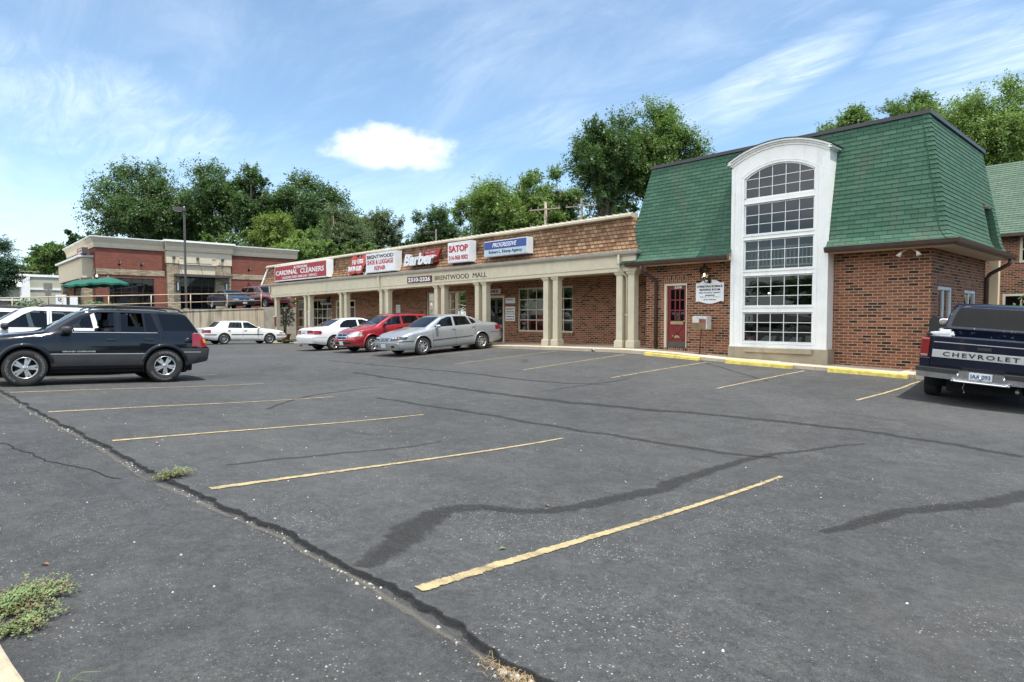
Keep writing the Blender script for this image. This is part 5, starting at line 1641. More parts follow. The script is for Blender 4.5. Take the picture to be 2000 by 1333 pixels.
# ================================================================== retaining wall, rail, upper level
def upz(y): return float(np.interp(y, [-60, -10, 2.8, 13, 18.2, 27, 60], [-1.2, -.55, -.10, .36, .57, .72, .9]))
mb = MB()
ys = [-20 + 2.3 * k for k in range(0, 17)] + [18.05]
ys = sorted(set([y for y in ys if y < 18.0] + [18.05]))
for a, b in zip(ys[:-1], ys[1:]):
    b_ = b - .012
    mb.add([(-47.0, a, -2.2), (-47.0, b_, -2.2), (-47.28, b_, -2.2), (-47.28, a, -2.2), (-47.0, a, upz(a)), (-47.0, b_, upz(b_)), (-47.28, b_, upz(b_)), (-47.28, a, upz(a))],
           [(0, 1, 5, 4), (1, 2, 6, 5), (2, 3, 7, 6), (3, 0, 4, 7), (4, 5, 6, 7)])
    # cap lip
    mb.add([(-46.96, a, upz(a) - .07), (-46.96, b_, upz(b_) - .07), (-47.30, b_, upz(b_) - .07), (-47.30, a, upz(a) - .07), (-46.96, a, upz(a) + .005), (-46.96, b_, upz(b_) + .005), (-47.30, b_, upz(b_) + .005), (-47.30, a, upz(a) + .005)],
           [(0, 1, 5, 4), (1, 2, 6, 5), (2, 3, 7, 6), (3, 0, 4, 7), (4, 5, 6, 7), (3, 2, 1, 0)])
o = mb.build('retaining_wall', m_wallconc); tag(o, 'long stained cast concrete retaining wall below the upper car park', 'wall')
mb = MB(); mb.box(-47.42, -47.15, 18.06, 34, -2.2, .62); o = mb.build('retaining_wall', plain('grey_concrete', (.36, .34, .29), .9, var=.15, dirt=.7)); tag(o, 'set back grey section of concrete wall behind the palm at the walkway end', 'wall')
r = empty('railing', (-47.12, 3, 0), label='weathered two-bar pipe railing on top of the retaining wall', cat='railing')
mb = MB(); P_ = lambda y, h: (-47.12, y, upz(y) + h)
yr = [-18, -10, 2.8, 13, 17.9]
mb.tube([P_(y, 1.1) for y in yr], .032, 8); mb.tube([P_(y, .55) for y in yr if y > -11], .024, 8); mb.build('rail', m_rail, r)
y = 17.9
while y > -17:
    mb = MB(); mb.tube([P_(y, -.05), P_(y, 1.1)], .032, 8); mb.build('post', m_rail, r); y -= 2.42
_ux = [-47.25, -49, -52, -56, -60, -66, -75, -90, -120, -200, -400, -900]
_uy = [-900, -300, -120, -60, -30, -20, -12, -8, -4, 0, 4, 8, 12, 16, 20, 24, 28, 34, 45, 60, 120, 300, 900]
o = grid_mesh('upper_car_park', _ux[::-1], _uy, lambda x, y: np.interp(y, [-60, -10, 2.8, 13, 18.2, 27, 60], [-1.2, -.55, -.10, .36, .57, .72, .9]) - .04 + np.clip((-x - 47) / 14, 0, 1) * np.clip(.60 - np.interp(y, [-60, -10, 2.8, 13, 18.2, 27, 60], [-1.2, -.55, -.10, .36, .57, .72, .9]), 0, .6), m_upper)

# ================================================================== brick café
cf = empty('cafe_building', (-70, 18, .5), label='flat-roofed brick cafe with cream cornice and stone-piered entrance', cat='building')
FC, FL_ = F('+x', -62.0), F('-y', 9.95)
mb = MB()
FC.wall(mb, 10.2, 27.0, .2, 5.75, .25, [(10.9, 14.25, .72, 3.18)])
FL_.wall(mb, -76.3, -62.0, .2, 5.75, .25, [(-73.5, -64.0, .8, 3.4)])
mb.build('brick_wall', m_cafebrick, cf)
mb = MB(); FC.box(mb, 9.89, 15.1, .0, .06, 3.44, 3.92); FC.box(mb, 20.75, 27.0, .0, .06, 3.44, 3.92); FL_.box(mb, -64.0, -61.94, .0, .06, 3.44, 3.92)
mb.build('stone_band', m_stone_w, cf)
mb = MB()
cor = [(0.0, 5.66), (.10, 5.66), (.14, 5.85), (.16, 6.05), (.30, 6.30), (.34, 6.42), (.0, 6.42)]
gutter_bar(mb, [(-76.3, 9.95, 0, -1), (-62.0, 9.95, 1, -1), (-62.0, 27.2, 1, 0)], [(d - .2 if d == 0 else d, z) for d, z in cor])
mb.box(-76.3, -62.2, 10.15, 27.2, 5.66, 6.3)
mb.build('cornice', m_stucco, cf)
mb = MB()
gutter_bar(mb, [(-76.5, 9.95, 0, -1), (-62.0, 9.95, 1, -1), (-62.0, 27.3, 1, 0)], [(-.3, 6.42), (.38, 6.42), (.44, 6.50), (.44, 6.56), (-.3, 6.56)])
mb.build('roof_edge', m_white, cf)
# entrance portal
mb = MB()
FC.box(mb, 15.15, 20.70, 0, .45, 4.62, 5.80)
gutter_bar(mb, [(-61.55, 15.05, 1, 0), (-61.55, 20.80, 1, 0)], [(d - .3 if d == 0 else d, z + .06) for d, z in cor])
FC.box(mb, 15.05, 20.80, .10, .44, 5.80, 6.47)
FC.box(mb, 16.15, 19.35, .45, .50, 4.55, 4.62)
FC.box(mb, 16.25, 19.25, 0, .33, 3.62, 4.62)
mb.build('entrance_portal', m_stucco, cf)
mb = MB(); FC.box(mb, 14.95, 20.9, .3, .93, 6.48, 6.64); mb.build('roof_edge', m_white, cf)
mb = MB(); FC.box(mb, 16.55, 18.95, .50, .515, 4.70, 5.15); FC.box(mb, 16.2, 19.3, .45, .50, 5.15, 5.19); mb.build('portal_panel', plain('pale_panel', (.58, .52, .40), .9, var=.03), cf)
mb = MB(); FC.box(mb, 15.22, 16.25, 0, .40, .2, 4.60); FC.box(mb, 19.25, 20.62, 0, .40, .2, 4.60); mb.build('stone_pier', m_stone_w, cf)
mb = MB(); FC.box(mb, 15.75, 20.5, .30, 1.25, 3.44, 3.66); mb.build('canopy', m_bronze, cf)
for a in (16.1, 17.8, 19.6):
    mb = MB(); mb.tube([(-61.5, a, 4.9), (-60.9, a + .15, 3.66)], .02, 5); mb.build('canopy_rod', m_bronze, cf)
mb = MB(); FC.box(mb, 16.3, 19.2, .02, .05, .45, 3.42); mb.build('entrance_glazing', m_black, cf)
mb = MB(); mb.quad(FC.pt(16.35, .07, .5), FC.pt(19.15, .07, .5), FC.pt(19.15, .07, 3.38), FC.pt(16.35, .07, 3.38)); mb.build('pane', m_glassd, cf)
mb = MB()
for a in (16.33, 17.2, 18.1, 18.7, 19.15): FC.box(mb, a - .03, a + .03, .06, .10, .45, 3.40)
for z in (2.35, 2.85, 3.38): FC.box(mb, 16.33, 19.15, .06, .095, z - .02, z + .02)
mb.build('entrance_frame', m_black, cf)
window(FC, 10.9, 14.25, .72, 3.18, 4, 2, cf, m_black, m_glassd, fw=.05, mw=.05)
window(FL_, -73.5, -64.0, .8, 3.4, 8, 2, cf, m_black, m_glassd, fw=.05, mw=.07)
mb = MB(); room(FC, mb, 10.9, 14.25, .72, 3.18, 3); room(FL_, mb, -73.5, -64, .8, 3.4, 2); mb.build('room_interior', m_dark, cf)
# low side porch with its own cornice and lettering above
mb = MB(); mb.box(-76.3, -62.95, 9.15, 9.95, 3.15, 4.85); mb.build('side_porch', m_stucco, cf)
mb = MB(); mb.box(-76.5, -62.75, 8.9, 9.95, 4.86, 5.02); mb.build('porch_edge', m_white, cf)
mb = MB()
for a, b in [(-64.3, -63.0), (-75.9, -74.6)]: mb.box(a, b, 9.25, 9.95, .2, 3.15)
mb.build('stone_pier', m_stone_w, cf)
r = text('STARBUCKS COFFEE', -75.6, 9.85, 5.08, 9.6, .52, '-y', plain('sign_green', (.015, .10, .06), .5), name='wall_lettering', bold=.03, depth=.08); tag(r, 'dark green raised lettering high on the side of the brick cafe', 'lettering')
r = empty('wall_sign', (-63, 9.5, 5.1), label='small red and white lit sign box at the cafe roof corner', cat='sign')
mb = MB(); mb.bbox(-64.9, -62.3, 9.1, 9.5, 5.08, 5.62, .02); mb.build('cabinet', m_bronze, r)
mb = MB(); mb.box(-64.4, -62.6, 9.09, 9.1, 5.18, 5.52); mb.build('face', m_signgrey, r)
mb = MB(); mb.box(-64.85, -64.42, 9.088, 9.1, 5.15, 5.55); mb.build('face', m_redtxt, r)
text('DRIVE THRU', -64.3, 9.088, 5.27, 1.6, .18, '-y', m_redtxt, parent=r, bold=.02)
# gooseneck lamps, square spots, sconces
for y, z, lab in [(11.65, 4.35, 'gooseneck lamp on the cafe wall above the first window lights'), (13.3, 4.35, 'gooseneck lamp on the cafe wall above the window, nearer the entrance'),
                  (22.4, 4.35, 'gooseneck lamp on the cafe wall right of the entrance'), (24.1, 4.35, 'gooseneck lamp on the cafe wall, nearest its right end')]:
    r = empty('gooseneck_lamp', (-62, y, z), label=lab, cat='lamp', group='gooseneck lamps on the cafe wall')
    mb = MB(); mb.tube([(-62, y, z), (-61.75, y, z + .28), (-61.5, y, z + .30), (-61.42, y, z + .1)], .02, 6); mb.lathe([(.001, 0), (.09, 0), (.09, .04)], 'x', (-62, y, z), 10); mb.build('arm', m_bronze, r)
    mb = MB(); mb.lathe([(.03, z + .14), (.06, z + .08), (.16, z - .02), (.15, z - .03)], 'z', (-61.42, y, 0), 14); mb.build('lamp_shade', m_bronze, r)
for y, lab in [(15.75, 'square bronze spotlight at the left of the cafe portal'), (17.7, 'square bronze spotlight at the middle of the cafe portal'), (19.85, 'square bronze spotlight at the right of the cafe portal')]:
    mb = MB(); mb.bbox(-61.55, -61.35, y - .11, y + .11, 5.00, 5.22, .02); o = mb.build('spotlight', m_bronze); tag(o, lab, 'lamp', 'spotlights on the cafe portal')
for y, lab in [(16.02, 'upright wall sconce on the left stone pier'), (20.15, 'upright wall sconce on the right stone pier')]:
    r = empty('wall_sconce', (-61.6, y, 2.2), label=lab, cat='lamp', group='sconces on the cafe piers')
    mb = MB(); mb.bbox(-61.60, -61.42, y - .11, y + .11, 2.15, 3.0, .015); mb.build('frame', m_black, r)
    mb = MB(); mb.box(-61.421, -61.40, y - .06, y + .06, 2.22, 2.93); mb.build('diffuser', m_signwhite, r)
r = empty('security_camera', (-61.9, 9.9, 3.3), label='small white-topped security camera at the cafe corner', cat='camera')
mb = MB(); mb.lathe([(.09, 3.15), (.09, 3.35), (.001, 3.40)], 'z', (-61.85, 10.0, 0), 12); mb.build('housing', m_signwhite, r); mb = MB(); mb.lathe([(.10, 3.15), (.08, 2.95), (.001, 2.9)], 'z', (-61.85, 10.0, 0), 12); mb.build('dome', m_black, r)

# green umbrellas on the terrace
m_umb = plain('umbrella_green', (.008, .105, .070), .75, var=.08)
def umbrella(c, h, rad, lab):
    r = empty('patio_umbrella', c, label=lab, cat='umbrella', group='green patio umbrellas at the cafe')
    mb = MB(); n = 8; zt = c[2] + h
    vs, fs = [(c[0], c[1], zt)], []
    rings = [(.35, -.12), (.7, -.30), (1.0, -.50), (1.0, -.64)]
    for rr_, dz_ in rings:
        for k in range(n * 2):
            a = math.pi * k / n; q = rad * rr_ * (1 if k % 2 == 0 else .945); vs.append((c[0] + q * math.cos(a), c[1] + q * math.sin(a), zt + dz_ * (1 if k % 2 == 0 else .93) - (.0 if rr_ < 1 or k % 2 else .02)))
    m_ = n * 2
    fs += [(0, 1 + k, 1 + (k + 1) % m_) for k in range(m_)]
    for j in range(len(rings) - 1): fs += [(1 + j * m_ + k, 1 + j * m_ + (k + 1) % m_, 1 + (j + 1) * m_ + (k + 1) % m_, 1 + (j + 1) * m_ + k) for k in range(m_)]
    mb.add(vs, fs); mb.build('canopy', m_umb, r)
    mb = MB(); mb.tube([c, (c[0], c[1], zt + .08)], .025, 8); mb.build('pole', m_metal, r)
    mb = MB()
    for k in range(n):
        a = 2 * math.pi * k / n; mb.tube([(c[0], c[1], zt - .12), (c[0] + rad * .98 * math.cos(a), c[1] + rad * .98 * math.sin(a), zt - .52)], .010, 4)
    mb.build('rib', m_metal, r)
    mb = MB(); mb.lathe([(.001, c[2]), (.25, c[2]), (.25, c[2] + .08), (.04, c[2] + .12)], 'z', (c[0], c[1], 0), 16); mb.build('base', m_bronze, r)
umbrella((-55, 9.6, .45), 2.42, 1.38, 'nearest and widest green patio umbrella, rightmost')
umbrella((-56.6, 8.9, .45), 2.35, 1.25, 'green patio umbrella in the middle of the three')
umbrella((-58.4, 8.35, .45), 2.32, 1.2, 'green patio umbrella half hidden behind the others, leftmost')
for x, y, lab in [(-54.6, 9.0, 'dark patio chair back under the green umbrellas'), (-54.8, 10.6, 'dark patio chair back right of the umbrella pole')]:
    r = empty('patio_chair', (x, y, .4), label=lab, cat='chair', group='patio chairs at the cafe')
    mb = MB(); mb.bbox(x - .22, x + .22, y - .22, y + .22, .84, .88, .01); mb.build('seat', m_black, r)
    mb = MB(); mb.bbox(x - .24, x - .20, y - .24, y + .24, .88, 1.36, .015); mb.build('backrest', m_black, r)
    for a in (-1, 1):
        for b in (-1, 1):
            mb = MB(); mb.tube([(x + a * .2, y + b * .2, .84), (x + a * .23, y + b * .23, .4)], .014, 5); mb.build('leg', m_black, r)
r = empty('round_sign', (-53, 6.0, .3), label='white board with a round green emblem behind the railing', cat='sign')
mb = MB(); mb.box(-53.05, -53.0, 6.15, 6.75, .5, 1.42); mb.build('board', m_signwhite, r)
mb = MB(); mb.lathe([(.001, .02), (.15, .02), (.15, 0)], 'x', (-53.0, 6.42, 1.12), 20); mb.build('emblem', plain('sign_green', (.015, .10, .06)), r)
mb = MB(); mb.lathe([(.07, .028), (.11, .028)], 'x', (-53.0, 6.42, 1.12), 20); mb.build('emblem_ring', m_signwhite, r)
mb = MB(); mb.box(-53.05, -53.0, 6.95, 7.4, .5, 1.35); o = mb.build('white_board', m_signwhite); tag(o, 'plain white board right of the emblem board behind the railing', 'board')
leaf_shrub('low_hedge', (-54, 8.8, .45), 1.5, .55, 1600, plain('hedge_leaf', (.09, .16, .05), .7, var=.3), 'low clipped hedge along the cafe terrace', 'hedge', seed=4, size=.06)
leaf_shrub('grass_clump', (-52, 4.6, .15), 1.1, .95, 900, plain('pampas', (.12, .17, .08), .8, var=.3), 'soft pale ornamental grass clump behind the railing', 'grass', seed=6, size=.10)

# ================================================================== pale building at far left
pb = empty('pale_building', (-85, 2, .2), label='low pale green stucco shop with metal awning at the left edge', cat='building')
FP = F('+x', -85.0)
mb = MB(); FP.wall(mb, -26, 12.5, -.6, 4.15, .3); mb.box(-100, -85.3, -26, 12.5, 3.9, 4.1); mb.build('stucco_wall', m_stucco2, pb)
mb = MB(); FP.box(mb, 6.75, 7.6, .0, .5, -.6, 4.2); FP.box(mb, -10.5, -9.7, 0, .5, -.6, 4.2)
FP.box(mb, -26, 12.7, 0, .12, 4.15, 4.40); FP.box(mb, 7.6, 12.5, 0, .10, 2.75, 2.95); FP.box(mb, -9.7, 6.75, 0, .35, 1.55, 1.72); FP.box(mb, -9.7, 6.75, 0, .5, 2.95, 3.05)
mb.build('white_band', m_white, pb)
mb = MB(); mb.prism([(-85.0, 4.05), (-84.2, 3.05), (-84.25, 3.0), (-85.0, 3.0)], 'y', -9.7, 6.75) if False else None
for y in np.arange(-9.6, 6.7, .55):
    mb.add([(-84.95, y, 4.10), (-84.95, y + .52, 4.10), (-84.15, y + .52, 3.05), (-84.15, y, 3.05), (-84.95, y, 4.06), (-84.95, y + .52, 4.06), (-84.19, y + .52, 3.02), (-84.19, y, 3.02)],
           [(0, 1, 2, 3), (4, 7, 6, 5), (0, 3, 7, 4), (1, 5, 6, 2), (3, 2, 6, 7)])
mb.build('metal_awning', plain('pale_metal_awning', (.50, .52, .46), .5, .2, var=.05), pb)
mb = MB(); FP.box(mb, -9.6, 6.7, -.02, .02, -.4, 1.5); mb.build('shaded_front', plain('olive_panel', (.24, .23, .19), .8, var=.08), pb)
mb = MB(); FP.box(mb, -3.5, 4.9, .02, .06, -.4, .5); mb.build('garage_door', plain('brown_panel', (.20, .17, .14), .7), pb)
r = empty('round_sign', (-84.4, 3.9, 2.2), label='round white disc sign with dark emblem on the pale shop front', cat='sign')
mb = MB(); mb.lathe([(.001, .1), (.42, .1), (.42, 0)], 'x', (-84.8, 3.6, 2.35), 24); mb.build('disc', m_signwhite, r)
mb = MB(); mb.lathe([(.001, .12), (.26, .12), (.26, .1)], 'x', (-84.8, 3.6, 2.35), 20); mb.build('emblem', m_metal, r)
mb = MB(); mb.lathe([(.10, .135), (.18, .135)], 'x', (-84.8, 3.6, 2.35), 20); mb.build('emblem_ring', m_signwhite, r)
mb = MB(); mb.box(-84.8, -84.7, 3.5, 3.7, 1.7, 2.0); mb.build('stem', m_signwhite, r)
r = empty('brick_chimney', (-86, 11.5, 4.1), label='small cream roof chimney beside the cafe corner', cat='chimney')
mb = MB(); mb.bbox(-86.8, -85.8, 11.3, 12.5, 3.8, 5.7, .03); mb.build('stack', m_stucco, r); mb = MB(); mb.bbox(-86.9, -85.7, 11.2, 12.6, 5.7, 5.85, .03); mb.build('cap', m_white, r)
r = empty('traffic_sign', (-70, 8.0, 0), label='small grey double sign post in front of the pale building', cat='sign')
mb = MB(); mb.tube([(-70, 7.6, 0), (-70, 7.6, 2.9)], .04, 6); mb.build('post', m_metal, r); mb = MB(); mb.box(-69.95, -69.92, 7.25, 7.9, 2.3, 2.9); mb.box(-69.95, -69.92, 7.35, 7.8, 1.75, 2.2); mb.build('plate', m_metal, r)

# ================================================================== poles
r = empty('lamp_post', (-50, 13.6, .35), label='tall bronze lamp post in front of the brick cafe', cat='street lamp')
t_ = 50 / 45.0
mb = MB(); mb.bbox(-50.065, -49.935, 13.49, 13.62, .2, 7.78, .01); mb.build('pole', m_bronze, r)
mb = MB(); mb.bbox(-50.15, -49.85, 13.40, 13.7, .25, .5, .02); mb.build('base', m_conc, r)
mb = MB(); mb.bbox(-50.17, -49.83, 12.85, 13.62, 7.52, 7.78, .03); mb.build('lamp_head', m_bronze, r)
mb = MB(); mb.box(-50.12, -49.88, 12.92, 13.35, 7.495, 7.52); mb.build('lamp_lens', m_signwhite, r)
mb = MB(); mb.tube([(-50, 13.55, 7.78), (-50, 13.55, 7.88)], .03, 6); mb.build('sensor', m_signwhite, r)


def utility_pole(x, y, z0, z1, arms, ang, lab, dbl=False):
    r = empty('utility_pole', (x, y, z0), label=lab, cat='utility pole', group='wooden utility poles')
    mb = MB(); mb.tube([(x, y, z0), (x, y, z1)], [.15, .10], 10); mb.build('pole', m_wood, r)
    ca, sa = math.cos(R(ang)), math.sin(R(ang))
    for (z, L_) in arms:
        mb = MB(); h = L_ / 2
        mb.add([(x + ca * a - sa * b, y + sa * a + ca * b, zz) for zz in (z + .02, z + .11) for a, b in ((-h, -.2), (h, -.2), (h, -.12), (-h, -.12))],
               [(3, 2, 1, 0), (4, 5, 6, 7), (0, 1, 5, 4), (1, 2, 6, 5), (2, 3, 7, 6), (3, 0, 4, 7)])
        for a in (-.55, .55): mb.tube([(x + ca * a * h / 1.2 + sa * .15, y + sa * a * h / 1.2 - ca * .15, z), (x, y, z - .7)], .02, 4)
        mb.build('crossarm', m_wood, r)
        mb = MB()
        for a in (-.92, -.45, .45, .92): mb.lathe([(.03, z + .12), (.055, z + .17), (.03, z + .22), (.05, z + .25), (.001, z + .29)], 'z', (x + ca * a * h + sa * .15, y + sa * a * h - ca * .15, 0), 8)
        mb.build('insulator', m_metal, r)
    return r


# ================================================================== fixed points for poles come from their bearing and range
utility_pole(-35.1, 35.7, -1, 8.9, [(8.25, 2.6), (6.9, 2.7)], 20, 'wooden utility pole with two crossarms behind the shake roof, left one')
utility_pole(-33.2, 37.8, -1, 9.2, [(8.5, 2.6)], 20, 'wooden utility pole with one crossarm behind the shake roof, right one')
for x, y, zt, lab in [(-110, 1.0, 7.3, 'bare utility pole above the pale shop, leftmost'), (-112, 9.0, 6.6, 'reddish utility pole above the pale shop, second from left'), (-110, 15.6, 7.2, 'utility pole in the pair above the pale shop, left one'),
                      (-108, 17.2, 7.6, 'utility pole in the pair above the pale shop, right one')]:
    utility_pole(x, y, 0, zt, [(zt - .5, 4.5)], 80, lab)
r = empty('roof_lamp_post', (-45, 45, 0), label='dark lamp post seen above the shake roof left of the blue sign', cat='street lamp')
mb = MB(); mb.tube([(-49.0, 35.1, 0), (-49.0, 35.1, 8.1)], .09, 8); mb.build('pole', m_bronze, r)
mb = MB(); mb.bbox(-49.9, -49.1, 34.3, 35.0, 7.75, 7.9, .04); mb.build('lamp_head', m_bronze, r)
# overhead wires
def wire(a, b, sag, lab):
    a, b = Vector(a), Vector(b)
    mb = MB(); mb.tube([a.lerp(b, k / 16) - Vector((0, 0, sag * 4 * (k / 16) * (1 - k / 16))) for k in range(17)], .012, 4)
    o = mb.build('overhead_wire', m_black); tag(o, lab, 'wire', 'overhead wires')
wire((-35.1, 35.7, 8.5), (-33.2, 37.8, 8.8), .05, 'thin overhead wire between the two wooden poles')
wire((-33.2, 37.8, 8.8), (10, 52, 9.5), .5, 'thin overhead wire running right from the wooden poles')
wire((-35.1, 35.7, 8.4), (-66, 30, 7.6), .7, 'thin overhead wire running left from the wooden poles')

# concrete kerb at the photographer's feet and weeds
mb = MB()
pts = [(-3.80, .085), (-3.62, .145), (-3.463, .170), (-3.339, .183), (-3.192, .199), (-3.063, .216), (-2.981, .225), (-2.86, .215), (-2.75, .17), (-2.66, .08), (-2.6, -.1), (-2.5, -1.2), (-2.4, -4), (-9, -4), (-9, -1.2), (-5.2, -.35), (-4.3, -.08)]
z0 = -1.40
mb.prism(pts, 'z', -1.7, z0 - .0)
m_kerb = plain('kerb_concrete', (.50, .42, .29), .95, var=.15, scale=9, dirt=.2, bmp=.8, bscale=120)
o = mb.build('kerb', m_kerb); o['kind'] = 'structure'
md = o.modifiers.new('edge', 'BEVEL'); md.width = .02; md.segments = 2; md.limit_method = 'ANGLE'
m_weed = plain('weed_leaf', (.13, .20, .07), .7, var=.35, scale=14)
m_weedstem = plain('weed_stem', (.30, .16, .09), .8, var=.2)


def spurge(name, c, rad, nst, lab, seed, spread=(0, 6.283), up=.02, zoff=-.03, leafs=.0055, elong=1.0):
    """a mat-forming weed: thin stems radiating over the ground with pairs of small leaves"""
    r = empty(name, (c[0], c[1], gz1(*c) + zoff), label=lab, cat='weed', group='weeds in the asphalt')
    rr = random.Random(seed); st, lf = MB(), MB()
    for k in range(nst):
        a = rr.uniform(*spread); L_ = rad * (.35 + .65 * rr.random())
        x, y = c[0] + rr.gauss(0, rad * .12), c[1] + rr.gauss(0, rad * .12); pts = []
        n = int(L_ / .012); h = 0
        for i in range(n):
            a += rr.gauss(0, .13); x += math.cos(a) * .012 * elong; y += math.sin(a) * .012
            h = up * (1 - math.exp(-i / 4)) * (.5 + rr.random() * .9)
            z = gz1(x, y) + (zoff if y < float(seam(x)) else 0) + .006 + h
            pts.append((x, y, z))
            for s_ in (-1, 1):
                if rr.random() < .95:
                    b = a + s_ * (1.1 + rr.gauss(0, .3)); ll = leafs * (1.2 + rr.random()); e = rr.uniform(.0, .8)
                    d = Vector((math.cos(b) * math.cos(e), math.sin(b) * math.cos(e), math.sin(e))) * ll * 1.6
                    w_ = Vector((-math.sin(b), math.cos(b), rr.gauss(0, .4))).normalized() * ll * .5
                    p = Vector((x, y, z)); lf.quad(p, p + d * .5 - w_, p + d, p + d * .5 + w_)
        if len(pts) > 2: st.tube(pts[::2] + [pts[-1]], .0016, 3, False)
    lf.build('foliage', m_weed, r, fix=False); st.build('stem', m_weedstem, r, fix=False)
    return r


spurge('weed', (-4.17, .19), .36, 120, 'wide mat of green weed spreading beside the concrete kerb', 1, (-.9, 1.9), .028)
spurge('weed', (-3.82, .235), .20, 55, 'small lobe of green weed against the kerb tip', 11, (-.6, 2.2), .024)
spurge('weed', (-6.48, 1.60), .20, 60, 'small round green weed growing in the asphalt seam', 2, up=.05)
spurge('weed', (-5.55, .20), .13, 25, 'little weed at the left edge of the driveway', 3, up=.03)
spurge('weed', (-38.6, 16.2), .5, 60, 'grass tuft beside the front wheel of the old white sedan', 5, up=.12, zoff=0, leafs=.03)
r = empty('grass_tuft', (-3.05, .33, -1.5), label='few curved grass blades beside the kerb at the photo edge', cat='weed')
mb = MB()
for (a, L_) in [(.9, .16), (1.3, .2), (2.4, .1), (-.3, .12)]:
    p = Vector((-3.02, .30, gz1(-3.0, .3) - .03)); q = p + Vector((math.cos(a) * L_ * .5, math.sin(a) * L_ * .5, .07)); s_ = p + Vector((math.cos(a) * L_, math.sin(a) * L_, .05)); w_ = Vector((-math.sin(a), math.cos(a), 0)) * .003
    mb.add([p - w_, p + w_, q + w_, q - w_, s_], [(0, 1, 2, 3), (3, 2, 4)])
mb.build('leaf_blade', m_weed, r)
rr = random.Random(8)
for k, (x, y) in enumerate([(-8.3, 1.9), (-3.66, 3.75), (-4.65, .45), (-3.1, 2.75)]):
    z = gz1(x, y) + (.006 if y > float(seam(x)) else -.024)
    a = rr.random() * 6.28; mb = MB()
    c_, s_ = math.cos(a) * .03, math.sin(a) * .03
    mb.add([(x - c_, y - s_, z), (x - s_ * .5, y + c_ * .5, z + .012), (x + c_, y + s_, z + .004), (x + s_ * .5, y - c_ * .5, z + .014)], [(0, 1, 2, 3)])
    o = mb.build('fallen_leaf', [leafmat, m_weed][k == 3], fix=False)
    tag(o, ['dry reddish leaf beside a stall line', 'pale dry leaf on the dark sealer band', 'brown leaf on the driveway near the kerb', 'green leaf on the lot beside the sealer band'][k], 'leaf', 'fallen leaves')

# ================================================================== vehicles
m_tyre = plain('tyre_rubber', (.022, .021, .020), .85, var=.25, scale=9, bmp=.2)
m_rim = plain('alloy', (.62, .62, .62), .28, .85, var=.06)
m_rimdark = plain('brake_dark', (.02, .019, .018), .7)
m_plast = plain('black_plastic', (.025, .025, .026), .5, var=.1)
m_under = plain('underbody', (.008, .008, .008), .9)
m_clad = plain('grey_cladding', (.045, .045, .047), .42, var=.1)
m_chrome = plain('chrome', (.75, .75, .76), .12, 1.0, var=.03)
m_silverstrip = plain('silver_strip', (.60, .60, .60), .3, .6, var=.05)
m_headl = plain('headlamp', (.46, .49, .50), .12, .5, var=.25, scale=12, coat=1)
m_amber = plain('amber_lens', (.85, .26, .02), .2, var=.1, coat=1)
m_tail = plain('red_lens', (.22, .006, .006), .18, var=.12, scale=12, coat=1)
m_seat = plain('seat_cloth', (.10, .09, .08), .9, var=.2)
m_seatd = plain('dark_seat', (.022, .020, .020), .8, var=.2)
m_cglass = glass('car_glass', (.38, .44, .44), .22, refl=.9)
m_cglassd = glass('privacy_glass', (.08, .09, .09), .7, (.004, .005, .006), refl=.9)
m_plate = plain('number_plate', (.62, .66, .70), .45, var=.06)
m_seam = plain('seam', (.008, .008, .008), .8)


def smoothprof(pts):
    p = np.array(sorted(pts), float)
    def f(x):
        x = np.asarray(x, float)
        return sum(np.interp(x + d, p[:, 0], p[:, 1]) * w_ for d, w_ in ((-.05, .15), (-.025, .2), (0, .3), (.025, .2), (.05, .15)))
    return f


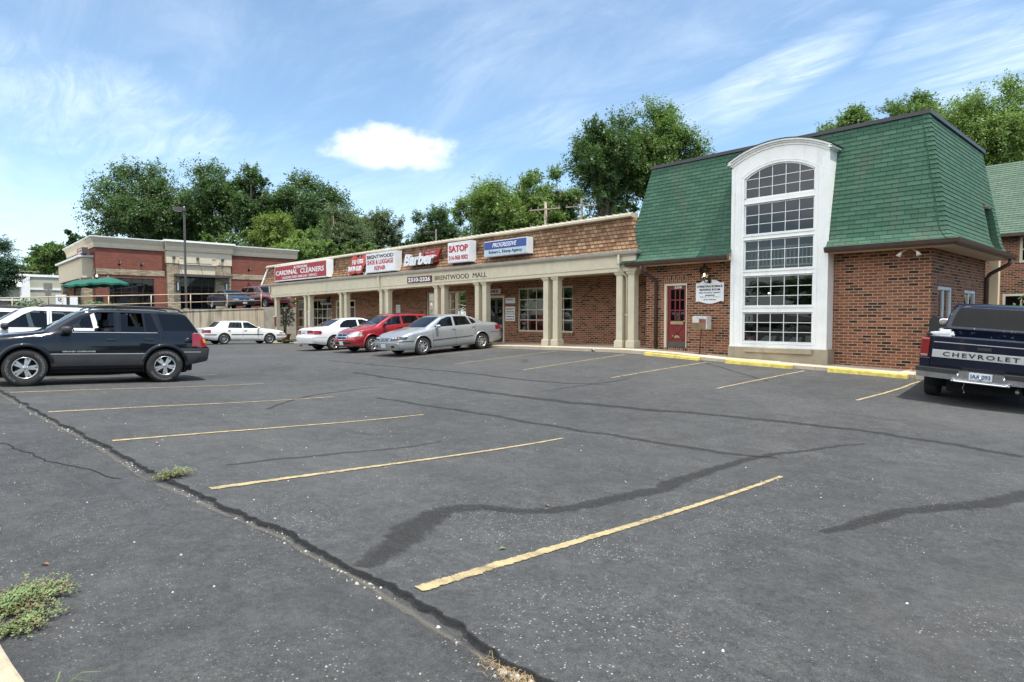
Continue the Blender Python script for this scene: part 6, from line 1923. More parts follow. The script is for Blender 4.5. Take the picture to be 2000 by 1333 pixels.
class Car:
    def __init__(s, name, sp, label, cat, group='parked cars and trucks'):
        s.sp = sp
        s.root = empty(name, label=label, cat=cat, group=group)
        s.shell()

    def shell(s):
        sp = s.sp
        xR, xF, W = sp['xr'], sp['xf'], sp['W']
        top, belt, bot = smoothprof(sp['top']), smoothprof(sp['belt']), smoothprof(sp['bot'])
        fx, rx = np.array(sp['fx']), np.array(sp['rx'])
        er, ef = sp.get('endr', (.35, .12)), sp.get('endf', (.45, .14))
        lean = sp.get('lean', .36)
        bow = sp.get('bow', (.05, .09))
        st = set(np.round(np.linspace(xR, xF, int((xF - xR) / .065)), 4))
        for x, _ in sp['top']: st.add(round(float(np.clip(x, xR, xF)), 4))
        for k in (.02, .05, .09, .14): st.add(xR + k); st.add(xF - k)
        st = sorted(st)
        st = [st[0]] + [b for a, b in zip(st[:-1], st[1:]) if b - a > .012]
        rings = []
        for x in st:
            hw = W / 2
            tF = np.clip((x - (xF - ef[0])) / ef[0], 0, 1); tR = np.clip(((xR + er[0]) - x) / er[0], 0, 1)
            hw *= 1 - ef[1] * (1 - math.sqrt(max(0, 1 - tF ** 2.2))) - er[1] * (1 - math.sqrt(max(0, 1 - tR ** 2.2)))
            zt, zs, zb = float(top(x)), float(belt(x)), float(bot(x))
            zs = min(zs, zt - .015)
            P = [(hw * f, zb + (zs - zb) * t) for t, f in sp.get('sec', [(0, .93), (.10, .972), (.28, .995), (.52, 1.0), (.74, .99), (.9, .97), (1.0, .945)])]
            ws = hw * .945; H = zt - zs; c = min(sp.get('crown', .055), .55 * H); ze = zt - c
            we = ws - min(.05, .6 * H) - lean * max(0, ze - zs - .03)
            for t in (.3, .6, .88): P.append((ws - .008 + (we - ws + .008) * t, zs + (ze - zs) * t))
            P += [(we - .004, ze), (we * .965, ze + .42 * c), (we * .88, ze + .68 * c), (we * .68, ze + .86 * c), (we * .36, ze + .97 * c), (0, zt)]
            ring = P + [(-y, z) for y, z in P[:-1][::-1]]
            rings.append((x, hw, ring))
        n = len(rings[0][2]); nh = 10

        def warp(x, y, z, hw):
            wF = np.clip((x - (xF - .32)) / .32, 0, 1); wF = wF * wF * (3 - 2 * wF)
            wR = np.clip(((xR + .32) - x) / .32, 0, 1); wR = wR * wR * (3 - 2 * wR)
            x2 = x + wF * np.interp(z, fx[:, 0], fx[:, 1]) - wR * np.interp(z, rx[:, 0], rx[:, 1])
            q = 1 - min(1, abs(y) / (W / 2)) ** 2
            gF = np.clip(x / xF, 0, 1); gR = np.clip(x / xR, 0, 1)
            return (x2 + bow[1] * q * gF - bow[0] * q * gR - bow[1] * gF * .6 + bow[0] * gR * .6, y, z)
        vs, fs = [], []
        for x, hw, ring in rings: vs += [warp(x, y, z, hw) for y, z in ring]
        for i in range(len(rings) - 1):
            for k in range(n - 1): fs.append((i * n + k, i * n + k + 1, (i + 1) * n + k + 1, (i + 1) * n + k))
        # end caps
        for end in (0, -1):
            x, hw, ring = rings[end]; base = (len(rings) - 1) * n if end else 0
            arc_ = ring[nh:n - nh]; fr = [p[0] / arc_[0][0] for p in arc_]; m_ = len(arc_)
            prev = None
            for j in range(nh + 1):
                yj, zj = ring[j]
                if j == nh: row = [base + nh + k for k in range(m_)]
                else:
                    row = [base + j]
                    for k in range(1, m_ - 1):
                        vs.append(warp(x, yj * fr[k], zj + (arc_[k][1] - arc_[0][1]) * (j / nh) ** 2, hw)); row.append(len(vs) - 1)
                    row.append(base + n - 1 - j)
                if prev:
                    for k in range(m_ - 1): fs.append((prev[k], prev[k + 1], row[k + 1], row[k]))
                prev = row
        bm = bmesh.new()
        bv = [bm.verts.new(v) for v in vs]
        for f in fs:
            try: bm.faces.new([bv[i] for i in f])
            except ValueError: pass
        bmesh.ops.recalc_face_normals(bm, faces=bm.faces[:])
        bm.normal_update()
        if sum(f.normal.z * f.calc_area() for f in bm.faces) < 0: bmesh.ops.reverse_faces(bm, faces=bm.faces[:])
        bm.normal_update()
        from mathutils.bvhtree import BVHTree
        s.bvh = BVHTree.FromBMesh(bm)
        for f in bm.faces: f.smooth = True
        s.bm = bm

    def sy(s, x, z, side=1):
        h = s.bvh.ray_cast(Vector((x, 3 * side, z)), Vector((0, -side, 0)))
        return h[0].y if h[0] else side * s.sp['W'] / 2

    def sx(s, y, z, side=1):
        h = s.bvh.ray_cast(Vector((5 * side, y, z)), Vector((-side, 0, 0)))
        return h[0].x if h[0] else side * 2

    def cond(s, f, view):
        c, n = f.calc_center_median(), f.normal
        if view == 'L': return c.y > .25 and n.y > .30
        if view == 'R': return c.y < -.25 and n.y < -.30
        if view == 'F': return c.x > .1 and n.x > .16
        if view == 'B': return c.x < -.1 and n.x < -.16
        if view == 'FW': return c.x > s.sp['xf'] - .42 and n.x > -.2 and (n.x > .16 or abs(n.y) > .2)
        if view == 'BW': return c.x < s.sp['xr'] + .36 and (n.x < -.16 or abs(n.y) > .2)
        if view == 'T': return n.z > .5

    def select(s, view, poly, side=0):
        bm = s.bm
        q = (lambda v: (v.x, v.z)) if view in 'LR' else (lambda v: (v.x, v.y)) if view == 'T' else (lambda v: (v.y, v.z))
        x0, x1 = min(p[0] for p in poly), max(p[0] for p in poly); y0, y1 = min(p[1] for p in poly), max(p[1] for p in poly)
        ar = sum(poly[i][0] * poly[(i + 1) % len(poly)][1] - poly[(i + 1) % len(poly)][0] * poly[i][1] for i in range(len(poly)))
        if ar < 0: poly = poly[::-1]

        def cand():
            out = []
            for f in bm.faces:
                a = [q(v.co) for v in f.verts]
                if max(p[0] for p in a) < x0 or min(p[0] for p in a) > x1 or max(p[1] for p in a) < y0 or min(p[1] for p in a) > y1: continue
                if s.cond(f, view): out.append(f)
            return out
        for i in range(len(poly)):
            a, b = poly[i], poly[(i + 1) % len(poly)]
            du, dv = b[0] - a[0], b[1] - a[1]
            if abs(du) + abs(dv) < 1e-6: continue
            if view in 'LR': co, no = (a[0], 0, a[1]), (dv, 0, -du)
            elif view == 'T': co, no = (a[0], a[1], 0), (dv, -du, 0)
            else: co, no = (0, a[0], a[1]), (0, dv, -du)
            fs = cand()
            es = list({e for f in fs for e in f.edges}); vv = list({v for f in fs for v in f.verts})
            bmesh.ops.bisect_plane(bm, geom=vv + es + fs, plane_co=co, plane_no=no, dist=1e-5)

        def inside(p):
            for i in range(len(poly)):
                a, b = poly[i], poly[(i + 1) % len(poly)]
                if (b[0] - a[0]) * (p[1] - a[1]) - (b[1] - a[1]) * (p[0] - a[0]) < -1e-6: return False
            return True
        return [f for f in cand() if inside(q(f.calc_center_median()))]

    def cut(s, name, mat, view, poly, off=-.004, keep=False, parent=None, delete=True):
        """lift the faces of the shell inside a convex outline into a part of their own"""
        fs = s.select(view, poly)
        if not fs: return None
        mb = MB(); idx = {}
        for f in fs:
            for v in f.verts:
                if v not in idx: idx[v] = len(idx)
        vs = [v.co + v.normal * off for v in idx]
        mb.add(vs, [[idx[v] for v in f.verts] for f in fs], True)
        if delete: bmesh.ops.delete(s.bm, geom=fs, context='FACES_ONLY' if False else 'FACES')
        if mat is None: return None
        return mb.build(name, mat, parent or s.root, local=True, fix=False)

    def both(s, name, mat, poly, off=-.004, **k):
        return [s.cut(name, mat, v, poly, off, **k) for v in ('L', 'R')]

    def mirror_cut(s, name, mat, view, poly, off=.002, **k):
        return [s.cut(name, mat, view, pp, off, **k) for pp in (poly, [(-a, b) for a, b in poly])]

    def paint_faces(s, view, poly, idx):
        for f in s.select(view, poly): f.material_index = idx

    def seams(s, lines, w_=.011):
        for v in 'LR':
            for (a, b) in lines:
                d = Vector((b[0] - a[0], b[1] - a[1])).normalized(); n = Vector((-d.y, d.x)) * w_ / 2
                s.paint_faces(v, [(a[0] - n.x, a[1] - n.y), (b[0] - n.x, b[1] - n.y), (b[0] + n.x, b[1] + n.y), (a[0] + n.x, a[1] + n.y)], 1)

    def arches(s, r, zc):
        for xc in s.sp['axles']:
            poly = [(xc + r * math.cos(2 * math.pi * k / 24), zc + r * math.sin(2 * math.pi * k / 24)) for k in range(24)]
            poly[16:21] = []  # flatten the unseen bottom
            s.both(None, None, poly)
            mb = MB(); hw = s.sp['W'] / 2
            for sd in (-1, 1):
                mb.lathe([(r + .004, sd * (hw * .955)), (r + .004, sd * (hw - .40)), (.02, sd * (hw - .40))], 'y', (xc, 0, zc), 24, True, -.35, math.pi + .35)
            mb.build('wheel_arch', m_under, s.root, local=True)

    def lips(s, r, zc, mat, w_=.05, out=.02, name='arch_flare', a0=-.05, a1=math.pi + .05):
        for xc in s.sp['axles']:
            for sd in (-1, 1):
                mb = MB(); vs = []; n = 24
                for k in range(n + 1):
                    a = a0 + (a1 - a0) * k / n
                    for rr_, o_ in ((r - .012, -.05), (r - .012, out * .6), (r + .008, out), (r + w_ * .8, out * .8), (r + w_, -.006)):
                        x, z = xc + rr_ * math.cos(a), zc + rr_ * math.sin(a)
                        vs.append((x, s.sy(x, max(z, .28), sd) + sd * o_, z))
                fs = [(k * 5 + j, k * 5 + j + 1, k * 5 + j + 6, k * 5 + j + 5) for k in range(n) for j in range(4)]
                mb.add(vs, fs, True); mb.build(name, mat, s.root, local=True)

    def wheels(s, Rw, rim, style, wid=.205, inset=.035, mat=None, letters=False):
        key = 'whl'
        mb = MB(); h = wid / 2
        mb.lathe([(rim - .03, -h), (rim + .01, -h), (Rw * .94, -h), (Rw - .004, -h + .025), (Rw, -h + .04), (Rw, h - .04), (Rw - .004, h - .025), (Rw * .95, h - .004), ((Rw + rim) / 2, h + .004), (rim + .012, h - .004), (rim + .004, h - .012), (rim - .006, h - .03)], 'y', (0, 0, 0), 40)
        ty = mb
        m2 = MB()
        m2.lathe([(rim + .006, h - .012), (rim + .004, h - .002), (rim - .008, h - .004), (rim - .016, h - .03), (rim - .022, h - .10)], 'y', (0, 0, 0), 40)
        m2.lathe([(.001, h - .02), (rim * .20, h - .022), (rim * .24, h - .035), (rim * .24, h - .07)], 'y', (0, 0, 0), 20)
        ns, wi, wo, split = style
        for k in range(ns):
            a = 2 * math.pi * k / ns + .3
            for da in ((-split, split) if split else (0,)):
                a0_, a1_ = a + da * .35, a + da
                r0, r1 = rim * .18, rim * .97
                p0 = Vector((math.cos(a0_), math.sin(a0_))) * r0; p1 = Vector((math.cos(a1_), math.sin(a1_))) * r1
                t = (p1 - p0).normalized(); nn = Vector((-t.y, t.x))
                q = [p0 - nn * wi, p1 - nn * wo, p1 + nn * wo, p0 + nn * wi]
                vs = [(p.x, h - .022 - (0.004 if i in (1, 2) else 0), p.y) for i, p in enumerate(q)] + [(p.x, h - .055, p.y) for p in q]
                m2.add(vs, [(0, 1, 2, 3), (0, 4, 5, 1), (1, 5, 6, 2), (2, 6, 7, 3), (3, 7, 4, 0)])
        for k in range(5):
            a = 2 * math.pi * k / 5; m2.lathe([(.001, h - .016), (.009, h - .017), (.009, h - .03)], 'y', (rim * .14 * math.cos(a) * 1.6, 0, rim * .14 * math.sin(a) * 1.6), 8)
        m3 = MB(); m3.lathe([(.001, h - .075), (rim * .72, h - .078), (rim * .74, h - .10), (rim - .02, h - .11), (rim - .02, -h + .02), (.001, -h + .02)], 'y', (0, 0, 0), 24)
        first = None
        for xc in s.sp['axles']:
            for sd in (1, -1):
                yc = sd * (s.sp['W'] / 2 - inset - h)
                if first is None:
                    wh = m3.build('wheel', m_rimdark, s.root, local=True)
                    t_ = ty.build('tyre', m_tyre, wh, local=True); r_ = m2.build('rim', mat or m_rim, wh, local=True)
                    kids = [t_, r_]
                    if letters:
                        lt = MB(); rl = random.Random(4)
                        for k in range(46):
                            if k % 23 > 11: continue
                            a = 2 * math.pi * k / 46; r0 = rim + (Rw - rim) * .42; hh = (Rw - rim) * .24
                            ww = .010 + .006 * rl.random()
                            c_, s_ = math.cos(a), math.sin(a)
                            for (ra, rb, ta, tb) in [(r0, r0 + hh, -ww, -ww + .006), (r0 + hh - .006, r0 + hh, -ww, ww)] + ([(r0, r0 + .006, -ww, ww)] if k % 2 else [(r0, r0 + hh, ww - .006, ww)]):
                                lt.add([(c_ * r_a - s_ * tt, h + .0065, s_ * r_a + c_ * tt) for r_a, tt in ((ra, ta), (rb, ta), (rb, tb), (ra, tb))], [(0, 1, 2, 3)])
                        kids.append(lt.build('tyre_lettering', plain('faded_letters', (.26, .26, .25), .8), wh, local=True))
                    first = (wh, kids)
                    w2 = wh
                else:
                    w2 = first[0].copy(); COL.objects.link(w2)
                    for q in first[1]:
                        c2 = q.copy(); COL.objects.link(c2); c2.parent = w2
                w2.location = (xc, yc, Rw); w2.rotation_euler = (0, random.random() * 3, 0 if sd == 1 else math.pi)

    def tub(s, x0, x1, ztop, seats=(), mat=None, wheel=None):
        hw = s.sp['W'] / 2
        mb = MB(); mb.bbox(x0, x1, -hw + .16, hw - .16, .26, ztop, .05)
        f = s.sp['axles'][0]
        mb.bbox(s.sp['xr'] + .35, s.sp['xf'] - .35, -hw + .42, hw - .42, .20, .50, .05)
        mb.build('cabin_floor', m_under, s.root, local=True)
        for (x, zt) in seats:
            for y in (-.36, .36):
                mb = MB(); mb.bbox(x - .10, x + .04, y - .23, y + .23, ztop - .2, zt - .18, .05); mb.bbox(x - .08, x, y - .13, y + .13, zt - .15, zt + .02, .04); mb.bbox(x - .06, x - .02, y - .05, y + .05, zt - .2, zt - .1, .01)
                mb.build('seat', mat or m_seat, s.root, local=True)
        if wheel:
            x, y, z = wheel
            mb = MB(); pts = [(x + .05 * math.sin(a), y + .18 * math.cos(a), z + .17 * math.sin(a)) for a in [2 * math.pi * k / 20 for k in range(21)]]
            mb.tube(pts, .014, 6, False); mb.tube([(x, y, z), (x + .3, y, z - .1)], .03, 6); mb.tube([(x, y - .17, z), (x, y + .17, z)], .012, 5); mb.build('steering_wheel', m_plast, s.root, local=True)

    def handle(s, x, z, mat, L_=.16, name='door_handle', sides=(1, -1)):
        for sd in sides:
            y = s.sy(x, z, sd); mb = MB(); mb.bbox(x - L_ / 2, x + L_ / 2, y - sd * .01, y + sd * .028, z - .014, z + .016, .008); mb.build(name, mat, s.root, local=True)

    def door_mirror(s, x, z, mat, sx_=.10, sy_=.20, sz_=.15):
        for sd in (1, -1):
            y = s.sy(x, z, sd)
            bm = bmesh.new(); bmesh.ops.create_uvsphere(bm, u_segments=14, v_segments=9, radius=.5)
            for v in bm.verts:
                c = v.co; c.x = max(c.x, -.28); k = lambda q: math.copysign(abs(q * 2) ** .7 / 2, q)
                v.co = Vector((x + k(c.x) * sx_ * 1.5, y + sd * (.05 + sy_ / 2) + k(c.y) * sy_, z + .03 + k(c.z) * sz_))
            bm.verts.index_update()
            mb = MB(); mb.add([v.co.copy() for v in bm.verts], [[v.index for v in f.verts] for f in bm.faces], True); bm.free()
            mb.bbox(x - .03, x + .05, min(y - sd * .02, y + sd * .08), max(y - sd * .02, y + sd * .08), z - .05, z + .0, .01)
            mb.build('wing_mirror', mat, s.root, local=True)

    def box(s, name, mat, x0, x1, y0, y1, z0, z1, b=.01, parent=None):
        mb = MB(); mb.bbox(x0, x1, y0, y1, z0, z1, b); return mb.build(name, mat, parent or s.root, local=True)

    def done(s, mat, loc, heading, flat=False, z=None):
        s.bm.normal_update()
        me = bpy.data.meshes.new('body'); s.bm.to_mesh(me); s.bm.free()
        me.materials.append(mat); me.materials.append(m_seam)
        o = bpy.data.objects.new('body', me); COL.objects.link(o); o.parent = s.root
        th = R(heading); f = Vector((math.cos(th), math.sin(th), 0)); l = Vector((-math.sin(th), math.cos(th), 0))
        x, y = loc; a = s.sp['axles'][0]; hw = s.sp['W'] / 2 - .15
        if z is None:
            g = lambda p: gz1(p.x, p.y)
            c = Vector((x, y, 0))
            zf = (g(c + f * 1.35 + l * hw) + g(c + f * 1.35 - l * hw)) / 2; zr = (g(c - f * 1.35 + l * hw) + g(c - f * 1.35 - l * hw)) / 2
            zl = (g(c + f * 1.35 + l * hw) + g(c - f * 1.35 + l * hw)) / 2; zri = (g(c + f * 1.35 - l * hw) + g(c - f * 1.35 - l * hw)) / 2
            f3 = (f * 2.7 + Vector((0, 0, zf - zr))).normalized(); l3 = (l * 2 * hw + Vector((0, 0, zl - zri))).normalized(); n = f3.cross(l3).normalized(); l3 = n.cross(f3)
            s.root.matrix_world = Matrix(((f3.x, l3.x, n.x, x), (f3.y, l3.y, n.y, y), (f3.z, l3.z, n.z, (zf + zr) / 2), (0, 0, 0, 1)))
        else:
            s.root.location = (x, y, z); s.root.rotation_euler = (0, 0, th)
        ORG[s.root] = (Vector((x, y, 0)), th)


# ---- black SUV, windows down
m_navy = paint('black_blue_paint', (.003, .0045, .009), rough=.4)
J = Car('parked_suv', dict(xr=-2.30, xf=2.16, W=1.84, axles=(1.345, -1.345), lean=.22, crown=.07,
        top=[(-2.30, .98), (-2.24, 1.10), (-2.14, 1.26), (-1.86, 1.66), (-1.70, 1.705), (-1.2, 1.735), (-.4, 1.745), (.18, 1.70), (.34, 1.655), (1.02, 1.205), (1.12, 1.185), (1.7, 1.12), (2.02, 1.03), (2.16, .93)],
        belt=[(-2.30, .95), (-2.2, 1.12), (-1.0, 1.165), (.6, 1.165), (1.0, 1.13), (1.8, 1.03), (2.16, .86)],
        bot=[(-2.30, .52), (-2.0, .44), (-1.7, .37), (1.0, .35), (1.75, .38), (2.16, .44)],
        fx=[(.4, .04), (.62, .06), (.66, .0), (.9, 0), (.95, -.06)], rx=[(.4, -.06), (.5, .03), (.86, .07), (.9, 0), (1.1, 0), (1.6, 0)]),
        'black four-wheel drive SUV with open side windows and silver alloy wheels', 'SUV')
J.both(None, None, [(.66, 1.20), (-.29, 1.20), (-.29, 1.645), (.05, 1.645), (.30, 1.50)])
J.both(None, None, [(-.43, 1.33), (-.89, 1.33), (-.86, 1.645), (-.43, 1.645)])
for a in J.both('window', m_cglassd, [(-.43, 1.20), (-.91, 1.20), (-.90, 1.325), (-.43, 1.325)]): pass
J.both('window', m_cglassd, [(-.95, 1.21), (-1.19, 1.22), (-1.05, 1.645), (-.91, 1.645)])
J.both('window', m_cglassd, [(-1.31, 1.235), (-2.05, 1.25), (-1.84, 1.60), (-1.78, 1.635), (-1.21, 1.65)])
J.cut('windscreen', m_cglass, 'F', [(-.76, 1.20), (.76, 1.20), (.66, 1.635), (-.66, 1.635)])
J.cut('rear_window', m_cglassd, 'B', [(-.68, 1.24), (.68, 1.24), (.60, 1.60), (-.60, 1.60)])
J.arches(.455, .41)
cl_ = [(.90, .70), (-.90, .70), (-.90, .36), (.90, .36)]
J.both('side_cladding', m_clad, [(.905, .685), (-.895, .685), (-.895, .43), (.905, .43)], .012, delete=False)
J.both('chrome_strip', m_silverstrip, [(.92, .688), (-.90, .688), (-.90, .706), (.92, .706)], .016, delete=False)
J.both('rear_bumper', m_clad, [(-1.66, .82), (-2.5, .82), (-2.5, .40), (-1.70, .40)], .020, delete=False)
J.cut('rear_bumper', m_clad, 'B', [(-.95, .40), (.95, .40), (.95, .82), (-.95, .82)], .03, delete=False)
J.both('chrome_strip', m_silverstrip, [(-1.68, .72), (-2.5, .72), (-2.5, .738), (-1.68, .738)], .024, delete=False)
J.both('front_bumper', m_clad, [(1.72, .70), (2.5, .70), (2.5, .40), (1.72, .40)], .018, delete=False)
J.cut('front_bumper', m_clad, 'F', [(-.95, .42), (.95, .42), (.95, .70), (-.95, .70)], .025, delete=False)
J.both('chrome_strip', m_silverstrip, [(1.72, .69), (2.5, .69), (2.5, .706), (1.72, .706)], .024, delete=False)
J.mirror_cut('tail_lamp', m_tail, 'BW', [(.66, .86), (1.0, .86), (1.0, 1.19), (.70, 1.19)], .006)
J.both('tail_lamp', m_tail, [(-2.05, 1.15), (-2.5, 1.15), (-2.5, .85), (-2.12, .85)], .006)
for sd in (1, -1):
    J.box('indicator', m_amber, -2.262, -2.18, J.sy(-2.22, 1.0, sd) - .03, J.sy(-2.22, 1.0, sd) + .016 * sd + .0, .95, 1.04, .004)
J.mirror_cut('headlamp', m_headl, 'FW', [(.45, .78), (.80, .76), (.80, .92), (.45, .92)], .004)
J.cut('grille', m_plast, 'F', [(-.42, .76), (.42, .76), (.42, .90), (-.42, .90)], .004)
J.seams([((-.36, 1.66), (-.36, .44)), ((.80, 1.14), (.80, .62)), ((.80, .62), (.76, .44)), ((-1.10, 1.68), (-1.24, 1.2)), ((-1.24, 1.2), (-1.24, .98)), ((-1.24, .98), (-.97, .62)), ((-.97, .62), (-.93, .44)), ((.8, .44), (-.93, .44))], .012)
J.lips(.455, .41, m_navy, .075, .035, a0=.25, a1=math.pi - .2)
J.both('body_crease', m_navy, [(.88, .79), (-.86, .79), (-.86, .84), (.88, .84)], .012, delete=False)
J.wheels(.40, .225, (5, .030, .022, .17), .235, .01, letters=True)
J.both('window_strip', m_silverstrip, [(.64, 1.172), (-1.18, 1.182), (-1.18, 1.192), (.64, 1.182)], .008, delete=False)
J.tub(-2.0, 1.1, 1.08, [(-.16, 1.46), (-1.05, 1.40)], m_seatd, (.42, .36, 1.13))
J.handle(-.22, 1.02, m_plast, .19); J.handle(-1.0, 1.03, m_plast, .19)
J.door_mirror(.62, 1.20, m_plast, .15, .20, .17)
for sd in (1, -1):
    mb = MB(); yy = sd * .60
    zr_f = lambda x: 1.745 - max(0, (x - .0)) * .25 - max(0, -(x + 1.3)) * .10
    mb.tube([(.18, yy, 1.70), (.02, yy, 1.775), (-.2, yy, 1.80), (-1.4, yy, 1.80), (-1.68, yy, 1.765), (-1.80, yy, 1.68)], [.014, .02, .022, .022, .02, .014], 8); mb.build('roof_rail', m_plast, J.root, local=True)
for x in (-.45, -1.35):
    mb = MB(); mb.tube([(x, -.60, 1.80), (x, .60, 1.80)], .016, 8); mb.build('roof_bar', m_plast, J.root, local=True)
mb = MB(); mb.tube([(1.0, .55, 1.225), (.86, .2, 1.285)], .009, 5); mb.tube([(1.0, -.1, 1.225), (.86, -.42, 1.285)], .009, 5); mb.build('wiper', m_plast, J.root, local=True)
for sd in (1,):
    for t_, x_, z_, w_, h_ in [('GRAND CHEROKEE', .70, .735, .62, .032), ('4x4', -1.98, 1.175, .13, .035)]:
        y_ = J.sy(x_ - w_ / 2, z_, 1) + .018
        text(t_, x_, y_, z_, w_, h_, '+y', m_silverstrip, name='badge', parent=J.root, depth=.006, bold=.03, local=True)
mb = MB(); mb.quad((.80, .40, 1.225), (.80, .62, 1.225), (.66, .60, 1.245), (.66, .40, 1.245)); mb.build('dashboard_paper', m_signwhite, J.root, local=True)
mb = MB(); mb.bbox(.30, .34, -.10, .12, 1.47, 1.53, .01); mb.build('rear_view_mirror', m_paleblue, J.root, local=True)
mb = MB(); mb.lathe([(.001, 0), (.085, 0), (.085, .006), (.001, .006)], 'y', (-1.86, J.sy(-1.86, 1.0, 1) + .002, 1.0), 20); mb.build('fuel_flap', m_navy, J.root, local=True)
J.done(m_navy, (-17.78, 2.72), -90)

# ---- white SUV beyond it
m_wpaint = paint('white_paint', (.74, .75, .75), rough=.3)
def big_suv(name, label, mat, loc, heading, z=None, gl=None, rack=True):
    S_ = Car(name, dict(xr=-2.36, xf=2.30, W=1.90, axles=(1.45, -1.42), lean=.24, crown=.07,
        top=[(-2.36, 1.05), (-2.30, 1.16), (-2.22, 1.40), (-2.02, 1.72), (-1.85, 1.77), (-1.0, 1.81), (-.2, 1.82), (.25, 1.79), (.42, 1.74), (1.12, 1.26), (1.22, 1.235), (1.8, 1.16), (2.16, 1.04), (2.30, .90)],
        belt=[(-2.36, 1.02), (-2.2, 1.15), (-1.0, 1.20), (.8, 1.20), (1.1, 1.16), (1.9, 1.05), (2.30, .84)],
        bot=[(-2.36, .50), (-1.8, .38), (1.0, .36), (1.85, .40), (2.30, .42)],
        fx=[(.4, .03), (.64, .06), (.68, 0), (.9, 0), (1.0, -.08)], rx=[(.4, 0), (.66, .07), (.70, 0), (1.7, 0)]), label, 'SUV')
    gl = gl or m_cglass
    S_.both('window', gl, [(.82, 1.26), (-.12, 1.26), (-.12, 1.70), (.16, 1.70), (.36, 1.60)])
    S_.both('window', gl, [(-.22, 1.26), (-1.12, 1.26), (-1.04, 1.70), (-.22, 1.70)])
    S_.both('window', m_cglassd, [(-1.24, 1.28), (-2.10, 1.30), (-1.98, 1.66), (-1.14, 1.70)])
    S_.cut('windscreen', gl, 'F', [(-.80, 1.26), (.80, 1.26), (.68, 1.70), (-.68, 1.70)]); S_.cut('rear_window', m_cglassd, 'B', [(-.68, 1.28), (.68, 1.28), (.62, 1.66), (-.62, 1.66)])
    S_.arches(.43, .39)
    S_.mirror_cut('headlamp', m_headl, 'FW', [(.45, .80), (.85, .80), (.85, .97), (.45, .95)], .004)
    S_.cut('grille', m_plast, 'F', [(-.40, .74), (.40, .74), (.40, .96), (-.40, .96)], .004)
    S_.mirror_cut('tail_lamp', m_tail, 'BW', [(.70, .9), (1.0, .9), (1.0, 1.3), (.74, 1.3)], .006)
    S_.seams([((-.17, 1.72), (-.17, .44)), ((.86, 1.18), (.84, .5)), ((-1.18, 1.22), (-1.16, .9)), ((-1.16, .9), (-.95, .5)), ((.84, .44), (-.95, .44))])
    S_.wheels(.375, .21, (5, .03, .025, .2), .23, .02); S_.tub(-2.0, 1.1, 1.12, [(-.05, 1.50), (-1.0, 1.45)], m_seatd, (.5, .36, 1.18))
    S_.handle(-.04, 1.06, m_plast); S_.handle(-1.0, 1.06, m_plast); S_.door_mirror(.74, 1.26, m_plast, .13, .20, .16)
    if rack:
        for sd in (1, -1):
            mb = MB(); mb.tube([(-.0, sd * .60, 1.80), (-.2, sd * .60, 1.86), (-1.7, sd * .60, 1.85), (-1.88, sd * .60, 1.77)], .02, 8); mb.build('roof_rail', m_plast, S_.root, local=True)
        for x in (-.5, -1.5):
            mb = MB(); mb.tube([(x, -.6, 1.86), (x, .6, 1.86)], .014, 6); mb.build('roof_bar', m_plast, S_.root, local=True)
    S_.done(mat, loc, heading, z=z)
big_suv('parked_suv', 'white SUV half hidden behind the black SUV', m_wpaint, (-20.9, 1.98), -90)
big_suv('parked_suv', 'second white SUV at the left photo edge, mostly hidden', m_wpaint, (-24.2, .9), -90, rack=True)

# ---- silver sedan
m_silver = paint('silver_paint', (.40, .42, .43), .55, .30)
def sedan(name, label, mat, W, xr, xf, ax, top, belt, bot, fx, rx, wins, wsc, rwin, arch, rw, rim, style, seams_, lean=.40, glass_=None, sec=None, endf=(.5, .16), endr=(.35, .08), bow=(.07, .12), crown=.055, inset=.03, rimmat=None, tubz=.86, seatx=((-.15, 1.20), (-1.05, 1.16))):
    sp = dict(xr=xr, xf=xf, W=W, axles=ax, lean=lean, crown=crown, top=top, belt=belt, bot=bot, fx=fx, rx=rx, endf=endf, endr=endr, bow=bow)
    if sec: sp['sec'] = sec
    c = Car(name, sp, label, 'car')
    g = glass_ or m_cglass
    for w_ in wins: c.both('window', g, w_)
    c.cut('windscreen', g, 'F', wsc); c.cut('rear_window', g, 'B', rwin)
    c.arches(*arch)
    c.seams(seams_)
    c.wheels(rw, rim, style, .20, inset, rimmat)
    c.tub(ax[1] - .3, ax[0] - .3, tubz, seatx, m_seat, (.45, .36, tubz + .08))
    return c


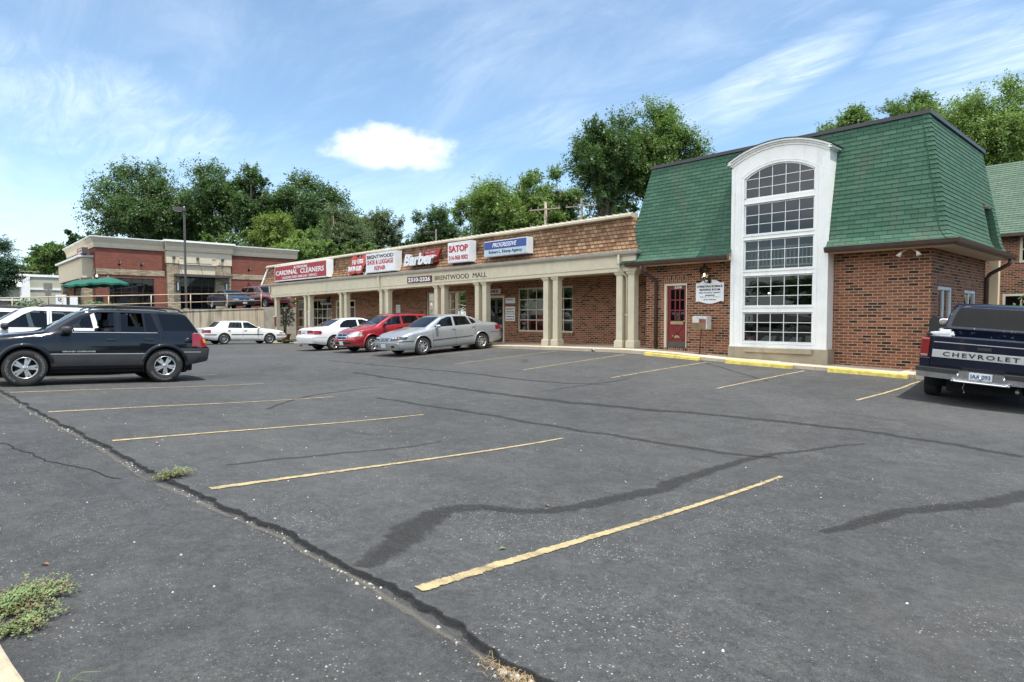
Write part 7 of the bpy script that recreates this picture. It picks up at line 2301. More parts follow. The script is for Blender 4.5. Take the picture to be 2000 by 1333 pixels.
def impala(name, label, mat, loc, heading, z=None):
    c = sedan(name, label, mat, 1.85, -2.46, 2.44, (1.40, -1.40),
        [(-2.46, .90), (-2.40, .99), (-2.30, 1.04), (-1.75, 1.09), (-1.60, 1.115), (-1.05, 1.32), (-.75, 1.405), (-.35, 1.445), (.05, 1.44), (.42, 1.38), (1.22, 1.00), (1.34, .975), (1.8, .90), (2.2, .80), (2.38, .70), (2.44, .62)],
        [(-2.46, .86), (-2.2, .97), (-1.4, .99), (-.6, .965), (.7, .93), (1.2, .90), (1.9, .82), (2.3, .70), (2.44, .58)],
        [(-2.46, .34), (-1.9, .25), (1.0, .20), (1.85, .20), (2.44, .24)],
        [(.2, -.04), (.34, .02), (.50, .05), (.56, .03), (.60, -.02), (.80, -.12)], [(.3, -.03), (.4, .05), (.66, .07), (.69, 0), (.9, 0), (1.0, -.05)],
        [[(.86, .985), (-.02, 1.0), (-.06, 1.345), (.14, 1.345), (.45, 1.25)], [(-.13, 1.0), (-.90, 1.02), (-.76, 1.33), (-.52, 1.35), (-.15, 1.355)], [(-.96, 1.03), (-1.18, 1.07), (-1.10, 1.18), (-.86, 1.30)]],
        [(-.72, 1.00), (.72, 1.00), (.58, 1.36), (-.58, 1.36)], [(-.62, 1.13), (.62, 1.13), (.54, 1.34), (-.54, 1.34)],
        (.375, .335), .325, .20, (7, .018, .012, .16), [((.92, .93), (.95, .70)), ((.95, .70), (.95, .26)), ((-.08, .98), (-.10, .28)), ((-1.12, .98), (-1.0, .62)), ((.95, .26), (-.92, .28))], rimmat=m_rim)
    for sd in ('L', 'R'):
        c.cut('side_moulding', m_plast, sd, [(.96, .50), (-.92, .56), (-.92, .585), (.96, .53)], .012, delete=False)
    c.mirror_cut('headlamp', m_plast, 'FW', [(.34, .575), (.66, .58), (.90, .60), (.90, .70), (.60, .715), (.36, .67)], .003)
    for sd in (1, -1):
        for y, r_ in ((.46, .055), (.60, .055)):
            x = c.sx(sd * y, .645, 1); mb = MB(); mb.lathe([(.001, .008), (r_, .006), (r_, -.02)], 'x', (x + .004, sd * y, .645), 14); mb.build('lamp_lens', m_headl, c.root, local=True)
        x = c.sx(sd * .73, .65, 1); mb = MB(); mb.lathe([(.001, .008), (.05, .004), (.05, -.02)], 'x', (x + .004, sd * .73, .65), 12); mb.build('indicator', plain('orange_lamp', (.5, .25, .15), .2, coat=1), c.root, local=True)
    c.cut('grille', m_plast, 'F', [(-.26, .575), (.26, .575), (.28, .665), (-.28, .665)], .003)
    mb = MB()
    for z_ in (.60, .625, .648): x = c.sx(0, z_, 1); mb.bbox(x - .01, x + .012, -.26, .26, z_ - .005, z_ + .005, .002)
    mb.build('grille_bar', mat, c.root, local=True)
    mb = MB(); x = c.sx(0, .625, 1) + .012; mb.add([(x, -.09, .61), (x, -.02, .60), (x, .02, .60), (x, .09, .61), (x, .07, .64), (x, .02, .65), (x, -.02, .65), (x, -.07, .64)], [tuple(range(8))]); mb.build('emblem', m_silverstrip, c.root, local=True)
    for v, p in (('F', [(-1, .535), (1, .535), (1, .558), (-1, .558)]),): c.cut('bumper_strip', m_plast, v, p, .014, delete=False)
    c.both('bumper_strip', m_plast, [(1.80, .53), (2.6, .53), (2.6, .555), (1.80, .555)], .012, delete=False)
    c.both('bumper_strip', m_plast, [(-1.80, .66), (-2.6, .66), (-2.6, .675), (-1.80, .675)], .008, delete=False)
    c.mirror_cut('air_intake', m_under, 'F', [(.45, .33), (.62, .33), (.62, .40), (.45, .40)], .003)
    c.cut('number_plate', m_plate, 'F', [(-.16, .32), (.16, .32), (.16, .47), (-.16, .47)], .02, delete=False)
    c.mirror_cut('tail_lamp', m_tail, 'BW', [(.45, .78), (1.0, .76), (1.0, .93), (.45, .95)], .004)
    c.lips(.375, .335, mat, .03, .010)
    c.handle(-.01, .885, mat, .15); c.handle(-.98, .92, mat, .15)
    c.door_mirror(.74, .99, mat, .11, .19, .12)
    c.done(mat, loc, heading, z=z)
    return c


impala('parked_sedan', 'silver four-door sedan parked nose out in front of the shop row', m_silver, (-20.05, 14.55), -90)
m_navy2 = paint('dark_navy_paint', (.012, .018, .035))
impala('parked_sedan', 'dark navy sedan behind the railing on the upper car park', m_navy2, (-50.9, 17.0), 4, z=upz(16.5) + .04)

# ---- red hatchback
m_redp = paint('red_paint', (.30, .008, .014), .25, .3)
c = sedan('parked_hatchback', 'bright red hatchback with chrome crosshair grille, nose out', m_redp, 1.76, -2.10, 2.16, (1.30, -1.33),
    [(-2.10, .95), (-2.05, 1.05), (-1.95, 1.15), (-1.50, 1.47), (-1.3, 1.505), (-.6, 1.53), (.0, 1.53), (.30, 1.48), (1.10, 1.10), (1.22, 1.07), (1.7, .99), (2.0, .90), (2.12, .80), (2.16, .72)],
    [(-2.10, .90), (-1.9, 1.10), (-1.0, 1.07), (.8, 1.0), (1.2, .97), (1.8, .90), (2.16, .68)],
    [(-2.10, .38), (-1.7, .25), (1.0, .23), (1.75, .22), (2.16, .25)],
    [(.2, -.02), (.45, .06), (.62, .05), (.66, 0), (.9, -.06)], [(.3, 0), (.6, .07), (.65, 0), (1.1, 0)],
    [[(.74, 1.07), (-.10, 1.10), (-.12, 1.43), (.12, 1.43), (.40, 1.33)], [(-.20, 1.10), (-1.02, 1.14), (-.96, 1.40), (-.86, 1.43), (-.20, 1.43)], [(-1.12, 1.16), (-1.42, 1.20), (-1.30, 1.40), (-1.04, 1.42)]],
    [(-.72, 1.12), (.72, 1.12), (.58, 1.45), (-.58, 1.45)], [(-.58, 1.2), (.58, 1.2), (.52, 1.42), (-.52, 1.42)],
    (.385, .335), .325, .205, (5, .026, .020, .22), [((-.15, 1.08), (-.15, .3)), ((.80, 1.0), (.84, .3)), ((-1.06, 1.1), (-.95, .62)), ((.84, .3), (-.93, .3))], lean=.30, tubz=.95, seatx=((-.15, 1.32), (-1.0, 1.28)))
c.mirror_cut('headlamp', m_headl, 'FW', [(.44, .66), (.58, .63), (.90, .68), (.90, .82), (.74, .86), (.46, .82)], .004)
for sd in (1, -1):
    y_ = c.sy(1.83, .80, sd); c.box('indicator', m_amber, 1.76, 1.90, y_ - .02, y_ + .012 * sd, .76, .83, .003)
c.cut('grille_frame', m_chrome, 'F', [(-.38, .58), (-.34, .54), (.34, .54), (.38, .58), (.40, .80), (-.40, .80)], .008)
for (a0_, a1_) in ((-.34, -.035), (.035, .34)):
    for (b0_, b1_) in ((.575, .655), (.695, .775)):
        x = c.sx((a0_ + a1_) / 2, (b0_ + b1_) / 2, 1)
        mb = MB(); mb.add([(c.sx(a0_, b0_, 1) + .03, a0_, b0_), (c.sx(a1_, b0_, 1) + .03, a1_, b0_), (c.sx(a1_, b1_, 1) + .03, a1_, b1_), (c.sx(a0_, b1_, 1) + .03, a0_, b1_)], [(0, 1, 2, 3)]); mb.build('grille', m_under, c.root, local=True)
c.cut('number_plate', m_plate, 'F', [(-.16, .33), (.16, .33), (.16, .48), (-.16, .48)], .02, delete=False)
c.cut('air_intake', m_under, 'F', [(-.62, .36), (.62, .36), (.66, .44), (-.66, .44)], .003)
c.cut('valance', m_plast, 'F', [(-.9, .18), (.9, .18), (.9, .30), (-.9, .30)], .004)
c.mirror_cut('tail_lamp', m_tail, 'BW', [(.62, .80), (1.0, .80), (1.0, 1.12), (.66, 1.12)], .004)
c.lips(.385, .335, m_redp, .06, .025); c.handle(-.05, .96, m_redp); c.handle(-.98, .98, m_redp); c.door_mirror(.70, 1.10, m_plast, .11, .18, .14)
for sd in (1, -1):
    mb = MB(); mb.tube([(.1, sd * .545, 1.52), (-.6, sd * .56, 1.545), (-1.4, sd * .545, 1.50)], .014, 6); mb.build('roof_rail', m_plast, c.root, local=True)
c.done(m_redp, (-23.6, 14.45), -90)

# ---- white sedan seen from behind
c = sedan('parked_sedan', 'white four-door sedan with red wraparound tail lamps, nose towards the shops', m_wpaint, 1.785, -2.36, 2.38, (1.33, -1.38),
    [(-2.36, .92), (-2.30, .99), (-2.2, 1.03), (-1.70, 1.06), (-1.56, 1.08), (-.95, 1.36), (-.6, 1.42), (-.2, 1.44), (.15, 1.42), (.45, 1.34), (1.15, .98), (1.3, .95), (1.8, .86), (2.25, .74), (2.38, .62)],
    [(-2.36, .88), (-2.1, .98), (-1.4, .98), (-.6, .95), (.7, .92), (1.2, .89), (1.9, .78), (2.38, .58)],
    [(-2.36, .34), (-1.9, .26), (1.0, .19), (1.8, .19), (2.38, .24)],
    [(.2, -.02), (.4, .04), (.56, .04), (.6, 0), (.8, -.08)], [(.26, -.08), (.34, .03), (.60, .09), (.645, .08), (.67, .0), (.98, 0), (1.02, -.04)],
    [[(.84, .97), (-.06, .97), (-.10, 1.34), (.14, 1.34), (.44, 1.24)], [(-.17, .97), (-1.08, .99), (-1.02, 1.14), (-.80, 1.29), (-.62, 1.34), (-.17, 1.34)]],
    [(-.70, .98), (.70, .98), (.58, 1.35), (-.58, 1.35)], [(-.64, 1.075), (.64, 1.075), (.54, 1.36), (-.54, 1.36)],
    (.37, .33), .315, .20, (5, .030, .026, .16), [((-.13, .94), (-.13, .28)), ((.90, .9), (.92, .28)), ((-1.12, .96), (-.98, .6)), ((.92, .27), (-.95, .27))], glass_=m_cglassd)
c.mirror_cut('tail_lamp', m_tail, 'BW', [(.30, .74), (1.0, .72), (1.0, .84), (.80, .91), (.32, .90)], .005)
c.both('tail_lamp', m_tail, [(-1.92, .80), (-2.5, .74), (-2.5, .88), (-2.14, .90)], .005)
c.cut('tail_panel', plain('reverse_lamp', (.6, .35, .33), .25, coat=1), 'B', [(-.78, .72), (.78, .72), (.78, .745), (-.78, .745)], .010, delete=False)
c.cut('number_plate', m_plate, 'B', [(-.16, .72), (.16, .72), (.16, .86), (-.16, .86)], .012, delete=False)
c.both('bumper_edge', m_plast, [(-1.76, .585), (-2.6, .585), (-2.6, .592), (-1.76, .592)], .004, delete=False)
c.handle(-.08, .82, m_wpaint); c.handle(-1.0, .84, m_wpaint); c.door_mirror(.72, .98, m_wpaint)
mb = MB(); mb.tube([(-2.30, .45, .25), (-2.48, .45, .24)], .03, 8); mb.build('exhaust_pipe', m_metal, c.root, local=True)
mb = MB(); mb.tube([(-.9, .0, 1.36), (-1.2, .0, 1.75)], .006, 4); mb.build('aerial', m_plast, c.root, local=True)
c.done(m_wpaint, (-26.9, 14.5), 90)

# ---- old boxy white sedan by the retaining wall
m_wold = paint('old_white_paint', (.72, .72, .70), rough=.4)
m_rimold = plain('hubcap', (.42, .42, .42), .4, .7, var=.1)
c = sedan('parked_sedan', 'old boxy white sedan standing side-on below the retaining wall', m_wold, 1.77, -2.42, 2.34, (1.33, -1.33),
    [(-2.42, .90), (-2.38, .96), (-1.95, .985), (-1.82, .99), (-1.45, 1.34), (-1.35, 1.375), (-.6, 1.39), (.0, 1.385), (.12, 1.36), (.80, .955), (.90, .945), (1.5, .90), (2.1, .81), (2.28, .76), (2.34, .66)],
    [(-2.42, .87), (-2.2, .95), (-1.2, .93), (.7, .92), (1.2, .89), (2.0, .79), (2.34, .62)],
    [(-2.42, .33), (-1.9, .24), (1.0, .20), (1.8, .24), (2.34, .33)],
    [(.25, -.10), (.38, .0), (.40, .08), (.56, .09), (.58, 0), (.9, -.02)], [(.3, 0), (.36, .05), (.58, .06), (.60, 0), (1.0, 0)],
    [[(.72, .945), (-.22, .945), (-.22, 1.30), (.10, 1.30)], [(-.30, .945), (-1.12, .955), (-.98, 1.30), (-.30, 1.30)]],
    [(-.70, .97), (.70, .97), (.58, 1.33), (-.58, 1.33)], [(-.64, 1.01), (.64, 1.01), (.56, 1.33), (-.56, 1.33)],
    (.36, .32), .315, .20, (12, .010, .008, 0), [((-.26, .93), (-.26, .3)), ((.80, .9), (.84, .3)), ((-1.14, .9), (-.98, .6)), ((.84, .27), (-.95, .27))], lean=.32, glass_=m_cglass, rimmat=m_rimold, endf=(.3, .08), endr=(.3, .06), bow=(.03, .04),
    tubz=.84)
for v in 'LR': c.cut('side_moulding', m_clad, v, [(.93, .55), (-.93, .55), (-.93, .60), (.93, .60)], .010, delete=False)
c.both('bumper_strip', m_clad, [(-1.75, .54), (-2.6, .54), (-2.6, .585), (-1.75, .585)], .012, delete=False); c.both('bumper_strip', m_clad, [(1.75, .52), (2.6, .52), (2.6, .57), (1.75, .57)], .012, delete=False)
c.mirror_cut('tail_lamp', m_tail, 'BW', [(.40, .66), (1.0, .66), (1.0, .84), (.40, .84)], .004); c.mirror_cut('headlamp', m_headl, 'FW', [(.5, .62), (.95, .62), (.95, .72), (.5, .72)], .004)
c.cut('grille', m_plast, 'F', [(-.4, .62), (.4, .62), (.4, .72), (-.4, .72)], .004)
c.handle(-.12, .80, m_plast); c.handle(-1.05, .80, m_plast); c.door_mirror(.62, .93, m_wold)
c.done(m_wold, (-39.28, 13.75), 90)

# ---- burgundy SUV on the upper level
m_burg = paint('burgundy_paint', (.10, .008, .015), .2, .3)
big_suv('parked_suv', 'burgundy SUV behind the railing, right of the navy sedan', m_burg, (-51.9, 20.0), 12, z=upz(19) + .0, gl=m_cglass, rack=False)

# ---- navy pickup seen from behind
m_truck = paint('scratched_navy_paint', (.003, .006, .019), .0, .32, worn=(.50, .50, .52))
T = Car('pickup_truck', dict(xr=-2.55, xf=2.75, W=1.94, axles=(1.75, -1.55), lean=.20, crown=.05,
        top=[(-2.55, 1.23), (-2.5, 1.26), (-.62, 1.27), (-.60, 1.28), (-.42, 1.70), (-.30, 1.78), (.0, 1.80), (.35, 1.78), (.48, 1.74), (1.05, 1.27), (1.15, 1.25), (2.6, 1.16), (2.75, 1.05)],
        belt=[(-2.55, 1.22), (-.6, 1.225), (.9, 1.225), (1.2, 1.21), (2.75, .98)],
        bot=[(-2.55, .62), (-1.0, .46), (1.2, .44), (2.75, .44)],
        fx=[(.4, .05), (.7, .05), (.75, 0), (1.1, 0)], rx=[(.5, 0), (1.2, 0)], endr=(.05, .01), endf=(.15, .05), bow=(.0, .04),
        sec=[(0, .955), (.10, .985), (.28, 1.0), (.52, .995), (.74, .985), (.9, .975), (1.0, .955)]),
        'navy blue pickup truck seen from behind with a wide silver tailgate band', 'pickup truck')
T.both('window', m_cglass, [(.70, 1.28), (-.38, 1.28), (-.32, 1.68), (.30, 1.68)])
T.cut('windscreen', m_cglass, 'F', [(-.75, 1.28), (.75, 1.28), (.66, 1.72), (-.66, 1.72)])
T.cut('rear_window', glass('truck_glass', (.34, .38, .37), .25, refl=.55), 'B', [(-.74, 1.325), (.74, 1.325), (.755, 1.36), (.665, 1.68), (.63, 1.71), (-.63, 1.71), (-.665, 1.68), (-.755, 1.36)])
T.arches(.43, .40)
# open the bed
fs = T.select('T', [(-2.47, -.80), (-.68, -.80), (-.68, .80), (-2.47, .80)]); bmesh.ops.delete(T.bm, geom=fs, context='FACES')
mb = MB(); x0, x1, y0, y1, z0, z1 = -2.47, -.68, -.80, .80, .78, 1.262
mb.add([(x0, y0, z0), (x1, y0, z0), (x1, y1, z0), (x0, y1, z0), (x0, y0, z1), (x1, y0, z1), (x1, y1, z1), (x0, y1, z1)], [(0, 1, 2, 3), (0, 4, 5, 1), (1, 5, 6, 2), (2, 6, 7, 3), (3, 7, 4, 0)]); mb.build('cargo_bed', m_truck, T.root, local=True)
for sd in (1, -1):
    mb = MB(); mb.bbox(-2.53, -.64, sd * .80, sd * .90, 1.255, 1.29, .012); mb.build('bed_rail', m_truck, T.root, local=True)
mb = MB(); mb.bbox(-.70, -.60, -.86, .86, 1.25, 1.30, .012); mb.build('bed_rail', m_truck, T.root, local=True)
for sd in (1, -1): T.box('corner_panel', m_truck, -2.585, -2.5, min(sd * .79, sd * .955), max(sd * .79, sd * .955), .66, .85, .02)
tg = T.box('tailgate', m_truck, -2.60, -2.545, -.785, .785, .70, 1.255, .018)
mb = MB(); mb.bbox(-2.606, -2.599, -.755, .755, 1.135, 1.150, .003); mb.build('tailgate_ridge', plain('bare_edge', (.35, .36, .40), .4, .3), tg, local=True)
mb = MB(); mb.bbox(-2.612, -2.598, -.765, .765, .865, 1.005, .004); bd = mb.build('tailgate_band', plain('band_grey', (.46, .46, .45), .5, var=.06, dirt=.2), tg, local=True)


def txt_rear(s_, x, yc, z, w_, h_, mat, par, depth=.006, bold=.02, sp=1.0):
    return text(s_, x, yc + w_ / 2, z, w_, h_, '-x', mat, parent=par, depth=depth, bold=bold, local=True, spacing=sp)
txt_rear('CHEVROLET', -2.612, .05, .895, 1.10, .080, m_black, tg, bold=.02, sp=1.35)
mb = MB(); mb.bbox(-2.612, -2.60, -.10, .10, 1.045, 1.095, .012); mb.build('tailgate_handle', m_plast, tg, local=True)
for sd in (1, -1):
    mb = MB(); mb.bbox(-2.598, -2.46, min(sd * .82, sd * .960), max(sd * .82, sd * .960), .84, 1.215, .035); tl = mb.build('tail_lamp', m_tail, T.root, local=True)
    mb = MB(); mb.bbox(-2.604, -2.50, min(sd * .835, sd * .945), max(sd * .835, sd * .945), .865, .905, .008); mb.build('reverse_lamp', plain('dim_lens', (.30, .22, .20), .3, coat=1), tl, local=True)
# chrome step bumper with black pad
mb = MB()
bp = [(-.99, -2.56), (-.97, -2.70), (-.55, -2.76), (.55, -2.76), (.97, -2.70), (.99, -2.56), (.99, -2.40), (-.99, -2.40)]
mb.add([(x, y, z) for z in (.50, .66) for y, x in bp], [tuple(range(7, -1, -1)), tuple(range(8, 16))] + [(i, (i + 1) % 8, (i + 1) % 8 + 8, i + 8) for i in range(8)])
bmp_ = mb.build('rear_bumper', plain('dull_chrome', (.42, .42, .43), .25, .9, var=.15, dirt=.4), T.root, local=True)
bp2 = [(-1.0, -2.55), (-.985, -2.72), (-.56, -2.78), (-.33, -2.78), (-.30, -2.5)]
for sg in (1, -1):
    mb = MB(); k = [(y * sg, x) for y, x in bp2]
    mb.add([(x, y, z) for z in (.60, .675) for y, x in k], [(4, 3, 2, 1, 0), (5, 6, 7, 8, 9)] + [(i, (i + 1) % 5, (i + 1) % 5 + 5, i + 5) for i in range(5)]); mb.build('bumper_pad', m_plast, bmp_, local=True)
mb = MB(); mb.bbox(-2.82, -2.60, -.42, .42, .475, .505, .01); mb.tube([(-2.80, -.42, .52), (-2.83, -.36, .49), (-2.83, .36, .49), (-2.80, .42, .52)], .016, 8); mb.build('bumper_step', m_chrome, bmp_, local=True)
mb = MB(); mb.bbox(-2.775, -2.765, -.165, .165, .535, .66, .004); pl_ = mb.build('number_plate', m_plate, T.root, local=True)
txt_rear('IAA 093', -2.778, .0, .560, .28, .075, plain('plate_blue', (.05, .07, .16), .5), pl_, .003, bold=.02)
mb = MB(); mb.lathe([(.001, .60), (.025, .585), (.028, .57), (.015, .55), (.02, .505)], 'z', (-2.80, 0, 0), 12); mb.build('tow_ball', m_chrome, T.root, local=True)
for y in (-.33, .33):
    mb = MB(); mb.lathe([(.001, -.03), (.022, -.025), (.022, 0)], 'x', (-2.76, y, .60), 10); mb.build('plate_lamp', m_chrome, T.root, local=True)
mb = MB(); mb.tube([(-2.45, -.50, .40), (-2.62, -.52, .38)], .032, 10); mb.build('exhaust_pipe', m_metal, T.root, local=True)
mb = MB(); mb.tube([(-2.66, .24, .50), (-2.67, .23, .42), (-2.68, .25, .36), (-2.67, .22, .30)], .006, 5); mb.lathe([(.001, .30), (.014, .29), (.001, .26)], 'z', (-2.67, .22, 0), 8); mb.build('safety_chain', m_metal, T.root, local=True)
T.box('rear_axle', m_under, -1.62, -1.48, -.8, .8, .30, .44, .04)
T.box('chassis_frame', m_under, -2.45, 1.9, -.45, .45, .42, .62, .04)
T.wheels(.375, .20, (8, .02, .02, 0), .24, .02)
T.tub(-.5, 1.1, 1.20, [(-.18, 1.50)], m_seatd, (.5, .36, 1.25))
mb = MB(); mb.bbox(-.33, -.16, -.72, .72, 1.15, 1.42, .06); mb.build('bench_seat', m_seatd, T.root, local=True)
T.door_mirror(.66, 1.32, m_chrome, .08, .20, .14)
T.done(m_truck, (-2.92, 16.24), 96)
r = empty('paper_stack', (-3.15, 13.7, -.4), label='small pile of white newspapers on the pickup bed edge', cat='papers')
px0, py0 = -3.24, 13.75
zt_ = gz1(-2.75, 14.2) + 1.255
for k, (a, b, c_) in enumerate([(0, 0, .26), (.01, .01, .25), (-.005, .0, .25), (.0, .01, .24)]):
    mb = MB(); mb.bbox(px0 + a - c_ / 1.6, px0 + a + c_ / 1.6, py0 + b - .12, py0 + b + .16, zt_ + k * .022, zt_ + k * .022 + .019, .003); mb.build('newspaper', m_signwhite, r)
mb = MB(); mb.bbox(px0 - .03, px0 + .13, py0 - .05, py0 + .08, zt_ + .09, zt_ + .125, .012); mb.build('paper_bundle', m_signgrey, r)
TREES = [
    ((('big_tree'), (-107.1, 23.6, 0.3), 22.71, 6.91, 8.98, 'dark', 'broad dark tree above the cafe, leftmost of the tall ones', 1), dict(n=17000, leaf=0.42, clumps=70)),
    ((('big_tree'), (-105.3, 33.1, 0.3), 23.90, 6.36, 9.46, 'dark', 'tall dark tree behind the lamp post', 2), dict(n=14000, leaf=0.42, clumps=60)),
    ((('big_tree'), (-99.1, 36.8, 0.3), 23.43, 4.28, 10.06, 'dark', 'narrow dark tree between two broad ones above the cafe', 3), dict(n=9000, leaf=0.42, clumps=40)),
    ((('big_tree'), (-95.7, 43.6, 0.3), 22.04, 6.82, 9.46, 'dark', 'tall dark tree right of the lamp post', 4), dict(n=15000, leaf=0.42, clumps=62)),
    ((('big_tree'), (-113.1, 30.5, 0.3), 18.28, 3.97, 9.83, 'dark', 'lower dark tree filling the gap left of the lamp post', 5), dict(n=8000, leaf=0.42, clumps=36)),
    ((('leafy_tree'), (-84.8, 43.7, 0.3), 15.05, 5.02, 6.46, 'mid', 'mid-green tree behind the pale flecked one', 6), dict(n=9000, leaf=0.36, clumps=44)),
    ((('leafy_tree'), (-84.2, 35.4, 0.3), 12.32, 4.69, 6.04, 'mid', 'mid-green tree low in the middle of the left treeline', 7), dict(n=8000, leaf=0.34, clumps=44)),
    ((('leafy_tree'), (-79.2, 32.0, 0.3), 13.08, 3.20, 6.27, 'yellow', 'yellow-green young tree in front of the tall dark trees', 8), dict(n=8000, leaf=0.32, clumps=40)),
    ((('leafy_tree'), (-84.3, 29.3, 0.3), 11.08, 4.47, 5.71, 'mid', 'low mid-green tree just above the cafe roof', 9), dict(n=7000, leaf=0.34, clumps=40)),
    ((('leafy_tree'), (-68.9, 31.4, 0.3), 9.44, 4.58, 3.94, 'light', 'low bright green tree above the cleaners sign', 10), dict(n=9000, leaf=0.3, clumps=44)),
    ((('leafy_tree'), (-73.7, 38.0, 0.3), 14.06, 3.27, 5.62, 'silver', 'pale flecked tree above the cloth banner', 11), dict(n=8500, leaf=0.3, clumps=44, upright=0.2)),
    ((('leafy_tree'), (-75.9, 44.4, 0.3), 14.83, 3.75, 6.04, 'silver', 'silvery upright tree above the white shoe repair sign', 12), dict(n=9500, leaf=0.32, clumps=40, upright=0.6)),
    ((('leafy_tree'), (-67.7, 37.2, 0.3), 8.92, 3.07, 5.24, 'mid', 'low green tree between the banner and the shoe repair sign', 13), dict(n=5000, leaf=0.3, clumps=30)),
    ((('leafy_tree'), (-76.9, 49.3, 0.3), 11.72, 1.80, 7.78, 'silver', 'small grey-green tree at the gap in the treeline', 14), dict(n=3000, leaf=0.34, clumps=18)),
    ((('conifer'), (-63.7, 45.9, 0.3), 12.82, 3.69, 6.11, 'dark', 'dark pointed tree cluster above the barber sign', 15), dict(n=10000, leaf=0.3, clumps=44, upright=0.7)),
    ((('leafy_tree'), (-47.1, 40.4, 0.3), 13.66, 3.66, 4.86, 'light', 'bright green tree above the blue agency sign', 16), dict(n=14000, leaf=0.26, clumps=60, upright=0.2)),
    ((('leafy_tree'), (-47.4, 45.9, 0.3), 15.08, 3.21, 6.24, 'light', 'bright green tree behind the utility poles', 17), dict(n=13000, leaf=0.26, clumps=56, upright=0.3)),
    ((('leafy_tree'), (-46.6, 49.8, -1.0), 15.54, 2.76, 6.43, 'mid', 'mid-green tree just left of the tall maple', 18), dict(n=10000, leaf=0.26, clumps=46, upright=0.3)),
    ((('tall_maple'), (-33.2, 40.7, -1.0), 16.23, 3.38, 7.87, 'dark', 'tall dark maple rising above the shake roof, left trunk', 19), dict(n=17000, leaf=0.24, clumps=62, upright=0.55, forks=6)),
    ((('tall_maple'), (-31.7, 45.3, -1.0), 17.38, 3.68, 8.17, 'mid', 'tall dark maple rising beside the green roof, right trunk', 20), dict(n=19000, leaf=0.24, clumps=66, upright=0.55, forks=6)),
    ((('leafy_tree'), (-37.4, 48.0, -1.0), 10.54, 2.92, 7.04, 'mid', 'low tree under the tall maple crowns', 21), dict(n=5000, leaf=0.26, clumps=30)),
    ((('leafy_tree'), (-23.1, 63.7, -1.0), 19.21, 2.82, 13.95, 'mid', 'bushy tree top behind the green roof, left one', 22), dict(n=10000, leaf=0.26, clumps=46, upright=0.35)),
    ((('leafy_tree'), (-19.4, 70.6, -1.0), 20.76, 3.93, 13.91, 'mid', 'bushy tree top behind the roof corner', 23), dict(n=13000, leaf=0.26, clumps=56, upright=0.35)),
    ((('leafy_tree'), (-11.6, 61.4, -1.0), 17.47, 4.46, 9.19, 'light', 'large bright tree behind the right roof edge', 24), dict(n=22000, leaf=0.24, clumps=80, upright=0.25)),
    ((('leafy_tree'), (-8.2, 68.1, -1.0), 19.06, 2.95, 9.14, 'dark', 'dark tree cut off by the right photo edge', 25), dict(n=9000, leaf=0.24, clumps=46, upright=0.3)),
    ((('leafy_tree'), (-147.0, 17.1, 0.3), 14.27, 3.71, 8.43, 'mid', 'rounded mid-green tree above the pale shop', 26), dict(n=8000, leaf=0.42, clumps=36)),
    ((('leafy_tree'), (-154.6, 16.1, 0.3), 12.83, 2.95, 7.76, 'light', 'pale green tree left of the rounded one above the pale shop', 27), dict(n=4000, leaf=0.42, clumps=22)),
    ((('leafy_tree'), (-162.7, 14.8, 0.3), 11.24, 4.73, 5.57, 'mid', 'low far tree behind the utility poles at left', 28), dict(n=5000, leaf=0.45, clumps=30)),
    ((('leafy_tree'), (-153.9, 9.5, 0.3), 10.57, 3.27, 6.64, 'dark', 'small dark tree above the awning at the left edge', 29), dict(n=3500, leaf=0.42, clumps=22)),
    ((('conifer'), (-62.3, 3.0, 0.3), 6.49, 2.27, 1.10, 'conifer', 'feathery conifer branch tips at the left photo edge', 30), dict(n=9000, leaf=0.3, clumps=46)),
    ((('leafy_tree'), (-144.5, 19.8, 0.3), 15.73, 1.75, 11.35, 'dark', 'dark pointed tree top above the cafe sign, left', 31), dict(n=2500, leaf=0.4, clumps=16, upright=0.6)),
    ((('leafy_tree'), (-140.6, 21.2, 0.3), 15.76, 1.72, 11.16, 'dark', 'dark pointed tree top at the cafe corner', 32), dict(n=2500, leaf=0.4, clumps=16, upright=0.6)),
    ((('small_tree'), (-87.7, 10.9, 0.3), 5.17, 0.92, 2.13, 'mid', 'slim young tree beside the cafe porch', 33), dict(n=1800, leaf=0.22, clumps=16)),
    ((('leafy_tree'), (-54.3, 23.6, 0.3), 1.30, 1.53, 1.10, 'light', 'low bright shrub tree beyond the concrete wall end', 34), dict(n=2500, leaf=0.22, clumps=18)),
]

# ================================================================== trees
m_bark = plain('bark', (.16, .13, .10), .95, var=.35, scale=6, bmp=.5, bscale=20)


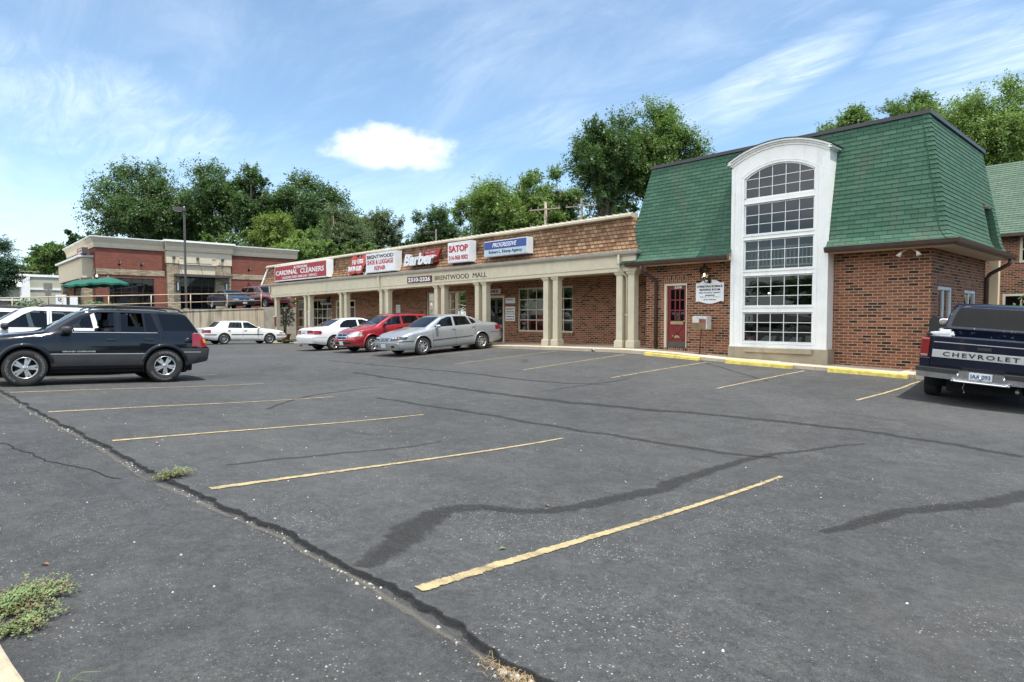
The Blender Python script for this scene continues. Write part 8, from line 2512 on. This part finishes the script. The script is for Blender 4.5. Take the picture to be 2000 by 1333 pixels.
def leafmat_(name, col, trans=.42, var=.35):
    m = bpy.data.materials.new(name); m.use_nodes = True
    nt = m.node_tree; nt.nodes.clear()
    out = nt.nodes.new('ShaderNodeOutputMaterial')
    g = nt.nodes.new('ShaderNodeNewGeometry')
    P = S(nt, g.outputs['Position'])
    n = noise(P, .55, 4, .6); rnd_ = S(nt, g.outputs['Random Per Island'])
    c = mixc(sstep(n, .3, .7), tuple(q * (1 - var) for q in col), tuple(q * (1 + var) for q in col))
    c = mixc(rnd_ * .38, c, (col[0] * 1.7, col[1] * 1.35, col[2] * .9))
    d = nt.nodes.new('ShaderNodeBsdfDiffuse'); link(nt, c, d.inputs[0])
    t = nt.nodes.new('ShaderNodeBsdfTranslucent'); link(nt, mixc(.4, c, (col[0] * 2.2, col[1] * 2.0, col[2] * .8)), t.inputs[0])
    gl = nt.nodes.new('ShaderNodeBsdfGlossy'); gl.inputs['Roughness'].default_value = .42; link(nt, (.9, .9, .9), gl.inputs[0])
    a = nt.nodes.new('ShaderNodeMixShader'); a.inputs[0].default_value = trans
    nt.links.new(d.outputs[0], a.inputs[1]); nt.links.new(t.outputs[0], a.inputs[2])
    b = nt.nodes.new('ShaderNodeMixShader'); b.inputs[0].default_value = .025
    nt.links.new(a.outputs[0], b.inputs[1]); nt.links.new(gl.outputs[0], b.inputs[2]); nt.links.new(b.outputs[0], out.inputs[0])
    return m


LM = {'dark': leafmat_('leaves_dark', (.066, .126, .044)), 'mid': leafmat_('leaves_mid', (.105, .185, .052)), 'light': leafmat_('leaves_light', (.135, .225, .062)),
      'yellow': leafmat_('leaves_yellow', (.145, .215, .055)), 'silver': leafmat_('leaves_silver', (.100, .150, .075)), 'conifer': leafmat_('needles', (.035, .075, .040), .15)}


def tree(name, base, top, rx, crown_lo, kind, label, seed, n=11000, leaf=.20, ry=None, shape='round', clumps=46, density=1.0, lobes=(), gap=.0, cat='tree', upright=0.0, forks=4):
    """base (x, y, z ground), top z, crown radius, z of crown bottom; lobes: (dx along the view plane, dz, r) extra masses"""
    rs = np.random.RandomState(seed); rr = random.Random(seed)
    x0, y0, z0 = base
    r = empty(name, base, label=label, cat=cat, group='trees behind the buildings')
    ry = ry or rx
    H = top - crown_lo; cz = crown_lo + H * .5
    # clump centres through the crown's volume, crowding its surface
    cl = []
    tries = 0
    while len(cl) < clumps and tries < 6000:
        tries += 1
        u = rs.normal(size=3); u /= np.linalg.norm(u)
        t = rs.random() ** .45
        if shape == 'round': e = 1.0
        elif shape == 'tall': e = 1.0
        elif shape == 'cone': e = 1.0
        w_ = 1 + .18 * math.sin(3 * math.atan2(u[1], u[0]) + seed) + .16 * math.sin(5 * u[2] + seed * 2) + .10 * math.sin(7 * u[0] + seed)
        p = np.array([u[0] * rx, u[1] * ry, u[2] * H * .5]) * t * w_ * .80
        if shape == 'cone':
            h = rs.random(); ang = rs.random() * 6.283; q = (1 - h) ** .8 * (.35 + .65 * rs.random()) ; p = np.array([math.cos(ang) * rx * q, math.sin(ang) * ry * q, (h - .5) * H * .96])
        if shape == 'vase':
            f = .45 + .55 * min(1, (p[2] / (H * .5) + 1) * .8); p[0] *= f; p[1] *= f
        c = np.array([x0, y0, cz]) + p
        if all(np.linalg.norm((c - o_) / np.array([1, 1, .8])) > min(rx, H * .5) * .17 for o_, _ in cl):
            cl.append((c, min(rx, H * .5) * (.26 + .18 * rs.random()) * (1.0 if shape != 'cone' else .8)))
    # limbs
    mb = MB()
    tr = .030 * (top - z0) * .62 + .06
    fork = z0 + (crown_lo - z0) * .75 + (top - z0) * .04
    lean = (rs.normal(0, .25), rs.normal(0, .25))
    mb.tube([(x0, y0, z0 - .2), (x0 + lean[0] * .2, y0 + lean[1] * .2, z0 + (fork - z0) * .5), (x0 + lean[0] * .5, y0 + lean[1] * .5, fork)], [tr * 1.25, tr, tr * .85], 9)
    F0 = np.array([x0 + lean[0] * .5, y0 + lean[1] * .5, fork])
    mains = []
    for k in range(forks):
        a = 6.283 * k / forks + rs.random()
        e = np.array([x0 + math.cos(a) * rx * .34, y0 + math.sin(a) * ry * .34, crown_lo + H * (.55 + .3 * rs.random())])
        if shape in ('cone',): e = np.array([x0, y0, top - .3])
        m1 = F0 + (e - F0) * .45 + np.array([math.cos(a), math.sin(a), 0]) * rx * .06
        mb.tube([F0, m1, e], [tr * .62, tr * .42, tr * .12], 6)
        mains.append((F0, m1, e))
    for c, rad in cl:
        best, bd = None, 1e9
        for (a, b, e) in mains:
            for t in (.25, .5, .75, 1.0, 1.3, 1.6):
                q = a + (b - a) * t if t <= 1 else b + (e - b) * (t - 1)
                if q[2] > c[2] - .05 * H: continue
                d = np.linalg.norm(q - c)
                if d < bd: best, bd = q, d
        if best is None: best = F0
        m_ = (best + c) / 2 + np.array([0, 0, -.08 * bd if bd < 1e8 else 0]) + rs.normal(0, .08, 3)
        mb.tube([best, m_, c], [tr * .22, tr * .13, tr * .04], 4, False)
    mb.build('trunk', m_bark, r)
    # leaves
    n = int(n * density * 3.2); leaf = leaf * .78
    wts = np.array([rad ** 2.2 for _, rad in cl]); wts /= wts.sum()
    cnt = np.maximum(20, (wts * n).astype(int))
    ctr = np.array([x0, y0, cz])
    allP, allN = [], []
    for (c, rad), k in zip(cl, cnt):
        # each clump is made of twig sprays
        ns = max(5, k // 26)
        sd_ = rs.normal(size=(ns, 3)); sd_ /= np.linalg.norm(sd_, axis=1)[:, None]
        out = (c - ctr) / (np.linalg.norm(c - ctr) + 1e-6)
        sd_ = sd_ + out * .35 + np.array([0, 0, .25 + upright]); sd_ /= np.linalg.norm(sd_, axis=1)[:, None]
        L_ = rad * (.75 + .75 * rs.random(ns) ** 1.5)
        idx = rs.randint(0, ns, k)
        t = rs.random(k) ** .6
        P = c + sd_[idx] * (L_[idx] * t)[:, None] * np.array([1, 1, .85 + upright * .5]) + rs.normal(0, rad * .13, (k, 3)) * (1.1 - t * .5)[:, None]
        N = sd_[idx] * .5 + rs.normal(0, .46, (k, 3)) + np.array([0, 0, .55])
        allP.append(P); allN.append(N)
    P = np.concatenate(allP); N = np.concatenate(allN)
    N /= np.linalg.norm(N, axis=1)[:, None]
    A = np.cross(N, rs.normal(size=N.shape)); A /= np.linalg.norm(A, axis=1)[:, None]
    B = np.cross(N, A)
    s_ = (leaf * (.55 + .8 * rs.random(len(P))))[:, None]
    asp = 1.0
    if kind == 'conifer': asp = .35
    V = np.stack([P - A * s_ * .5, P - B * s_ * .30 * asp + N * s_ * .06, P + A * s_ * .5, P + B * s_ * .30 * asp + N * s_ * .06], 1).reshape(-1, 3)
    V -= np.array(base)
    me = bpy.data.meshes.new('crown')
    nq = len(P)
    me.vertices.add(nq * 4); me.vertices.foreach_set('co', V.ravel())
    me.loops.add(nq * 4); me.loops.foreach_set('vertex_index', np.arange(nq * 4))
    me.polygons.add(nq); me.polygons.foreach_set('loop_start', np.arange(nq) * 4); me.polygons.foreach_set('loop_total', np.full(nq, 4))
    me.update(calc_edges=True)
    me.materials.append(LM[kind])
    o = bpy.data.objects.new('crown', me); COL.objects.link(o); o.parent = r
    return r


for T_ in TREES: tree(*T_[0], **T_[1])

# street trees behind the photographer, seen in window reflections; others added to darken reflections
protos = [o for o in bpy.data.objects if o.get('category') == 'tree' and o.name.startswith('leafy_tree')][:3]
ORD = 'first second third fourth fifth sixth seventh eighth ninth tenth eleventh twelfth thirteenth fourteenth fifteenth sixteenth'.split()
for k, (x, y, sc) in enumerate([(-130, -36, 1.2), (-114, -33, 1.1), (-98, -36, 1.2), (-82, -33, 1.1), (-67, -36, 1.15), (-52, -34, 1.0), (-40, -31, .9), (-27, -36, 1.1), (-14, -33, .95), (-2, -35, 1.05), (12, -32, .9), (26, -24, 1.1), (38, -12, 1.1), (42, 2, 1.0), (40, 16, 1.1), (44, 30, 1.1)]):
    src = protos[k % 3]
    o = src.copy(); COL.objects.link(o); o.location = (x, y, -5.2); o.scale = (sc * 1.5, sc * 1.5, sc * .8)
    o['label'] = 'unseen street tree across the road behind the photographer, %s in the row' % ORD[k] ; o['group'] = 'trees across the street'
    for ch in src.children:
        c_ = ch.copy(); COL.objects.link(c_); c_.parent = o
